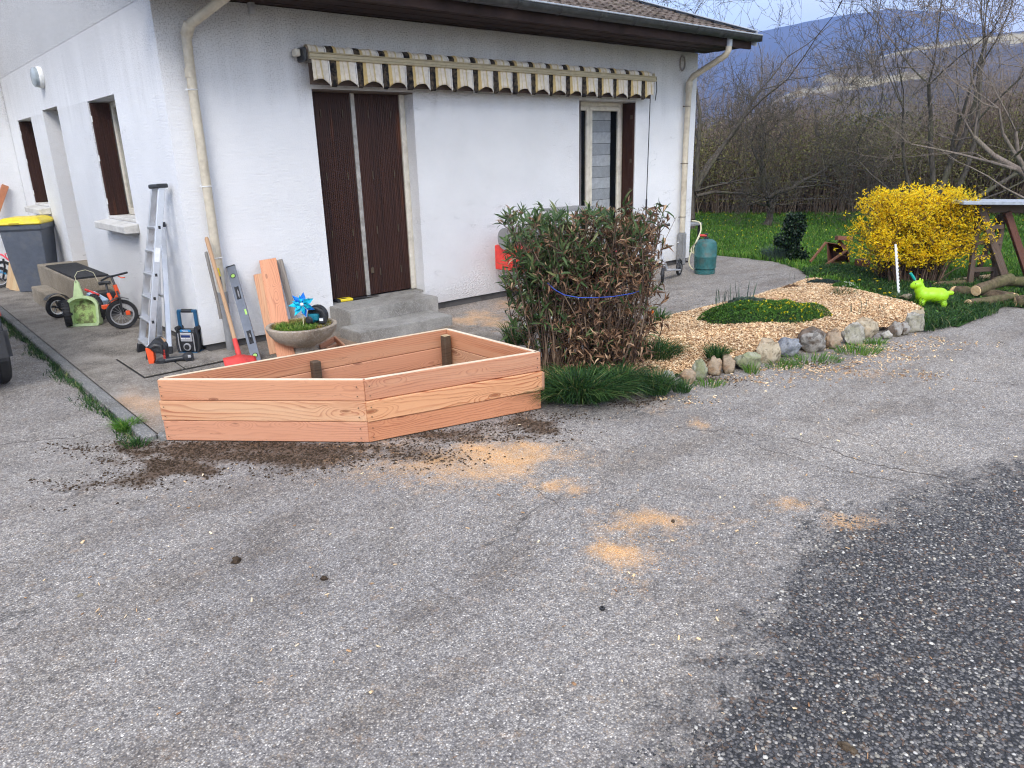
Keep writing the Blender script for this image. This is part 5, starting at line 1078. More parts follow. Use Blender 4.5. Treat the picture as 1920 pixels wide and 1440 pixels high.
# lawn blades: dense near, sparser far
P2 = poly_pts(lawn_poly[:4]+[(11.5,9),(17.5,4),(17.5,-2.5),(9.5,-8)]+lawn_poly[7:], 200000)
k_ = ~inside(P2, np.array(verge_poly)); P2 = P2[k_]; dd_ = np.linalg.norm(P2-CAM[None, :2], axis=1); keep = nr.uniform(0, 1, len(P2)) < np.clip(12.5/dd_, .4, 1)**2; P2 = P2[keep]; dd_ = dd_[keep]
hn = .5+.5*np.array([mnoise.noise(Vector((x*1.1, y*1.1, 0))) for x, y in P2]); edge = np.exp(-seg_dist(P2, np.array(walk_out)[4:13])/.25)
o = blades('lawn_grass', np.column_stack([P2, lawn_z(P2)]), (.035+.06*hn+.06*edge*nr.uniform(0, 1, len(P2)))*nr.uniform(.6, 1.2, len(P2)), M_GRASS, .8, .010); o['kind'] = 'stuff'
P2 = poly_pts([(14,6),(24,10),(26,-8),(14,-4)], 26000); o = blades('lawn_grass', np.column_stack([P2, lawn_z(P2)]), nr.uniform(.05, .11, len(P2)), M_GRASS, .8, .022); o['kind'] = 'stuff'
P2 = poly_pts([(8.5,0),(10,5),(14,7),(17,2),(15,-4),(9,-2.5)], 420); n = len(P2); o = leaves('lawn_daisies', np.repeat(np.column_stack([P2, lawn_z(P2)+nr.uniform(.05, .09, n)]), 2, 0), rdir(2*n, .6), rdir(2*n, 3), np.full(2*n, .022), np.full(2*n, .018), M_DAND, kind='stuff')

# ------------------------------------------------------------------ helpers for upright things seen against a plane facing the drive
def PL(px, py, P0, back=0.0):
    """point on the upright plane through P0 (facing the drive), pushed back by so many metres"""
    P0 = np.asarray(P0)+VF*back; g = ray(px, py); return CAM+g*(((P0-CAM) @ VF)/(g @ VF))
def noise3(P, s=1.0, o=0.0): return np.array([mnoise.noise(Vector((a*s+o, b*s, c*s))) for a, b, c in P])

# ------------------------------------------------------------------ clipped, half dried bush beside the planter
bc = np.array([1.96, -2.76, .03])
bush = thing('dried_bush', bc, 'tall box-clipped bush, green at upper left, dried brown elsewhere, tied with blue cord', 'bush')
A_, B_, RA, RB = [], [], [], []
LC, LD, LG = [], [], []
def bez(p0, p1, p2, n):
    t_ = np.linspace(0, 1, n+1)[:, None]; return (1-t_)**2*p0+2*t_*(1-t_)*p1+t_**2*p2
def to_w(u, w_, z): return bc+VR*u+VF*w_+np.array([0, 0, z-.03])
for i in range(215):
    u0 = nr.uniform(-.36, .40); w0 = nr.uniform(-.2, .2); 
    u1 = np.clip(u0*1.3+nr.normal(0, .22), -.56, .56); w1 = np.clip(w0*1.5+nr.normal(0, .17), -.38, .38); z1 = nr.uniform(1.12, 1.21) if rnd.random() < .62 else nr.uniform(.35, 1.05)
    if u1 > .40: z1 = min(z1+.04, 1.25); u1 += nr.uniform(0, .10)*(z1 > .9)
    p0, p2 = to_w(u0, w0, .0), to_w(u1, w1, z1); p1 = to_w(u0*1.05+nr.normal(0, .13), w0+nr.normal(0, .08), z1*.5)
    pts = bez(p0, p1, p2, 7); r0 = nr.uniform(.004, .009)
    for k in range(7): A_.append(pts[k]); B_.append(pts[k+1]); RA.append(r0*(1-k*.11)); RB.append(r0*(1-(k+1)*.11))
    for j in range(rnd.randint(6, 9)):
        t_ = nr.uniform(.30, 1.0); q0 = pts[min(6, int(t_*7))]+ (pts[min(7, int(t_*7)+1)]-pts[min(6, int(t_*7))])*((t_*7) % 1)
        d = nr.normal(size=3); d[2] = abs(d[2])*.9+.25; d /= np.linalg.norm(d); ln = nr.uniform(.06, .19); q1 = q0+d*ln*.55; q2 = q1+(d+np.array([0, 0, .5]))/1.3*ln*.5
        c_ = (q2-bc); uu, ww, zz = c_ @ VR, c_ @ VF, q2[2]
        if abs(uu) > .60 or abs(ww) > .46 or zz > 1.25+.05*(uu > .35): continue
        A_ += [q0, q1]; B_ += [q1, q2]; RA += [.0028, .0022]; RB += [.0022, .0014]
        gp = 1/(1+math.exp(-((zz-.72)*4.5-(uu+.12)*7.0))); gp = gp*.93+.03
        if uu < -.25 and zz < .75: gp = .75
        if zz < .45 and uu > -.2: gp = .22 if uu < .15 else .04
        isg = rnd.random() < gp; lone = rnd.randint(6, 10) if zz > .75 or zz < .42 or uu > .42 or uu<-.3 else rnd.randint(1, 5)
        for m_ in range(lone):
            dd = nr.normal(size=3)*.75+(q2-q1)/np.linalg.norm(q2-q1)*(.9 if isg else .7); 
            if not isg and zz < .55: dd[2] -= .6
            LC.append(q2-(q2-q1)*nr.uniform(0, .9)); LD.append(dd); LG.append(isg if rnd.random() < .88 else not isg)
for i in range(650):   # skirt of drooping dry leaves near the ground, right part
    uu, ww, zz = nr.uniform(-.15, .5), nr.uniform(-.38, .1), nr.uniform(.04, .40); p = to_w(uu, ww, zz); LC.append(p); d = nr.normal(size=3); d[2] -= .5; LD.append(d); LG.append(rnd.random() < .06)
sticks('stems', A_, B_, RA, RB, M_TWIG, bush, n=5, kind='stuff')
LC, LD, LG = np.array(LC), np.array(LD), np.array(LG); LD /= np.linalg.norm(LD, axis=1)[:, None]
LL = np.where(LG, nr.uniform(.05, .125, len(LC)), nr.uniform(.03, .09, len(LC))); LW = LL*np.where(LG, .16, .18)*nr.uniform(.8, 1.3, len(LC)); LU = rdir(len(LC), 1.2)
near = np.argsort((LC-CAM) @ VF-LL*2.5)[:300]; isn = np.zeros(len(LC), bool); isn[near] = True
for gflag, mt, nm in ((True, M_LGREEN, 'green_leaves'), (False, M_LBROWN, 'dry_leaves')):
    s_ = (LG == gflag) & ~isn; leaves(nm, LC[s_], LD[s_], LU[s_], LL[s_], LW[s_], mt, bush, curl=nr.uniform(-.1, .5, s_.sum()) if gflag else nr.uniform(-.4, 1.1, s_.sum()), fold=.2 if gflag else .45, kind='stuff')
lm = {}
for gflag, mt in ((True, M_LGREEN), (False, M_LBROWN)):
    for v_ in range(3):
        V = leafV(np.zeros((1, 3)), np.array([[1., 0, 0]]), np.array([[0, 0, 1.]]), np.ones(1), np.ones(1)*(.16 if gflag else .19), (.1, .35, .6)[v_] if gflag else (.2, .7, 1.1)[v_], .2 if gflag else .45)[0]
        me = bpy.data.meshes.new('leaf'); me.from_pydata([tuple(p) for p in V], [], [tuple(f_) for f_ in LEAF_F]); me.materials.append(mt); lm[(gflag, v_)] = me
for i in near:
    x = Vector(LD[i]).normalized(); z = Vector(LU[i]); z = (z-x*z.dot(x)).normalized(); y = z.cross(x); o = bpy.data.objects.new('leaf', lm[(bool(LG[i]), rnd.randint(0, 2))])
    link(o, frame(LC[i], x, y, z) @ Matrix.Scale(float(LL[i]), 4), bush)
q = MB(); pts = [PL(x, y, bc, b) for x, y, b in ((1027,531,-.28),(1040,543,-.35),(1058,553,-.38),(1085,558,-.40),(1120,558,-.40),(1150,556,-.39),(1186,550,-.34),(1200,545,-.2),(1190,540,.2),(1100,535,.36),(1035,528,.2))]
q.tube(pts, .0032, 6, closed=True); tag(q.build('blue_cord', M_CORD, smooth=True), 'blue and white speckled cord tied around the dried bush', 'cord')

# ------------------------------------------------------------------ forsythia
fc = np.array([7.50, -3.05, .02]); fors = thing('forsythia', fc, 'rounded box-clipped forsythia covered in yellow blossom at the lawn edge', 'shrub')
A_, B_, RA, RB, TP = [], [], [], [], []
for i in range(330):
    u0, w0 = nr.uniform(-.32, .32), nr.uniform(-.2, .2); th_ = nr.uniform(0, 6.28); e_ = nr.uniform(.05, 1.35)
    u1 = .86*math.copysign(abs(math.cos(th_))**.7, math.cos(th_))*min(1, abs(math.cos(e_)))**.5*nr.uniform(.8, 1)+u0*.3; w1 = .60*math.copysign(abs(math.sin(th_))**.7, math.sin(th_))*abs(math.cos(e_))**.5; z1 = .22+.86*math.sin(e_)**.8
    if rnd.random() < .3: u1, w1, z1 = u1*nr.uniform(.3, .9), w1*nr.uniform(.3, .9), nr.uniform(.95, 1.13)
    u1 = float(np.clip(u1, -.80, .80)); P_ = lambda u, w_, z: fc+VR*u+VF*w_+np.array([0, 0, z])
    pts = bez(P_(u0, w0, 0), P_(u0*1.4, w0*1.4, z1*.55), P_(u1, w1, z1), 6); r0 = nr.uniform(.004, .009)
    for k in range(6): A_.append(pts[k]); B_.append(pts[k+1]); RA.append(r0*(1-k*.12)); RB.append(r0*(1-(k+1)*.12))
    TP.append(pts[3:])
    for j in range(4):
        k = rnd.randint(2, 5); d = nr.normal(size=3); d[2] = abs(d[2])+.2; d /= np.linalg.norm(d); q1 = pts[k]+d*nr.uniform(.1, .26); c_ = q1-fc
        if abs(c_ @ VR) > .88 or abs(c_ @ VF) > .62 or q1[2] > 1.2: continue
        A_.append(pts[k]); B_.append(q1); RA.append(.003); RB.append(.0015); TP.append(np.linspace(pts[k]*.6+q1*.4, q1, 3))
sticks('stems', A_, B_, RA, RB, M_TWIG, fors, n=4, kind='stuff')
TPa = np.concatenate(TP); n = 36000; ii = nr.integers(0, len(TPa), n); C = TPa[ii]+nr.normal(0, .028, (n, 3)); c_ = C-fc; top = np.clip((C[:, 2]-.05)/.60, .25, 1)
clump = noise3(C, 5.0); keep = (nr.uniform(0, 1, n) < top*1.25+.06) & (C[:, 2] > .12) & (clump+nr.uniform(-.25, .25, n) > -.20-.3*(top > .8)); C = C[keep]; n = len(C)
leaves('flowers', np.repeat(C, 3, 0), rdir(3*n, .1), rdir(3*n, .5), nr.uniform(.016, .030, 3*n), nr.uniform(.009, .015, 3*n), M_YEL, fors, curl=-.2, kind='stuff')
n = 1800; ii = nr.integers(0, len(TPa), n); C = TPa[ii]+nr.normal(0, .03, (n, 3)); leaves('leaves', C, rdir(n, .3), rdir(n, 1), nr.uniform(.02, .04, n), nr.uniform(.008, .014, n), M_COVER, fors, kind='stuff')

# ------------------------------------------------------------------ stepladder at the side wall
lad = thing('stepladder', (-.35, .35, ZS), 'silver aluminium stepladder leaning folded against the side wall', 'stepladder')
fL, fR = G(264, 660, ZS), G(281.5, 676, ZS); tL, tR = S(290, 350, -.115), S(303, 348, -.085)
fL[2] += .0; up_ = [0, 0, 1]
def stile(a, b, nm, w_=.055, t_=.026, mat=M_ALU): q = MB(); q.bar(a, b, w_, t_, side=(1, 0, 0)); return q.build(nm, mat, lad, bevel=.004)
def at(a, b, t_): return np.asarray(a)*(1-t_)+np.asarray(b)*t_
stile(at(fL, tL, .05), tL, 'stile'); stile(at(fR, tR, .05), tR, 'stile')
for a, b in ((fL, tL), (fR, tR)): q = MB(); q.bar(a, at(a, b, .055), .066, .038, side=(1, 0, 0)); q.build('foot', M_BLACK, lad, bevel=.006)
for t_ in (.085, .225, .36, .495, .63, .765):
    a, b = at(fL, tL, t_), at(fR, tR, t_); q = MB(); q.bar(a, b, .075, .02, side=(1, 0, 0)); rg = q.build('rung', M_ALU, lad, bevel=.004)
    d = (b-a)/np.linalg.norm(b-a); q = MB(); q.bar(b+d*.0125, b+d*.0145, .026, .020, side=(0, 0, 1)); q.build('rung_end', M_BLACK, rg, bevel=.002)
q = MB(); q.bar(tL+[0, .03, .0], tR+[.0, -.03, .0], .10, .035, side=(1, 0, 0)); q.build('top_cap', M_BLACKP, lad, bevel=.008)
rR = G(318, 667, ZS); rL = rR+(fL-fR)*.95; rt, rtl = S(305, 424, -.035), S(299, 424, -.03); rtl = rt+(tL-tR)
stile(at(rR, rt, .06), rt, 'rear_stile', .045, .022); stile(at(rL, rtl, .06), rtl, 'rear_stile', .045, .022)
for a, b in ((rR, rt), (rL, rtl)): q = MB(); q.bar(a, at(a, b, .07), .055, .034, side=(1, 0, 0)); q.build('foot', M_BLACK, lad, bevel=.006)
q = MB(); q.bar(rt+[0, 0, -.01], rt+[-.0, 0, .035], .05, .035, side=(1, 0, 0)); q.build('cap', M_BLACKP, lad, bevel=.006)
for t_ in (.1, .45, .8): q = MB(); q.bar(at(rL, rtl, t_), at(rR, rt, t_), .025, .02, side=(0, 0, 1)); q.build('brace', M_ALU, lad, bevel=.003)
for tt in (.56, .60):
    q = MB(); p = at(fR, tR, tt+.05); d = (tR-fR)/np.linalg.norm(tR-fR); nrm = (fR-fL)/np.linalg.norm(fR-fL); o_ = p+nrm*.0145; q.bar(o_-d*.06, o_+d*.06, .04, .002, side=(1, 0, 0)); q.build('sticker', M_WHITEP, lad) if tt < .58 else None

# ------------------------------------------------------------------ jobsite radio, tools at the ladder's foot
def local_thing(name, P, label, cat, rot=0.0, group=None, tiltx=0.0):
    """frame: x to the right, y away, z up, standing at P"""
    o = bpy.data.objects.new(name, None); o.empty_display_size = .1; M = Matrix.Translation(Vector(P)) @ Matrix.Rotation(-YAW+rot, 4, 'Z') @ Matrix.Rotation(tiltx, 4, 'X')
    link(o, M); return tag(o, label, cat, group)
def lb(name, mat, par, fn, bevel=0, smooth=False, M=None):
    q = MB(); q.M = WM[par.name] if par.name in WM else Matrix.Identity(4); fn(q); return q.build(name, mat, par, bevel=bevel, smooth=smooth)
rad = local_thing('jobsite_radio', G(356, 664, ZS)+VF*.05, 'black and blue jobsite radio with raised blue carrying handle', 'radio', R(-8))
lb('body', M_BLACKP, rad, lambda q: q.box((-.085, -.05, .012), (.085, .06, .215)), .02)
for sx in (-1, 1):
    lb('side_guard', M_BLACKP, rad, lambda q: q.tube([(sx*.088, -.045, .02), (sx*.100, -.04, .06), (sx*.100, -.03, .16), (sx*.085, -.03, .225)], .012, 8), smooth=True)
    lb('chrome_rail', M_SILVER, rad, lambda q: q.tube([(sx*.068, -.058, .03), (sx*.072, -.062, .10), (sx*.070, -.058, .19)], .005, 6), smooth=True)
    lb('corner_cap', M_BLACK, rad, lambda q: q.tube([(sx*.092, -.03, .225), (sx*.092, .05, .225)], .022, 8), smooth=True)
    lb('foot', M_BLUE, rad, lambda q: q.box((sx*.05-.045, -.07, 0), (sx*.05+.045, .06, .018)), .008)
lb('display_panel', M_SILVER, rad, lambda q: q.box((-.055, -.060, .115), (.055, -.049, .195)), .008)
lb('display', plain('blue_screen', (.02,.04,.14), .15), rad, lambda q: q.box((-.042, -.063, .155), (.042, -.0605, .175)))
lb('button_row', M_WHITEP, rad, lambda q: [q.box((-.045+i*.023, -.063, .140), (-.028+i*.023, -.0605, .147)) for i in range(4)])
lb('brand_strip', plain('bright_blue_label', (.01,.18,.42), .4), rad, lambda q: q.box((-.05, -.056, .200), (.05, -.046, .222)), .004)
lb('dial', M_SILVER, rad, lambda q: q.lathe([(.034, -.052), (.034, -.062), (.024, -.064), (.024, -.060)], (0, 0, .068), 20, axis='Y'), smooth=True)
lb('dial_knob', M_BLACK, rad, lambda q: q.lathe([(.022, -.060), (.020, -.072), (.001, -.073)], (0, 0, .068), 16, axis='Y'), smooth=True)
lb('handle', M_BLUE, rad, lambda q: (q.bar((-.085, .02, .21), (-.08, .02, .375), .03, .022, (1, 0, 0)), q.bar((.075, .02, .21), (.075, .02, .375), .03, .022, (1, 0, 0)), q.bar((-.09, .02, .375), (.09, .02, .375), .026, .026)), .005)
lb('grip', M_BLACK, rad, lambda q: q.tube([(-.048, .02, .376), (.048, .02, .376)], .017, 10), smooth=True)
fcu = bpy.data.curves.new('lettering', 'FONT'); fcu.body = 'Makita'; fcu.size = .022; fcu.extrude = .0004; fcu.align_x = 'CENTER'; fo = bpy.data.objects.new('lettering', fcu); col.objects.link(fo)
dg = bpy.context.evaluated_depsgraph_get(); tme = bpy.data.meshes.new_from_object(fo.evaluated_get(dg)); bpy.data.objects.remove(fo); tme.materials.clear(); tme.materials.append(M_WHITEP)
link(bpy.data.objects.new('lettering', tme), WM[rad.name] @ Matrix.Translation((0, -.0568, .205)) @ Matrix.Rotation(R(90), 4, 'X'), rad)

rt_ = local_thing('cordless_tool', G(303, 682, ZS), 'upright orange-red and black cordless tool standing at the foot of the ladder', 'power tool', R(12))
lb('red_cover', M_ORANGE, rt_, lambda q: q.add([(-.09,-.03,.0),(-.055,-.035,.0),(-.04,-.035,.05),(-.04,-.035,.11),(-.07,-.035,.15),(-.10,-.03,.15),(-.09,.03,.0),(-.055,.03,.0),(-.04,.03,.05),(-.04,.03,.11),(-.07,.03,.15),(-.10,.03,.15)], [(0,1,2,3,4,5),(11,10,9,8,7,6)]+[(i,(i+1)%6,6+(i+1)%6,6+i) for i in range(6)]), .004)
lb('body', M_BLACKP, rt_, lambda q: (q.add([(-.095,-.03,.15),(-.07,-.04,.15),(-.02,-.04,.10),(.02,-.04,.10),(.06,-.03,.02),(.07,-.03,.16),(.03,-.03,.235),(-.01,-.03,.23)]+[(a_,b_+.07,c_) for a_,b_,c_ in [(-.095,-.03,.15),(-.07,-.04,.15),(-.02,-.04,.10),(.02,-.04,.10),(.06,-.03,.02),(.07,-.03,.16),(.03,-.03,.235),(-.01,-.03,.23)]], [tuple(range(8)), tuple(range(15,7,-1))]+[(i,(i+1)%8,8+(i+1)%8,8+i) for i in range(8)])), .006)
lb('grip', M_DKMETAL, rt_, lambda q: q.tube([(-.05,-.045,.155),(-.01,-.05,.175),(.025,-.05,.165),(.03,-.05,.10)], [.014,.02,.02,.014], 8), smooth=True)
lb('battery', M_BLACKP, rt_, lambda q: q.box((-.035, -.055, .0), (.045, .03, .05)), .008)
lb('red_grille', M_RED, rt_, lambda q: [q.box((.034, -.046, .05+i*.014), (.052, -.040, .058+i*.014)) for i in range(6)])
lb('muzzle', M_HANDLE, rt_, lambda q: q.tube([(.02,-.0,.22),(.06,-.0,.19)], .016, 8), smooth=True)
gr = local_thing('cordless_grinder', G(333, 681, ZS), 'black cordless angle grinder lying in front of the radio', 'power tool', R(16))
lb('battery', M_BLACKP, gr, lambda q: q.box((-.150, -.035, .0), (-.085, .035, .055)), .012)
lb('body', M_BLACKP, gr, lambda q: q.tube([(-.10,0,.03),(-.05,0,.035),(.02,0,.04),(.06,0,.042)], [.030,.024,.020,.024], 10), smooth=True)
lb('head', M_BLACK, gr, lambda q: q.tube([(.05,0,.045),(.075,0,.045),(.115,0,.045),(.13,0,.045)], [.026,.044,.044,.034], 12), smooth=True)
lb('window', M_SILVER, gr, lambda q: q.box((.095, -.048, .048), (.12, -.040, .072)), .003)
lb('guard_ring', M_DKMETAL, gr, lambda q: q.tube([(.10+math.cos(a)*.028, -.036, .035+math.sin(a)*.028) for a in [k*math.pi/8 for k in range(16)]], .006, 5, closed=True), smooth=True)

# ------------------------------------------------------------------ shovels, broom, level, planks at the front wall
def shovel(name, T_, Bt, label, blade_mat, hmat, blade=True, r=.017):
    T_, Bt = np.array(T_), np.array(Bt); L_ = np.linalg.norm(T_-Bt); x, y, z, ln = axes(Bt, T_, (1, 0, 0)); o = bpy.data.objects.new(name, None); M = frame(Bt, x, y, z); link(o, M); tag(o, label, 'shovel' if blade else 'broom')
    q = MB(); q.M = M; q.tube([(.33, 0, 0), (ln*.5, .012, 0), (ln*.8, .006, 0), (ln-.02, 0, 0), (ln, 0, 0)], [r, r*.95, r*1.0, r*1.1, r*.8], 10); q.build('handle', hmat, o, smooth=True)
    if blade:
        q = MB(); q.M = M; q.tube([(.40, 0, 0), (.27, 0, 0), (.21, .0, 0)], [r*1.15, r*1.25, r*1.0], 10); q.build('socket', blade_mat, o, smooth=True)
        V, Fc = [], []; nx, nz = 8, 8
        for i in range(nx+1):
            xx = .235*(1-i/nx)+.0; wd = .125*(1 if xx > .12 else math.sqrt(max(.02, 1-((.12-xx)/.135)**2)))
            for j in range(nz+1): s_ = -1+2*j/nz; V.append((xx, -.022*s_*s_*1.0+.018+(.012 if abs(s_) < .3 else 0)*(xx/.235), s_*wd))
        Fc = [(i*(nz+1)+j, i*(nz+1)+j+1, (i+1)*(nz+1)+j+1, (i+1)*(nz+1)+j) for i in range(nx) for j in range(nz)]
        q = MB(); q.M = M; q.add(V, Fc); bl = q.build('blade', blade_mat, o, smooth=True); md = bl.modifiers.new('t', 'SOLIDIFY'); md.thickness = .003
    return o
shovel('shovel', F(387, 446, -.14), G(462, 716, ZS)+[0, 0, .0], 'red bladed shovel with pale wooden handle leaning on the left downpipe', M_RED, M_HANDLE)
sv = shovel('shovel_handle', F(386, 472, -.10), G(430, 668, ZS), 'older dark wooden handle leaning behind the red shovel', M_DKMETAL, M_OLDWOOD, blade=False, r=.014); sv['category'] = 'tool'; sv.name = 'long_handle_tool'; WM['long_handle_tool'] = WM['shovel_handle']
q = MB(); e0, e1 = F(407, 503, -.115), F(411, 518, -.115); q.tube([e0, e1], .014, 8); yk = q.build('tool_clip', M_YELP, sv, smooth=True)
q = MB(); q.tube([F(412, 519, -.115), F(421, 565, -.12)], .007, 6); q.build('black_rod', M_BLACKP, sv)
q = MB(); a_, b_ = F(400, 494, -.185), F(407, 520, -.205); q.bar(a_, b_, .014, .002, side=(1, 0, 0)); tag(q.build('handle_label', M_WHITEP, sv))

Tl, Bl = F(433, 501, -.035), G(482, 678, ZS); x, y, z, ln = axes(Bl, Tl, VR); lv = bpy.data.objects.new('spirit_level', None); LM = frame(Bl, x, y, z); link(lv, LM); tag(lv, 'long grey spirit level with oval hand holes leaning upright on the wall', 'spirit level')
H2 = .037; hs_ = [(.17, .30), (.62, .75)]
def lev(q):
    q.M = LM; xs = [0]+[v for h in hs_ for v in h]+[ln]
    for i in range(0, len(xs), 2): q.box((xs[i], -.012, -H2), (xs[i+1], .012, H2))
    for a, b in hs_: q.box((a, -.012, -H2), (b, .012, -.017)); q.box((a, -.012, .020), (b, .012, H2))
q = MB(); lev(q); q.build('body', M_LEVEL, lv, weld=False)
for a, b in hs_:
    q = MB(); q.M = LM; pts = [((a+b)/2+math.cos(t_)*(b-a)/2*.96, 0, .0015+math.sin(t_)*.018) for t_ in [k*math.pi/10 for k in range(20)]]; q.tube(pts, [.0125]*20, 5, closed=True); q.build('hand_hole', M_BLACK, lv)
for c in (.055, ln-.10):
    q = MB(); q.M = LM; q.lathe([(.024, -.0135), (.024, .0135)], (c, 0, 0), 16, axis='Y'); vv_ = q.build('vial_ring', M_BLACK, lv)
    q = MB(); q.M = LM; q.lathe([(.017, -.0145), (.017, .0145)], (c, 0, 0), 14, axis='Y'); q.build('vial', M_VIAL, vv_)
q = MB(); q.M = LM; q.box((ln*.5-.03, -.014, .012), (ln*.5+.03, .014, H2-.004)); q.build('vial', M_VIAL, lv, bevel=.004)
q = MB(); q.M = LM; q.box((ln-.002, -.014, -H2-.002), (ln+.012, .014, H2+.002)); q.box((-.008, -.014, -H2-.002), (.0, .014, H2+.002)); q.build('end_cap', M_BLACK, lv, bevel=.003)

GP = 'planks leaning on the front wall'
def plank(T_, Bt, w_, t_, mat, label): o = board('leaning_plank', Bt, T_, (.85, -.5, 0), w_, t_, mat, None, bevel=.003); return tag(o, label, 'plank', GP)
plank(F(502, 487, -.065), G(536, 674, ZS)+[0, -.02, 0], .150, .024, M_FIR, 'widest fresh pink fir plank leaning on the wall behind the bowl')
plank(F(487, 514, -.03), G(520, 664, ZS)+[.0, .02, 0], .110, .024, M_FIR2, 'shorter fresh fir plank at the left behind the widest one')
plank(F(524, 488, -.035), G(566, 650, ZS), .058, .045, M_OLDWOOD, 'weathered grey post leaning right of the fresh planks')

# ------------------------------------------------------------------ concrete bowl planter with its things
bw = G(572, 665, ZS); bw[1] += .0
bowl = thing('stone_bowl', bw, 'round weathered concrete flower bowl on a foot beside the steps', 'flower bowl')
RB_ = .295
q = MB(); q.lathe([(.13, 0), (.125, .03), (.095, .075), (.115, .10), (.17, .115), (.235, .155), (.275, .20), (RB_, .245), (RB_+.004, .265), (RB_-.002, .272), (RB_-.028, .272), (RB_-.035, .262), (RB_-.04, .225), (.05, .20)], (bw[0], bw[1], ZS), 40); q.build('bowl', M_BOWL, bowl, smooth=True)
zi = ZS+.235; q = MB(); q.lathe([(.26, 0), (.24, .018), (.12, .035), (.001, .04)], (bw[0], bw[1], zi-.005), 24); q.build('soil', M_SOIL, bowl, smooth=True, kind='stuff')
n = 2600; a = nr.uniform(0, 6.28, n); rr = .245*np.sqrt(nr.uniform(0, 1, n)); P = np.column_stack([bw[0]+np.cos(a)*rr, bw[1]+np.sin(a)*rr, np.full(n, zi+.015)]); gl_ = ((P-bw) @ VF < .02) & (np.abs((P-bw) @ VR+.02) < .17)
o = blades('green_growth', P[gl_], nr.uniform(.02, .06, gl_.sum()), leafmat('bowl_green', [(0, (.04,.10,.01)), (.6, (.10,.20,.02)), (1, (.25,.30,.06))], .5), .9, .005, parent=bowl); o['kind'] = 'stuff'
o = blades('dry_growth', P[~gl_], nr.uniform(.015, .05, (~gl_).sum()), leafmat('bowl_dry', [(0, (.12,.08,.025)), (.5, (.30,.21,.06)), (1, (.26,.30,.08))], .6), 1.1, .005, parent=bowl); o['kind'] = 'stuff'
pw = PL(566, 572, bw, -.06); pin = thing('pinwheel', (pw[0], pw[1], zi), 'shiny blue foil pinwheel with white centre stuck in the bowl', 'pinwheel')
ax_ = np.array([-.35, -.8, .35]); ax_ /= np.linalg.norm(ax_); e1 = np.cross(ax_, [0, 0, 1.]); e1 /= np.linalg.norm(e1); e2 = np.cross(e1, ax_)
for lay, (n_, rr, mt) in enumerate(((7, .112, M_BLUEFOIL), (6, .085, M_CYANFOIL))):
    for i in range(n_):
        a = 2*math.pi*i/n_+lay*.4; d = e1*math.cos(a)+e2*math.sin(a); s_ = -e1*math.sin(a)+e2*math.cos(a); c0 = pw+ax_*(.012*lay+.004)
        V = [c0, c0+d*rr*.55+s_*rr*.22+ax_*.004, c0+d*rr, c0+d*rr*.5-s_*rr*.20+ax_*.030, c0+d*rr*.25+ax_*.02]
        q = MB(); q.add([tuple(v) for v in V], [(0, 1, 4), (1, 2, 4), (2, 3, 4), (3, 0, 4)]); bl = q.build('petal', mt if (i+lay) % 3 else M_CYANFOIL, pin); md = bl.modifiers.new('t', 'SOLIDIFY'); md.thickness = .0008
q = MB(); q.tube([pw+ax_*.02, pw+ax_*.042], [.018, .010], 10); q.build('hub', M_WHITEP, pin, smooth=True)
q = MB(); q.tube([pw-ax_*.004, np.array([pw[0]-.003, pw[1]+.004, zi+.01])], .0045, 6); q.build('stick', plain('cream_stick', (.7,.65,.4), .5), pin)
sw = local_thing('circular_saw', PL(596, 604, bw, .02)*[1, 1, 0]+[0, 0, zi+.03], 'black and teal cordless circular saw resting in the bowl', 'power tool', R(-10))
lb('guard', M_BLACKP, sw, lambda q: q.lathe([(.03, -.03), (.085, -.03), (.09, -.02), (.09, .01), (.03, .015)], (.01, 0, .08), 22, axis='Y'), smooth=True)
lb('motor', M_TOOLT, sw, lambda q: q.tube([(-.03, -.10, .055), (-.03, -.03, .055)], [.032, .042], 14), smooth=True)
lb('motor_cap', M_BLACK, sw, lambda q: q.tube([(-.03, -.115, .055), (-.03, -.101, .055)], [.02, .034], 12), smooth=True)
lb('handle', M_BLACK, sw, lambda q: q.tube([(-.05, -.04, .10), (-.03, -.045, .135), (.02, -.045, .145), (.07, -.045, .12), (.085, -.04, .07)], [.015, .018, .016, .018, .02], 8), smooth=True)
lb('battery', M_BLACKP, sw, lambda q: q.box((.045, -.085, .02), (.10, -.02, .075)), .008)
lb('teal_housing', M_TOOLT, sw, lambda q: (q.box((-.06, -.075, .04), (.04, -.03, .10)), q.box((-.085, -.06, .015), (-.05, -.02, .06))), .01)
lb('label', M_WHITEP, sw, lambda q: q.box((.055, -.0875, .045), (.09, -.0855, .068)), .002)
lb('base_plate', M_SILVER, sw, lambda q: q.box((-.10, -.07, -.004), (.10, .03, .0)), .001)

e0, e1_, e2_ = G(632, 566, .27), G(660, 562, .27), G(712, 555, .27); dsw = (e2_-e0)/np.linalg.norm(e2_-e0); hs = thing('hand_saw', e0, 'hand saw with yellow and black handle lying on the upper front step', 'hand saw')
prp = np.array([-dsw[1], dsw[0], 0]); zz = .266
q = MB(); P1 = [e0+prp*.055, e0-prp*.03, e1_-prp*.04, e1_+prp*.06]; q.add([(p[0], p[1], zz) for p in P1]+[(p[0], p[1], zz+.028) for p in P1], [(3,2,1,0),(4,5,6,7),(0,1,5,4),(1,2,6,5),(2,3,7,6),(3,0,4,7)]); hd = q.build('handle', M_YELP, hs, bevel=.008)
q = MB(); c_ = (e0+e1_)/2; q.box((c_[0]-.03, c_[1]-.014, zz+.0281), (c_[0]+.02, c_[1]+.014, zz+.031)); q.build('grip_inlay', M_BLACK, hd, bevel=.002)
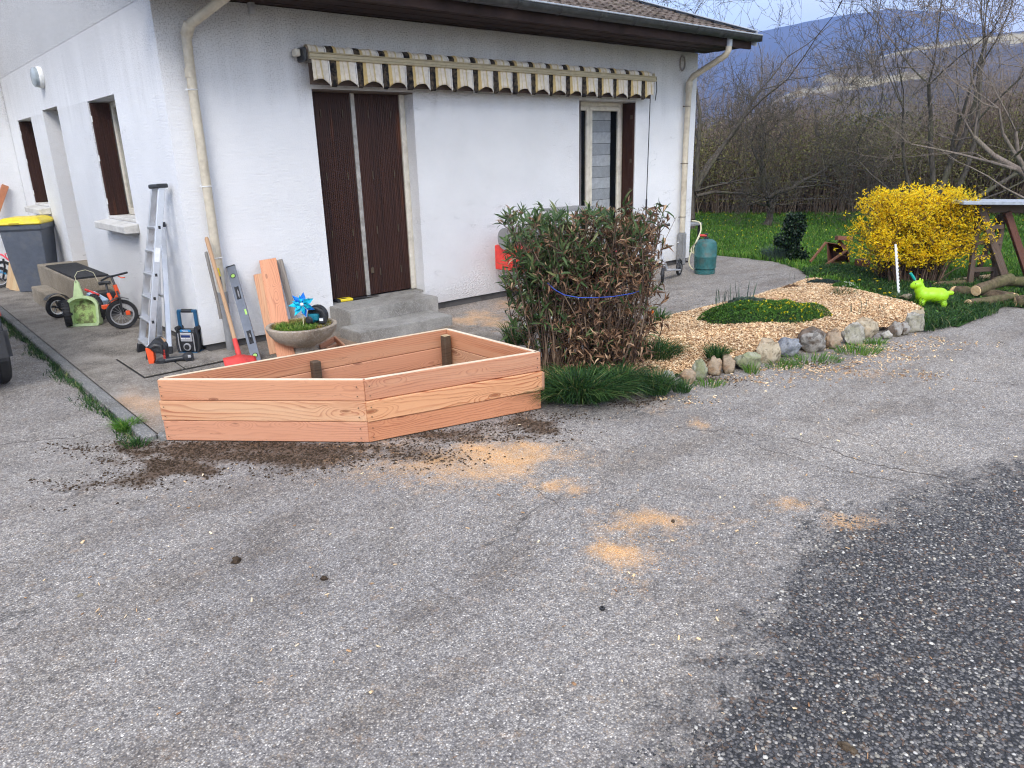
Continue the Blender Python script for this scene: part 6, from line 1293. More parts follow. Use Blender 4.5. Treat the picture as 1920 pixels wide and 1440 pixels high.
q = MB(); q.bar((e0[0]-.012, e0[1]+prp[1]*.01, zz+.014), (e0[0]+.03, e0[1]+prp[1]*.01, zz+.014), .09, .03, side=prp); q.build('black_grip', M_BLACK, hd, bevel=.006)
q = MB(); P1 = [e1_+prp*.055, e1_-prp*.035, e2_-prp*.0, e2_+prp*.03]; q.add([(p[0], p[1], zz+.012) for p in P1]+[(p[0], p[1], zz+.0135) for p in P1], [(3,2,1,0),(4,5,6,7),(0,1,5,4),(1,2,6,5),(2,3,7,6),(3,0,4,7)]); q.build('blade', M_SAWBLADE, hs)
for i, (a, b, w_, lb_) in enumerate((((600, 652, .03), (626, 636, .075), .05, 'pinkish fir offcut propped between the bowl and the steps'), ((627, 634, .08), (645, 650, .03), .045, 'darker fir offcut leaning the other way against the first'), ((612, 655, .02), (640, 645, .025), .04, 'flat fir offcut lying under the two propped ones'))):
    tag(board('offcut', G(a[0], a[1], ZS+a[2]-.02), G(b[0], b[1], ZS+b[2]-.02), (0, 0, 1), w_, .022, M_FIR, None), lb_, 'offcut', 'wood offcuts by the bowl')

# ------------------------------------------------------------------ wheeled bin
bn = local_thing('wheelie_bin', (-.345, 5.36, ZS), 'grey wheeled bin with yellow lid by the side wall', 'bin', R(14))
def binbody(q):
    st_ = [(.0, .19, .19), (.30, .215, .22), (.62, .235, .25), (.82, .245, .265), (.83, .262, .285), (.90, .27, .295)]; V = []
    for z_, hx, hy in st_: V += [(-hx, -hy, z_), (hx, -hy, z_), (hx, hy, z_), (-hx, hy, z_)]
    q.add(V, [(3, 2, 1, 0)]+[(i*4+k, i*4+(k+1) % 4, (i+1)*4+(k+1) % 4, (i+1)*4+k) for i in range(len(st_)-1) for k in range(4)]+[(20, 21, 22, 23)])
lb('body', M_GREYP, bn, binbody, .018)
lb('rib', M_GREYP, bn, lambda q: [q.bar((x_, -.258, .80), (x_*.95, -.243, .62), .012, .012, (1, 0, 0)) for x_ in (-.02, .10)])
lb('lid', M_YELP, bn, lambda q: q.add([(-.275,-.315,.90),(.275,-.315,.90),(.275,.30,.90),(-.275,.30,.90),(-.27,-.305,.935),(.27,-.305,.935),(.265,.30,.945),(-.265,.30,.945),(-.20,-.20,.985),(.20,-.20,.985),(.20,.22,.985),(-.20,.22,.985)], [(3,2,1,0),(0,1,5,4),(1,2,6,5),(2,3,7,6),(3,0,4,7),(4,5,9,8),(5,6,10,9),(6,7,11,10),(7,4,8,11),(8,9,10,11)]), .012)
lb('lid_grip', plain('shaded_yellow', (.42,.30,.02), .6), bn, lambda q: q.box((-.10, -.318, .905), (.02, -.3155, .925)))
for sx in (-1, 1): lb('wheel', M_BLACK, bn, lambda q: q.lathe([(.03, -.025), (.09, -.022), (.095, 0), (.09, .022), (.03, .025)], (sx*.20, .21, .095), 16, axis='X'), smooth=True)
lb('rear_handle', M_GREYP, bn, lambda q: q.tube([(-.22, .28, .87), (-.22, .34, .88), (.22, .34, .88), (.22, .28, .87)], .012, 6))
for i, (a, b, w_, lb_) in enumerate((((19, 541, .0), (26, 478, .0), .10, 'pale board leaning between the pink toy bike and the bin, the left one'), ((29, 545, 0), (34, 503, 0), .16, 'short wide wooden board standing beside the bin'))):
    base = G(a[0], a[1], ZS); topp = PL(b[0], b[1], base, .06); tag(board('loose_board', base, topp, VR, w_, .03, M_PLYPALE, None), lb_, 'board', 'boards by the bin')
e0, e1_ = F(-22, 440, 7.0), F(10, 348, 7.22); tag(board('wall_board', e0, e1_, (0, -1, 0), .05, .09, plain('orange_brown_wood', (.45,.17,.08), .7)), 'reddish pole leaning on the far wing wall at the left edge', 'pole')

# ------------------------------------------------------------------ wheels and small vehicles
def wheel(par, c, nrm, r, wd, spokes=12, tyre=M_BLACK, rimm=M_SILVER, knob=False):
    nrm = Vector(nrm).normalized(); x = nrm.orthogonal().normalized(); M = frame(c, x, nrm.cross(x), nrm)
    q = MB(); q.M = M; pr_ = [(r-wd*.9, -wd*.4), (r-wd*.2, -wd*.5), (r, -wd*.2), (r, wd*.2), (r-wd*.2, wd*.5), (r-wd*.9, wd*.4), (r-wd*.9, -wd*.4)]; q.lathe(pr_, (0, 0, 0), 28, cap=False)
    if knob:
        for k in range(22): a = 2*math.pi*k/22; q.box((0, 0, 0), (0, 0, 0)) if False else q.bar((math.cos(a)*(r-.002), math.sin(a)*(r-.002), -wd*.42), (math.cos(a)*(r-.002), math.sin(a)*(r-.002), wd*.42), .012, .014, (math.cos(a), math.sin(a), 0))
    wh = q.build('wheel', tyre, par, smooth=True)
    q = MB(); q.M = M; q.lathe([(r-wd*.9-.012, -wd*.22), (r-wd*.9+.002, -wd*.26), (r-wd*.9+.002, wd*.26), (r-wd*.9-.012, wd*.22), (r-wd*.9-.012, -wd*.22)], (0, 0, 0), 28, cap=False); q.build('rim', rimm, wh, smooth=True)
    q = MB(); q.M = M; q.lathe([(.014, -wd*.7), (.014, wd*.7)], (0, 0, 0), 10)
    for k in range(spokes):
        a = 2*math.pi*k/spokes; s_ = 1 if k % 2 else -1; q.tube([(math.cos(a)*.012, math.sin(a)*.012, s_*wd*.4), (math.cos(a+.25)*(r-wd), math.sin(a+.25)*(r-wd), 0)], .0016 if spokes > 6 else .012, 4)
    q.build('spokes', rimm if spokes > 6 else M_BLACKP, wh); return wh
kb = thing('childs_bike', (-.22, 2.0, ZS), 'black and orange child\'s bicycle parked near the ladder', 'bicycle')
w1 = G(234, 616, ZS); w2 = G(194, 606, ZS)+[-.02, .10, 0]; fd = (w1-w2)/np.linalg.norm(w1-w2); rw = .152
c1 = w1+[0, 0, rw]; c2 = w2+[0, 0, rw]; nfr = np.cross(VF*1.0, [0, 0, 1.]); st1 = np.array([math.cos(R(-6)), math.sin(R(-6)), 0]); st1 = np.array([.50, -.866, 0]); st1 = VF*-.78+VR*.62
wheel(kb, c1, st1*[1, 1, 0], rw, .042, 16); wheel(kb, c2, np.cross(fd, [0, 0, 1.]), rw, .05, 16, knob=True)
head = PL(219, 545, (c1+c2)/2+fd*.12); ht = PL(213, 527, head, .02); bar = PL(208, 517, head, .02)
def kbt(nm, pts, r, mt): q = MB(); q.tube(pts, r, 8); return q.build(nm, mt, kb, smooth=True)
kbt('fork', [head, c1+st1*.035+[0, 0, .17], c1+st1*.035], .010, M_BLACKP); kbt('fork', [c1-st1*.035+[0, 0, .17], c1-st1*.035], .010, M_BLACKP)
kbt('head_tube', [PL(222, 552, head), PL(215, 534, head)], .020, M_ORANGE); kbt('stem', [PL(215, 534, head), bar], .012, M_BLACKP)
kbt('handlebar', [PL(190, 526, head, .10), PL(203, 519, head, .02), PL(214, 517, head), PL(230, 513, head, -.02), PL(238, 511, head, -.05)], .011, M_BLACKP)
kbt('brake_lever', [PL(222, 518, head), PL(228, 521, head), PL(234, 520, head)], .006, M_ORANGE)
sbt = PL(212, 568, c2+fd*.25); sdt = PL(199, 534, c2+fd*.05)
kbt('seat_tube', [sbt, PL(203, 551, c2+fd*.15)], .019, M_ORANGE); kbt('seat_post', [PL(203, 551, c2+fd*.15), sdt], .012, M_BLACKP)
kbt('saddle', [PL(186, 532, sdt), PL(196, 530, sdt), PL(206, 530, sdt)], .020, M_BLACKP); kbt('down_tube', [PL(220, 554, head), sbt], .016, M_ORANGE)
kbt('chain_stay', [sbt, c2], .010, M_BLACKP); q = MB(); q.lathe([(.05, -.004), (.05, .004)], tuple(sbt), 16, axis='X'); q.build('chainring', M_BLACKP, kb)
q = MB(); p = PL(200, 575, sbt, -.05); q.box((p[0]-.045, p[1]-.03, p[2]-.02), (p[0]+.045, p[1]+.03, p[2]+.02)); q.build('pedal', M_ORANGE, kb, bevel=.004)
q = MB(); q.tube([c1+Vector((0, 0, 0))+[0, 0, 0]]*2, .001, 3) if False else None
q = MB(); vv_ = np.cross(st1, [0, 0, 1.]); pts = [c1+(np.array([0, 0, 1.])*math.sin(a)-vv_*math.cos(a))*(rw+.018)*np.array([1, 1, 1]) for a in [R(60)+k*R(75)/6 for k in range(7)]]; 
for k in range(6): q.bar(pts[k], pts[k+1], .05, .005, side=st1)
q.build('mudguard', M_BLACKP, kb)
q = MB(); p = PL(240, 586, c1, -.06); q.box((p[0]-.02, p[1]-.01, p[2]-.025), (p[0]+.02, p[1]+.01, p[2]+.02)); q.build('reflector', M_ORANGE, kb, bevel=.003)
kbt('cable', [PL(222, 519, head), PL(225, 535, head, -.02), PL(224, 545, head, -.01)], .002, M_WHITEP)

tq = thing('toy_tractor', (-.55, 2.75, ZS), 'black ride-on toy vehicle half hidden behind the mint green scoop', 'toy vehicle')
ca = G(112, 596, ZS); wheel(tq, ca+[0, 0, .122], VF*-.55+VR*.83, .122, .045, 5, rimm=M_WHITEP)
cb = G(126, 614, ZS)+VF*.05; wheel(tq, cb+[0, 0, .13], VR*.85+VF*.5, .13, .07, 5, knob=True)
ccw = G(188, 604, ZS)+VF*.05-VR*.08; wheel(tq, ccw+[0, 0, .12], VR*.85+VF*.5, .12, .07, 5, knob=True)
q = MB(); pts = [ca+[0, 0, .122]+(VF*.83*-1*0+(VF*-.83-VR*.55)*-math.cos(a)+np.array([0, 0, math.sin(a)]))*.15 for a in [R(30)+k*R(110)/7 for k in range(8)]]
for k in range(7): q.bar(pts[k], pts[k+1], .07, .006, side=VF*-.55+VR*.83)
q.build('mudguard', M_BLACKP, tq)
q = MB(); q.bar(ca+[0.05, 0, .15], ccw+[0, .05, .17], .08, .10); q.build('frame', M_BLACKP, tq, bevel=.01)
q = MB(); a_, b_ = PL(168, 552, ccw, .05), PL(196, 568, ccw, .02); q.bar(a_, b_, .07, .12); q.build('side_panel', M_BEIGESTRAP, tq, bevel=.008)
q = MB(); a_, b_ = PL(160, 543, ccw, .08), PL(185, 553, ccw, .0); q.tube([a_, b_], .014, 8); q.build('lever', M_RED, tq, smooth=True)
q = MB(); c_ = G(172, 556, ZS+.1)+VF*.25; q.box((-.30, 2.52, ZS), (-.05, 2.74, .30)); tag(q.build('plastic_crate', M_BLACKP, bevel=.012), 'small black plastic box standing against the side steps behind the toys', 'box')

# mint green scoop leaning on the toy
sc0 = G(159, 611, ZS)-VF*.02; scp = local_thing('mint_scoop', sc0, 'mint green plastic hand scoop with muddy inside leaning on the black toy wheels', 'scoop', R(6), tiltx=R(-14))
def outline(w_, h_, z0_, n=8):
    pts = [(-w_*.90, z0_), (w_*.90, z0_), (w_, z0_+h_*.10), (w_*1.0, z0_+h_*.66)]
    pts += [(w_*math.cos(a)*1.0, z0_+h_*.66+h_*.34*math.sin(a)) for a in [k*math.pi/n for k in range(1, n)]]; pts += [(-w_, z0_+h_*.66), (-w_, z0_+h_*.10)]; return pts
def rim(q):
    o1, o2, o3 = outline(.165, .325, .0), outline(.140, .270, .025), outline(.125, .245, .035); n = len(o1)
    V = [(x_, 0, z_) for x_, z_ in o1]+[(x_, -.012, z_) for x_, z_ in o1]+[(x_, -.012, z_) for x_, z_ in o2]+[(x_, .085, z_) for x_, z_ in o3]+[(x_*.97, .095, z_) for x_, z_ in o1]
    f_ = lambda a, b: [(a*n+i, a*n+(i+1) % n, b*n+(i+1) % n, b*n+i) for i in range(n)]
    q.add(V, f_(0, 1)+f_(1, 2)+f_(2, 3)+f_(0, 4)+[tuple(4*n+i for i in range(n))])
lb('pan', M_MINT, scp, rim)
lb('muddy_bottom', M_MINTIN, scp, lambda q: (lambda o3: q.add([(x_, .080, z_) for x_, z_ in o3]+[(x_, .084, z_) for x_, z_ in o3], [tuple(range(len(o3)-1, -1, -1)), tuple(range(len(o3), 2*len(o3)))]+[(i, (i+1) % len(o3), len(o3)+(i+1) % len(o3), len(o3)+i) for i in range(len(o3))]))(outline(.126, .248, .034)))
lb('handle', M_MINT, scp, lambda q: q.add([(-.085,.0,.31),(.02,.0,.32),(-.02,.0,.47),(-.04,.0,.49),(-.06,.0,.47),(-.085,.03,.31),(.02,.03,.32),(-.02,.03,.47),(-.04,.03,.49),(-.06,.03,.47)], [(0,1,2,3,4),(9,8,7,6,5)]+[(i,(i+1)%5,5+(i+1)%5,5+i) for i in range(5)]), .006)
lb('hang_hole', M_BLACK, scp, lambda q: q.lathe([(.006, -.003), (.006, .0)], (-.04, 0, .468), 10, axis='Y'))
lb('cord', M_HOSE, scp, lambda q: q.tube([(-.04, .01, .47), (-.06, .03, .53), (-.04, .05, .58), (.03, .08, .60), (.10, .1, .57), (.13, .12, .48)], .003, 5), smooth=True)

# pink and blue toy bike at the very left
tb = thing('pink_toy_bike', G(4, 545, ZS), 'pink and blue child\'s bike with basket at the left edge behind the bin', 'bicycle'); t0 = G(6, 540, ZS)
wheel(tb, t0+[-.02, 0, .16], VR*.3+VF*-.95, .15, .04, 10); wheel(tb, t0+VF*.6-VR*.35+[0, 0, .16], VR*.3+VF*-.95, .15, .04, 10)
for nm, pts, r_, mt in (('frame', [PL(10, 512, t0), PL(-4, 508, t0, .2), PL(-25, 520, t0, .4)], .022, plain('toy_blue', (.05,.30,.55), .4)), ('fork', [PL(6, 536-14, t0), PL(9, 500, t0), PL(6, 485, t0)], .014, M_BLACKP), ('handlebar', [PL(-12, 474, t0), PL(4, 478, t0), PL(20, 490, t0)], .015, M_PINK), ('basket', [PL(9, 476, t0, -.05), PL(21, 474, t0, -.05), PL(21, 486, t0, -.05), PL(13, 486, t0, -.05), PL(9, 476, t0, -.05)], .007, M_PINK)):
    q = MB(); q.tube(pts, r_, 6); q.build(nm, mt, tb, smooth=True)
q = MB(); a_ = G(-6, 520, ZS)+VF*.35; 
for i in range(9): q.tube([a_+VR*(-.35+.08*i)+[0, 0, .05], a_+VR*(-.35+.08*i)+[0, 0, .35+.045*i]], .006, 4)
for i in range(9): q.tube([a_+VR*-.35+[0, 0, .05+.035*i], a_+VR*.29+[0, 0, .05+.075*i]], .006, 4)
tag(q.build('black_mesh', M_BLACK, bevel=0), 'black wire mesh panel standing behind the pink toy bike', 'mesh panel')

# ------------------------------------------------------------------ parked car at the left edge
car = thing('parked_car', (-2.15, 2.5, 0), 'dark grey car at the left edge, only its rear corner and tyre in view', 'car')
xR, xL, y0 = -1.43, -3.10, .0; prof = [(y0+.0,.30),(y0-.03,.45),(y0-.02,.62),(y0+.05,.80),(y0+.12,.95),(y0+.55,1.42),(y0+1.2,1.50),(y0+2.2,1.46),(y0+2.9,1.05),(y0+3.75,.85),(y0+3.95,.65),(y0+3.95,.30)]
def carbody(q):
    n = len(prof); V = []
    for sx, ins in ((0, 0), (1, 0)):
        for y_, z_ in prof: t_ = max(0, (z_-.85))*.28; V.append(((xR-t_) if sx == 0 else (xL+t_), y_, z_))
    q.add(V, [tuple(range(n)), tuple(range(2*n-1, n-1, -1))]+[(i, (i+1) % n, n+(i+1) % n, n+i) for i in range(n)])
q = MB(); carbody(q); q.build('body', M_CARPAINT, car, bevel=.035, seg=2)
q = MB(); q.box((xL-.02, y0-.06, .26), (xR+.02, y0+.05, .52)); q.build('bumper', plain('black_bumper', (.03,.03,.032), .6), car, bevel=.03, seg=2)
q = MB(); q.box((xR-.10, y0-.035, .58), (xR+.006, y0+.15, .84)); q.build('tail_light', M_RED, car, bevel=.02, seg=2)
q = MB(); q.box((xL-.006, y0-.035, .58), (xL+.10, y0+.15, .84)); q.build('tail_light', M_RED, car, bevel=.02, seg=2)
for x_ in (xR+.004, xL-.012): q = MB(); q.add([(x_, y0+.45, .98), (x_, y0+2.75, .98), (x_-.0, y0+2.15, 1.36), (x_, y0+.75, 1.36), (x_+.008, y0+.45, .98), (x_+.008, y0+2.75, .98), (x_+.008, y0+2.15, 1.36), (x_+.008, y0+.75, 1.36)], [(3,2,1,0),(4,5,6,7),(0,1,5,4),(1,2,6,5),(2,3,7,6),(3,0,4,7)]); q.build('side_window', M_GLASS, car)
for x_ in (xR-.09, xL+.09):
    for y_ in (y0+.42, y0+3.1):
        q = MB(); q.lathe([(.20, -.10), (.29, -.105), (.315, -.085), (.318, -.03), (.310, -.026), (.318, -.022), (.318, .022), (.310, .026), (.318, .03), (.315, .085), (.29, .105), (.20, .10)], (x_, y_, .318), 36, axis='X')
        wh = q.build('wheel', M_TYRE, car, smooth=True); q = MB(); q.lathe([(.02, -.085), (.20, -.09), (.20, .09), (.02, .085)], (x_, y_, .318), 20, axis='X'); q.build('rim', M_SILVER, wh, smooth=True)

# ------------------------------------------------------------------ right of the house: gas bottle, frame table, scooter
gc = G(1321, 512, ZS); gas = thing('gas_bottle', gc, 'blue-green steel gas bottle with red regulator at the house corner', 'gas bottle')
q = MB(); q.lathe([(.135, .0), (.138, .05), (.125, .055), (.145, .075), (.148, .22), (.151, .225), (.151, .235), (.148, .24), (.147, .37), (.13, .425), (.08, .455), (.03, .462)], tuple(gc), 28); q.build('body', M_GAS, gas, smooth=True)
q = MB(); q.lathe([(.03, .460), (.032, .485), (.012, .49), (.012, .515), (.022, .52), (.02, .535)], tuple(gc), 14); q.build('valve', M_DKMETAL, gas, smooth=True)
q = MB(); q.tube([gc+[0, 0, .505], gc-VR*.09+[0, 0, .508]], [.016, .016], 10); q.build('regulator', M_RED, gas, smooth=True)
hz = [gc-VR*.09+[0, 0, .508]]+[PL(x, y, gc, b) for x, y, b in ((1304,456,.0),(1298,463,.1),(1296,470,.1),(1302,476,.08),(1300,466,.12),(1309,445,.3),(1314,432,.5),(1313,419,.6),(1306,415,.7),(1297,414,.7))]
q = MB()
def smooth_pts(P, k=5):
    P = [np.array(p) for p in P]; out = []
    for i in range(len(P)-1):
        p0, p1, p2, p3 = P[max(i-1, 0)], P[i], P[i+1], P[min(i+2, len(P)-1)]
        for j in range(k): t_ = j/k; out.append(.5*((2*p1)+(-p0+p2)*t_+(2*p0-5*p1+4*p2-p3)*t_*t_+(-p0+3*p1-3*p2+p3)*t_**3))
    return out+[P[-1]]
q.tube(smooth_pts(hz), .009, 7); q.tube(smooth_pts([PL(x, y, gc, .05) for x, y in ((1297,470),(1293,482),(1292,493),(1296,502),(1303,507))]), .009, 7)
tag(q.build('gas_hose', M_HOSE, smooth=True), 'cream rubber hose looping from the gas bottle to the metal table', 'hose')
tl = G(1309, 477, ZS); tab = thing('metal_table', tl, 'low dark metal frame table half hidden behind the house corner', 'table')
hT = .50
for dx, dy in ((0, 0), (-.75, 0), (0, .55), (-.75, .55)): q = MB(); q.box((tl[0]+dx-.02, tl[1]+dy-.02, ZS), (tl[0]+dx+.02, tl[1]+dy+.02, hT)); q.build('leg', M_DKMETAL, tab)
q = MB(); q.box((tl[0]-.78, tl[1]-.03, hT), (tl[0]+.03, tl[1]+.58, hT+.035)); q.build('table_top', M_PIPEG, tab, bevel=.004)
sA, sB = G(1242, 529, ZS), G(1273, 516, ZS); scr = thing('kick_scooter', sA, 'black and grey kick scooter parked at the right end of the front wall', 'scooter'); sdir = (sB-sA)/np.linalg.norm(sB-sA); snr = np.cross(sdir, [0, 0, 1.])
wheel(scr, sA+[0, 0, .095], VR*.96-VF*.27, .095, .032, 5); wheel(scr, sB+[0, 0, .095], snr, .095, .032, 5)
hb = PL(1237, 424, sA, .12); sn = sA+sdir*.14+[0, 0, .14]
for nm, pts, r_, mt in (('fork', [sA+[0, 0, .095]-VR*.025, sA+[0, 0, .22]], .009, M_BLACKP), ('stem', [sA+sdir*.02+[0, 0, .20], sA*.55+hb*.45+[0, 0, .05]], .018, M_SILVER), ('stem_upper', [sA*.55+hb*.45+[0, 0, .05], hb], .013, M_SILVER), ('handlebar', [PL(1222, 427, hb), hb, PL(1251, 422, hb)], .012, M_BLACKP), ('grip', [PL(1219, 427.5, hb), PL(1229, 425.5, hb)], .018, M_BLACK), ('grip', [PL(1246, 423, hb), PL(1256, 421, hb)], .018, M_BLACK), ('rear_fender', [sB+[0, 0, .20]-sdir*.06, sB+[0, 0, .215], sB+sdir*.08+[0, 0, .17]], .014, M_BLACKP)):
    q = MB(); q.tube(pts, r_, 8); q.build(nm, mt, scr, smooth=True)
q = MB(); q.bar(sn-sdir*.02, sB-sdir*.07+[0, 0, .085], .022, .11, (0, 0, 1)); q.bar(sA+[0, 0, .26]+sdir*.03, sn, .05, .03, (0, 0, 1)); q.build('deck', M_SILVER, scr, bevel=.006)

# ------------------------------------------------------------------ half hidden behind the bush: barbecue, chair, pink toy
bq = thing('barbecue', (3.75, -.35, ZS), 'red and grey barbecue cart seen behind the left edge of the dried bush', 'barbecue')
q = MB(); q.box((3.29, -.60, .40), (3.95, -.14, .675)); cab = q.build('cabinet', M_REDC, bq, bevel=.012)
for i in range(3): q = MB(); q.box((3.275, -.612, .415+.087*i), (3.75, -.601, .492+.087*i)); q.build('drawer', M_REDC, bq, bevel=.006)
q = MB(); q.tube([(3.25+.0, -.37, .76), (4.0, -.37, .76)], [.12, .12], 20); q.build('lid', plain('grey_lid', (.27,.265,.26), .4, .3), bq, smooth=True)
for x_ in (3.62, 3.92):
    for y_ in (-.57, -.17): q = MB(); q.tube([(x_, y_, ZS), (x_, y_, .40)], .012, 6); q.build('leg', M_WHITEP, bq)
q = MB(); q.box((4.02, -.50, 1.0), (4.60, -.15, 1.03)); q.tube([(4.06, -.46, ZS), (4.06, -.46, 1.0)], .014, 6); q.tube([(4.56, -.2, ZS), (4.56, -.2, 1.0)], .014, 6); q.build('side_shelf', M_PIPEG, bq)
ch = thing('folding_chair', G(1002, 618, ZS), 'pale green slatted garden chair leaning behind the lower left of the dried bush', 'chair'); cb_ = G(1002, 618, ZS)
for i in range(7):
    a_ = PL(972+i*6.5, 536+i*10.5, cb_, .1-.03*i); b_ = a_+VR*.26+[0, 0, .01]; board('slat', a_, b_, (VF*.6+np.array([0, 0, .8])), .042, .012, M_MINTW, ch)
for s_ in (0, .24): q = MB(); q.tube([PL(968, 530, cb_, .14)+VR*s_, PL(1018, 612, cb_, -.10)+VR*s_], .011, 6); q.build('frame_rail', M_MINTW, ch)
for s_ in (0, .24): q = MB(); q.tube([PL(1018, 560, cb_, .10)+VR*s_, PL(980, 618, cb_, .10)+VR*s_], .010, 6); q.build('leg', M_WHITEP, ch)
pk = thing('pink_toy_slide', G(1130, 612, ZS), 'pink plastic toy with white parts glimpsed through the dried bush', 'toy'); pb_ = G(1130, 612, ZS)
for a_, b_ in (((1152,468),(1118,608)), ((1020,482),(1040,608))): q = MB(); q.bar(PL(*a_, pb_), PL(*b_, pb_), .075, .05, VR); q.build('side_rail', M_PINK, pk, bevel=.01)
for y_ in (485, 520, 560): q = MB(); q.bar(PL(1024+(y_-485)*.15, y_, pb_), PL(1146-(y_-485)*.24, y_, pb_), .05, .07); q.build('step', M_WHITEP if y_ != 520 else M_PINK, pk, bevel=.008)

# ------------------------------------------------------------------ lawn edge: ivy stump, wheelbarrow, stake, toy, trestle, logs
iv = G(1484, 488, .02); ivy = thing('ivy_stump', iv, 'dark ivy growing up a short post on the lawn edge', 'ivy')
q = MB(); q.tube([iv, iv+VR*-.01+[0, 0, .55]], [.06, .05], 8); q.build('post', M_BARK2, ivy, smooth=True)
n = 2300; hh = nr.uniform(0, .68, n); a = nr.uniform(0, 6.28, n); rr = (.05+.10*np.exp(-((hh-.50)/.20)**2)+.03*np.exp(-((hh-.12)/.1)**2))*nr.uniform(.5, 1.15, n); C = iv+VR[None]*(np.cos(a)*rr)[:, None]+VF[None]*(np.sin(a)*rr)[:, None]; C[:, 2] = .02+hh
n2 = 500; C2 = iv-VR[None]*nr.uniform(.05, .26, n2)[:, None]+VF[None]*nr.normal(0, .06, n2)[:, None]; C2[:, 2] = .30+.1*nr.normal(size=n2)*.4; C3 = iv+VR[None]*nr.uniform(-.1, .22, n2)[:, None]; C3 = C3+VF[None]*nr.normal(0, .06, n2)[:, None]; C3[:, 2] = .02+np.abs(nr.normal(0, .07, n2))
C = np.concatenate([C, C2, C3]); n = len(C); leaves('foliage', C, rdir(n), rdir(n, 1), nr.uniform(.03, .055, n), nr.uniform(.025, .04, n), M_IVY, ivy, kind='stuff')
wbp = G(1560, 499, .02); wb = thing('wheelbarrow', wbp, 'brown tipped-over wheelbarrow with wooden handles beside the forsythia', 'wheelbarrow')
q = MB(); cs = [PL(x, y, wbp, b) for x, y, b in ((1550,454,.0),(1590,460,.0),(1594,497,.0),(1552,495,.0),(1558,462,.32),(1586,466,.32),(1588,490,.32),(1560,489,.32))]
q.add([tuple(c) for c in cs], [(0,4,5,1),(1,5,6,2),(2,6,7,3),(3,7,4,0),(4,7,6,5)]); tub = q.build('tub', M_BROWNWOOD, wb); md = tub.modifiers.new('t', 'SOLIDIFY'); md.thickness = .015
for a_, b_, b1, b2 in (((1549,454),(1519,491),0,-.05), ((1586,470),(1546,498),-.03,-.1)): q = MB(); q.bar(PL(*a_, wbp, b1), PL(*b_, wbp, b2), .03, .03); q.build('handle', plain('reddish_handle_wood', (.20,.085,.045), .7), wb, bevel=.004)
q = MB(); a_, b_ = PL(1568, 446, wbp, .05), PL(1596, 448, wbp, .0); q.bar(a_, b_, .06, .25, (0, .2, 1)); q.bar(PL(1572, 452, wbp), PL(1588, 470, wbp), .05, .03); q.build('front_board', plain('rust_red_board', (.22,.085,.05), .7), wb, bevel=.004)
q = MB(); c_ = G(1622, 506, .02)+VF*.1; q.bar(c_+[0, 0, 0], c_+[0, 0, .13], .15, .15, VR); tag(q.build('brown_crate', M_BROWNWOOD, bevel=.006), 'brown wooden crate at the foot of the forsythia, left side', 'crate')
sk0 = G(1685, 558, .02); sk1 = PL(1679, 458, sk0); stk = board('white_stake', sk0, sk1, VR, .022, .010, M_WHITEP, None, bevel=.001); tag(stk, 'thin white notched stake stuck upright before the forsythia', 'stake')
for i in range(14): p = at(sk0, sk1, .06+i*.066); q = MB(); q.bar(p+VR*.011, p+VR*.018, .018, .009, (0, 0, 1)); q.build('notch', M_WHITEP, stk)
dg0 = G(1748, 583, .015); toy = local_thing('bouncing_toy_animal', dg0+VF*.08, 'lime green rubber bouncing animal for toddlers at the edge of the grass', 'toy', R(-8))
bm = bmesh.new()
def ball(c, r, s=(1, 1, 1)): 
    m_ = Matrix.Translation(c) @ Matrix.Diagonal((*[r*v for v in s], 1)); bmesh.ops.create_icosphere(bm, subdivisions=3, radius=1, matrix=m_)
ball((.02, 0, .15), .085, (1.5, 1.0, .92)); ball((.09, 0, .14), .085); ball((-.06, 0, .15), .08)
for x_ in (-.09, .12):
    for y_ in (-.055, .055): ball((x_, y_, .06), .035, (1, 1, 1.5)); ball((x_, y_, .02), .036, (1.1, 1.1, .6))
ball((-.11, 0, .21), .052, (1, .9, 1.25)); ball((-.135, 0, .255), .05, (1.25, .9, .9)); ball((-.175, 0, .245), .032); ball((-.105, .03, .30), .014, (1, .6, 1.9)); ball((-.105, -.03, .30), .014, (1, .6, 1.9)); ball((.19, 0, .17), .026, (1.5, 1, 1))
me = bpy.data.meshes.new('body'); bm.to_mesh(me); bm.free(); me.materials.append(M_LIME); ob = bpy.data.objects.new('body', me); link(ob, WM[toy.name], toy)
md = ob.modifiers.new('one_skin', 'REMESH'); md.mode = 'VOXEL'; md.voxel_size = .008; md.use_smooth_shade = True; md = ob.modifiers.new('soft', 'SMOOTH'); md.iterations = 4; md.factor = .7
for y_ in (-.034, .034): lb('eye', M_BLACK, toy, lambda q: q.lathe([(.001, -.004), (.007, 0), (.001, .004)], (-.165, y_, .270), 8, axis='Y'), smooth=True)
tb0 = G(1755, 556, .05)+VF*.25; tsh = thing('toy_shovel', tb0, 'toy shovel with teal grip and grey shaft standing up beside the lime toy', 'toy'); q = MB(); q.tube([PL(1714, 522, tb0), PL(1730, 546, tb0)], .009, 6); q.build('shaft', M_SILVER, tsh); q = MB(); q.tube([PL(1707, 512, tb0), PL(1715, 524, tb0)], .016, 8); q.build('grip', M_TEAL, tsh, smooth=True)
tag(board('teal_board', PL(1728, 542, tb0, -.03), PL(1788, 562, tb0, -.06), (VF*.8+np.array([0, 0, .6])), .10, .012, M_TEAL), 'flat teal plastic board lying aslant behind the lime toy', 'board')
q = MB(); q.tube([PL(1744, 531, tb0), PL(1747, 555, tb0)], .008, 5); tag(q.build('black_stick', M_BLACK), 'short black stick upright behind the lime toy', 'stick')

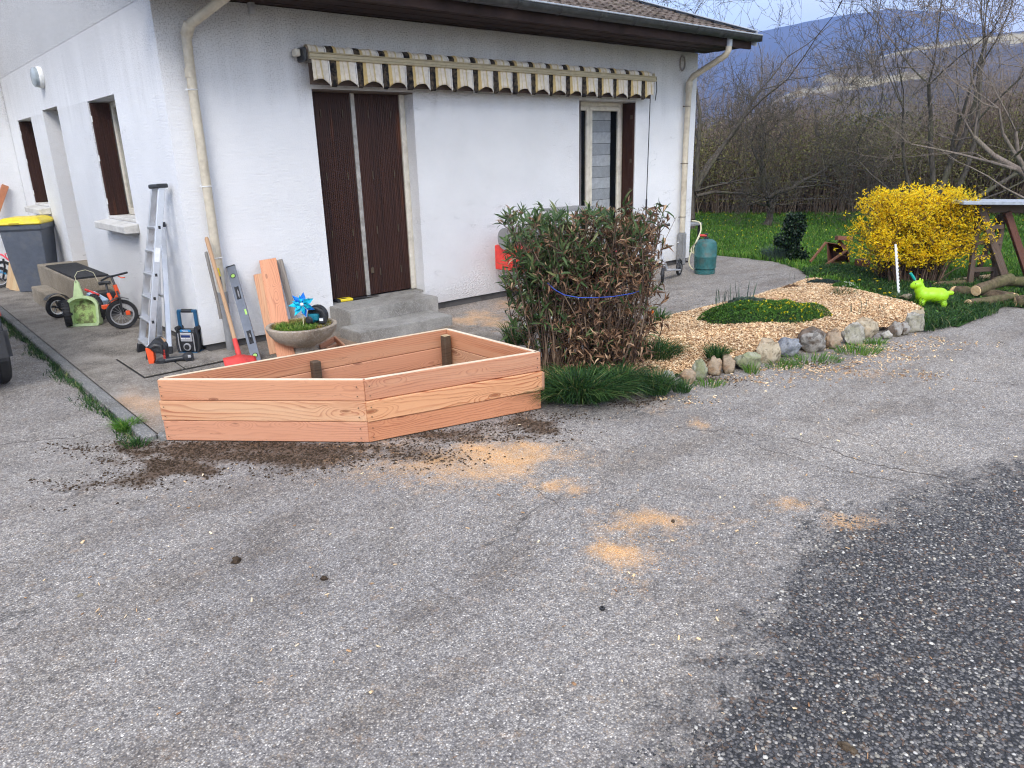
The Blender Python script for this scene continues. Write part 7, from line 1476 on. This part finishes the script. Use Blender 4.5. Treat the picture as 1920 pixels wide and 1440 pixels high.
tr0 = G(1843, 536, .02)+VF*.05; GT2 = 'trestles under the long board'
def trestle(P0, dx, label):
    o = thing('trestle', P0, label, 'trestle', GT2); A = lambda x_, y_, b=0: PL(x_+dx, y_, P0, b)
    def bt(nm, a_, b_, w_, t_, b1=0, b2=0): return board(nm, A(*a_, b1), A(*b_, b2), VR, w_, t_, M_TRESTLE, o, bevel=.004)
    bt('leg', (1817,539), (1836,392), .055, .05, 0, .10); bt('leg', (1862,527), (1882,398), .055, .05, .05, .14); bt('leg', (1887,528), (1838,386), .085, .045, -.08, .04); bt('leg', (1824,534), (1874,402), .05, .045, .35, .2); bt('leg', (1871,520), (1846,400), .05, .045, .42, .2)
    for y_, x0_, x1_ in ((427,1832,1881), (455,1828,1877), (483,1826,1864), (506,1821,1869)): board('rung', A(x0_, y_, .03), A(x1_, y_-2, .06), (0, 0, 1), .055, .03, M_TRESTLE, o, bevel=.004)
    return o
trestle(tr0, 0, 'weathered wooden ladder-like trestle at the right edge behind the logs')
P2_ = tr0+VR*.62; o = thing('trestle', P2_, 'reddish brown slanting trestle leg at the very right edge', 'trestle', GT2)
board('leg', PL(1932, 530, P2_), PL(1888, 398, P2_, .05), VR, .075, .05, M_BROWNWOOD, o); board('leg', PL(1950, 530, P2_, .3), PL(1990, 398, P2_, .15), VR, .075, .05, M_BROWNWOOD, o)
bt0, bt1 = PL(1797, 387, tr0, .08), PL(2080, 392, tr0, .10)
lt = thing('long_table_board', bt0, 'long brown board with grey sheet metal top laid over the trestles', 'table top')
board('beam', bt0+[0, 0, -.01], bt1+[0, 0, -.01], (0, 0, 1), .10, .07, M_TRESTLE, lt); board('metal_top', PL(1780, 378, tr0, .08), PL(2090, 380, tr0, .1), (0, 0, 1), .035, .55, M_GALV, lt)
LG_ = 'cut logs at the right edge'
def log(a, b, r, label, end=None, side=1):
    a, b = np.array(a), np.array(b); o = thing('log', a, label, 'log', LG_); d = (b-a); m_ = (a+b)/2+np.array([0, 0, .01]); q = MB(); pts = [a+d*t_+nr.normal(0, r*.10, 3) for t_ in np.linspace(0, 1, 7)]; pts[0] = a; pts[-1] = b
    q.tube(pts, [r*nr.uniform(.9, 1.08) for _ in pts], 12); q.build('trunk', M_LOG, o, smooth=True)
    for e_, s_ in ((a, -1), (b, 1)):
        nd = d/np.linalg.norm(d)*s_; nn = nd if end is None or s_ != side else np.array(end)/np.linalg.norm(end); x = Vector(nn).orthogonal().normalized(); q = MB(); q.lathe([(r*.95, -.012), (r*.93, .004), (.001, .005)], (0, 0, 0), 16); q.M = Matrix.Identity(4)
        q.build('cut_end', M_LOGEND, o, M=frame(e_+nn*.004, x, Vector(nn).cross(x), nn))
    return o
log(G(1830, 545, .13), G(1894, 523, .21), .060, 'upper log with pale oval cut end tilted skyward', end=(-.3, -.4, .9))
log(G(1792, 547, .07), G(1900, 560, .06), .066, 'thick log with orange cut end at its left, in the middle of the pile', end=(-.8, -.5, .1), side=-1)
log(G(1815, 570, .05), G(1903, 558, .07), .048, 'front log with round pale cut end facing the drive', end=(-.55, -.8, .15))
log(G(1905, 565, .06), G(1985, 568, .06), .060, 'log at the right edge in front, running out of the picture')
log(G(1885, 528, .12), G(1985, 528, .12), .055, 'log at the right edge behind, running out of the picture')
log(G(1756, 536, .04), G(1815, 530, .04), .045, 'thin log lying behind the teal board', end=(-.6, -.6, .1), side=-1)
tag(board('pale_board', G(1796, 529, .03), G(1876, 519, .04), (VF*.9+np.array([0, 0, .2])), .16, .03, M_PLYPALE), 'pale flat board lying in the grass under the trestle', 'board')

# ------------------------------------------------------------------ bare trees
def grow(seed, levels, trunk, spread, bud=None, wob=.16, kids=(2, 3), up=.25, dens_=1.0):
    """list of tapered segments of a bare tree. trunk = list of (base, dir, length, radius)"""
    g = np.random.default_rng(seed); A, B, ra, rb = [], [], [], []
    def br(p, d, ln, r, lv):
        ns = max(3, int(5-lv*.4)) if lv < levels else 3; pts = [p]; dd = d/np.linalg.norm(d); 
        for k in range(ns):
            dd = dd+g.normal(0, wob*(1+.25*lv), 3)+np.array([0, 0, up*.22*(1 if lv else .3)]); dd /= np.linalg.norm(dd); q_ = pts[-1]+dd*ln/ns; r0 = r*(1-.55*k/ns); r1 = r*(1-.55*(k+1)/ns); A.append(pts[-1]); B.append(q_); ra.append(r0); rb.append(r1); pts.append(q_)
            if lv < levels and (k >= 1 or lv > 0):
                nk = g.integers(kids[0], kids[1]+1) if k == ns-1 else (1 if g.random() < .80*dens_ else 0)
                for _ in range(nk):
                    a = g.normal(size=3); a -= dd*(a@dd); a /= np.linalg.norm(a)+1e-9; ang = g.uniform(.35, .95)*spread; nd = dd*math.cos(ang)+a*math.sin(ang); nd[2] += up*.3
                    br(q_, nd, ln*g.uniform(.5, .78), max(r1*g.uniform(.45, .72), .0022), lv+1)
    for b_, d_, l_, r_ in trunk: br(np.array(b_, float), np.array(d_, float), l_, r_, 0)
    return np.array(A), np.array(B), np.array(ra), np.array(rb)
def tree(name, P, segs, mat, label, cat='tree', group=None, rtrunk=.03):
    A, B, ra, rb = segs; P = np.array(P); big = ra > rtrunk; o = thing(name, P, label, cat, group)
    sticks('trunk', A[big]+P, B[big]+P, ra[big], rb[big], mat, o, n=8)
    sticks('crown', A[~big]+P, B[~big]+P, np.maximum(ra[~big], .0035), np.maximum(rb[~big], .0025), mat, o, n=3, kind='stuff'); return o
def far(px, d, y=300): g = ray(px, y); g = g*[1, 1, 0]; g /= np.linalg.norm(g); p = CAM+g*d; return np.array([p[0], p[1], 0])
wp = far(1762, 16.5); wp[2] = zl(*wp[:2])
s_ = grow(5, 5, [((0, 0, 0), (-.12, .10, 1), 2.7, .065), ((.10, .0, 0), (.02, -.02, 1), 3.0, .070), ((.18, -.1, 0), (.22, -.18, 1), 2.9, .060), ((-.05, .1, .1), (-.42, .40, .85), 2.3, .045), ((.1, -.05, .1), (.62, -.52, .62), 2.5, .05), ((0, 0, .3), (-.75, .62, .38), 2.0, .030), ((.1, 0, .2), (.80, -.68, .35), 2.2, .032)], .85, wob=.10, up=.26, dens_=.5)
walnut = tree('walnut_tree', wp, s_, M_BARK, 'large many-stemmed bare tree rising behind the forsythia', 'tree')
t1 = far(1302, 16.2); t1[2] = zl(*t1[:2])
s_ = grow(9, 5, [((0, 0, 0), (.10, -.06, 1), 1.1, .085), ((.06, -.04, .8), (.30, -.25, 1), 2.9, .055), ((.06, -.04, .7), (.66, -.55, .34), 2.1, .036), ((.05, -.05, .8), (-.15, .1, 1), 2.5, .05), ((.08, -.06, .9), (.50, -.42, .75), 2.6, .042), ((.05, -.05, .8), (.72, -.6, .1), 1.7, .028)], .9, wob=.15, up=.20, dens_=.5)
tree('bare_fruit_tree', t1, s_, M_BARK, 'bare spreading tree just right of the house corner', 'tree')
t2 = far(1447, 17.0); t2[2] = zl(*t2[:2])
s_ = grow(14, 4, [((0, 0, 0), (.05, .1, 1), .75, .085), ((.02, .03, .6), (.6, -.5, .62), 1.3, .05), ((.02, .03, .6), (-.5, .45, .8), 1.3, .05), ((.02, .03, .65), (.1, .1, 1), 1.2, .045)], 1.1, wob=.22, up=.12)
tree('small_fruit_tree', t2, s_, M_BARK, 'small crooked orchard tree with low crown before the thicket', 'tree')
t3 = far(2060, 16.0); t3[2] = zl(*t3[:2])
s_ = grow(21, 5, [((0, 0, 0), (-.35, .3, .9), 2.6, .08), ((.05, 0, 0), (-.5, .5, .55), 2.3, .06), ((0, 0, 0), (.2, -.1, 1), 2.6, .08)], 1.0, wob=.14, up=.2, dens_=.6)
tree('bare_fruit_tree', t3, s_, M_BARK2, 'bare tree whose branches reach in from the right edge', 'tree')
# the wood behind: single trees in several sizes sharing four shapes
protos = []
for k in range(5):
    g_ = np.random.default_rng(40+k); n_t = 2+k % 2
    s_ = grow(50+k, 4, [((g_.normal(0, .12), g_.normal(0, .12), 0), (g_.normal(0, .10), g_.normal(0, .10), 1), 2.3, .055) for _ in range(n_t)], .72, wob=.10, up=.42, kids=(2, 3))
    p_ = far(1330+130*k, 30+3*k); p_[2] = zl(*p_[:2]); o = tree('wood_tree', p_, s_, M_BARK2, 'slender bare tree among the many of the wood', 'tree', 'bare trees of the wood', rtrunk=.03); protos.append(o)
pos_r = np.random.default_rng(77); cnt = 0
for i in range(80):
    px = pos_r.uniform(1150, 2250); d = 24+36*pos_r.random()**.9; p_ = far(px, d); p_[2] = zl(*p_[:2]); sc_ = pos_r.uniform(.40, .58)*(1+.45*(d-24)/36)*(1.0+.12*math.sin(px/90))
    M = Matrix.Translation(Vector(p_)) @ Matrix.Rotation(pos_r.uniform(0, 6.28), 4, 'Z') @ Matrix.Diagonal((sc_, sc_, sc_*pos_r.uniform(.8, 1.05), 1))
    copy_tree(protos[i % 5], M)
# thicket: brown stems below, olive budding shrubs
n = 11000; px = nr.uniform(1180, 2350, n); d = nr.uniform(20.0, 25.5, n); g_ = np.array([far(a, b) for a, b in zip(px, d)]); g_[:, 2] = lawn_z(g_[:, :2]); hh = nr.uniform(.7, 2.3, n)*(1+.2*np.sin(px/70))
l1 = nr.normal(0, .10, (n, 3)); l1[:, 2] = 0; m1 = g_+np.array([0, 0, 1.])*hh[:, None]*.5+l1*hh[:, None]; e1_ = m1+np.array([0, 0, 1.])*hh[:, None]*.5+nr.normal(0, .16, (n, 3))*hh[:, None]
o = sticks('thicket', np.concatenate([g_, m1]), np.concatenate([m1, e1_]), np.concatenate([np.full(n, .014), np.full(n, .008)]), np.concatenate([np.full(n, .008), np.full(n, .004)]), M_THICK, n=3, kind='stuff')
n = 26000; ii = nr.integers(0, len(e1_), n); C = e1_[ii]+nr.normal(0, .22, (n, 3)); C = C[C[:, 2] > .9]; C = C[nr.uniform(0, 1, len(C)) < .8]; A2 = C; B2 = C+nr.normal(0, .22, (len(C), 3))+[0, 0, .08]
sticks('thicket_twigs', A2, B2, .004, .0025, M_THICK, n=3, kind='stuff')
n = 52000; px = nr.uniform(1180, 2350, n); d = nr.uniform(19.0, 22, n); zz = np.clip(1.35+.5*nr.normal(size=n)+.25*np.sin(px/60), .35, 2.6); C = np.array([far(a, b) for a, b in zip(px, d)]); C[:, 2] = lawn_z(C[:, :2])+zz
leaves('olive_shrubs', C, rdir(n), rdir(n, 1), nr.uniform(.03, .065, n), nr.uniform(.016, .034, n), M_BUD, kind='stuff')
n = 2600; C = np.array([far(a, b) for a, b in zip(nr.normal(1655, 42, n), nr.uniform(26, 28, n))]); C[:, 2] = np.clip(nr.normal(1.75, .4, n), .3, 2.5); tag(leaves('dark_evergreen', C, rdir(n), rdir(n, 1), nr.uniform(.06, .14, n), nr.uniform(.04, .08, n), M_IVY), 'dark green evergreen shrub inside the bare wood', 'shrub')
# fence at the lawn's far side
fn = thing('wire_fence', far(1560, 20), 'rickety wire fence with thin posts at the far side of the lawn', 'fence')
fp = [(1538, 1.0), (1552, .9), (1565, 1.05), (1580, .9), (1600, 1.0), (1405, 1.0), (1350, 1.0), (1470, 1.0)]; fp.sort()
for px, h_ in fp: p = far(px, 19.6); z_ = zl(*p[:2]); q = MB(); q.tube([p+[0, 0, z_], p+VR*rnd.uniform(-.06, .06)+[0, 0, z_+h_]], .016, 5); q.build('post', M_POST, fn)
for h_ in (.4, .8): q = MB(); q.tube([far(px, 19.6)+[0, 0, zl(*far(px, 19.6)[:2])+h_] for px, _ in fp], .004, 4); q.build('wire', M_PIPEG, fn)

# ------------------------------------------------------------------ hills
def az_el(px, py): g = ray(px, py); return math.atan2(g[0], g[1]), g[2]/math.hypot(g[0], g[1])
def hillmat(name, a, b, pale):
    t = NT(name); v = t.pos(); n = t.noise(t.mp(v, (.012,.012,.03)), 1.0, 8, .65); n2 = t.noise(t.mp(v, (.09,.09,.12)), 1.0, 6, .75)
    base = t.ramp(t.math('ADD', t.math('MULTIPLY', n, .6), t.math('MULTIPLY', n2, .4)), [(.38, a), (.62, b)]); ff = t.attr('sunlit_band'); ff = t.mr(t.math('ADD', ff, t.math('MULTIPLY', t.math('SUBTRACT', n2, .5), 2.4)), .42, .75)
    base = t.mix(ff, base, pale); t.set(base, .95, 0, .05); t.bump(n2, .8, 4); return t.m  # pale tone paints strips of sunlight into the slope's base colour
def hill(name, pts, Rr, R0, power, mat, sunlit_bands=(), rough=8, base_h=0.0, na=420, nrr=70):
    ae = sorted(az_el(*p) for p in pts); az_ = np.array([a for a, e in ae]); e_ = np.array([e for a, e in ae])
    az_ = np.concatenate([[az_[0]-1.2, az_[0]-.5], az_, [az_[-1]+.5, az_[-1]+1.2]]); e_ = np.concatenate([[e_[0]*.55, e_[0]*.8], e_, [e_[-1]*.85, e_[-1]*.6]])
    AZ = np.linspace(az_[0], az_[-1], na); H = np.interp(AZ, az_, e_)*Rr+CAM[2]; V, sunlit_val = [], []
    RRs = np.concatenate([np.linspace(0, 1, nrr), [1.06, 1.15, 1.3]])
    for i, a in enumerate(AZ):
        for j, t_ in enumerate(RRs):
            r = R0+(Rr-R0)*t_; h = base_h+(H[i]-base_h)*(t_**power if t_ <= 1 else 1-(t_-1)*1.4); x, y = CAM[0]+math.sin(a)*r, CAM[1]+math.cos(a)*r
            nz = (mnoise.fractal(Vector((x*.006, y*.006, 0)), .9, 2.0, 5)*rough*2.2+mnoise.noise(Vector((x*.05, y*.05, 3)))*rough*.4)*min(1, t_*3)*(1 if t_ < .93 else .45); V.append((x, y, h+nz-2*(1-min(1, t_*4)))); el_ = (h-CAM[2])/r
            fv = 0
            for (line, wid) in sunlit_bands:
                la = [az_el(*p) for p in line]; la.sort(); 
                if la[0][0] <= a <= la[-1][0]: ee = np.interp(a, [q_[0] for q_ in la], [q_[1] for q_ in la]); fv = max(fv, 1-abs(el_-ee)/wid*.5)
            sunlit_val.append(max(0, fv))
    m_ = len(RRs); idx = np.arange(len(V)).reshape(len(AZ), m_); Fc = np.stack([idx[:-1, :-1].ravel(), idx[:-1, 1:].ravel(), idx[1:, 1:].ravel(), idx[1:, :-1].ravel()], 1)
    o = npmesh(name, np.array(V), Fc, mat, attrs={'sunlit_band': sunlit_val}, smooth=True); o['kind'] = 'structure'; return o
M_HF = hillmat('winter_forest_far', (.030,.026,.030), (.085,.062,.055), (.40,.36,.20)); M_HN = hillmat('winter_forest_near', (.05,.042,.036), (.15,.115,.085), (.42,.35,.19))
hill('mountain', [(1100,150),(1250,105),(1423,60),(1499,42),(1540,35),(1613,26),(1677,15),(1735,18),(1779,26),(1823,44),(1867,60),(1960,88),(2100,120)], 2300, 900, 1.7, M_HF, rough=7)
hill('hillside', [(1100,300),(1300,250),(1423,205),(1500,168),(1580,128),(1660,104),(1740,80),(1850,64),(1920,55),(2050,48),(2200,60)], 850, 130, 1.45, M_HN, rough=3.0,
     sunlit_bands=[([(1640,112),(1740,90),(1850,74),(1920,65),(2050,60)], .0035), ([(1400,192),(1470,172),(1500,168)], .004), ([(1420,200),(1480,180),(1600,160),(1680,143),(1740,140)], .0035), ([(1500,140),(1540,150),(1640,150)],.004)])  # lines along which sunlight on the crest and lower slope is painted

# ------------------------------------------------------------------ haze between here and the mountain
hm = bpy.data.materials.new('thin_haze'); hm.use_nodes = True; nt = hm.node_tree; nt.nodes.clear(); o_ = nt.nodes.new('ShaderNodeOutputMaterial'); pv = nt.nodes.new('ShaderNodeVolumePrincipled')
pv.inputs['Color'].default_value = (.30, .48, 1.0, 1); pv.inputs['Density'].default_value = HAZE; pv.inputs['Anisotropy'].default_value = .1; nt.links.new(pv.outputs[0], o_.inputs['Volume'])
q = MB(); q.box((-1500, -700, -6), (3400, 3400, 490)); hz_ = q.build('haze', hm, kind='stuff')
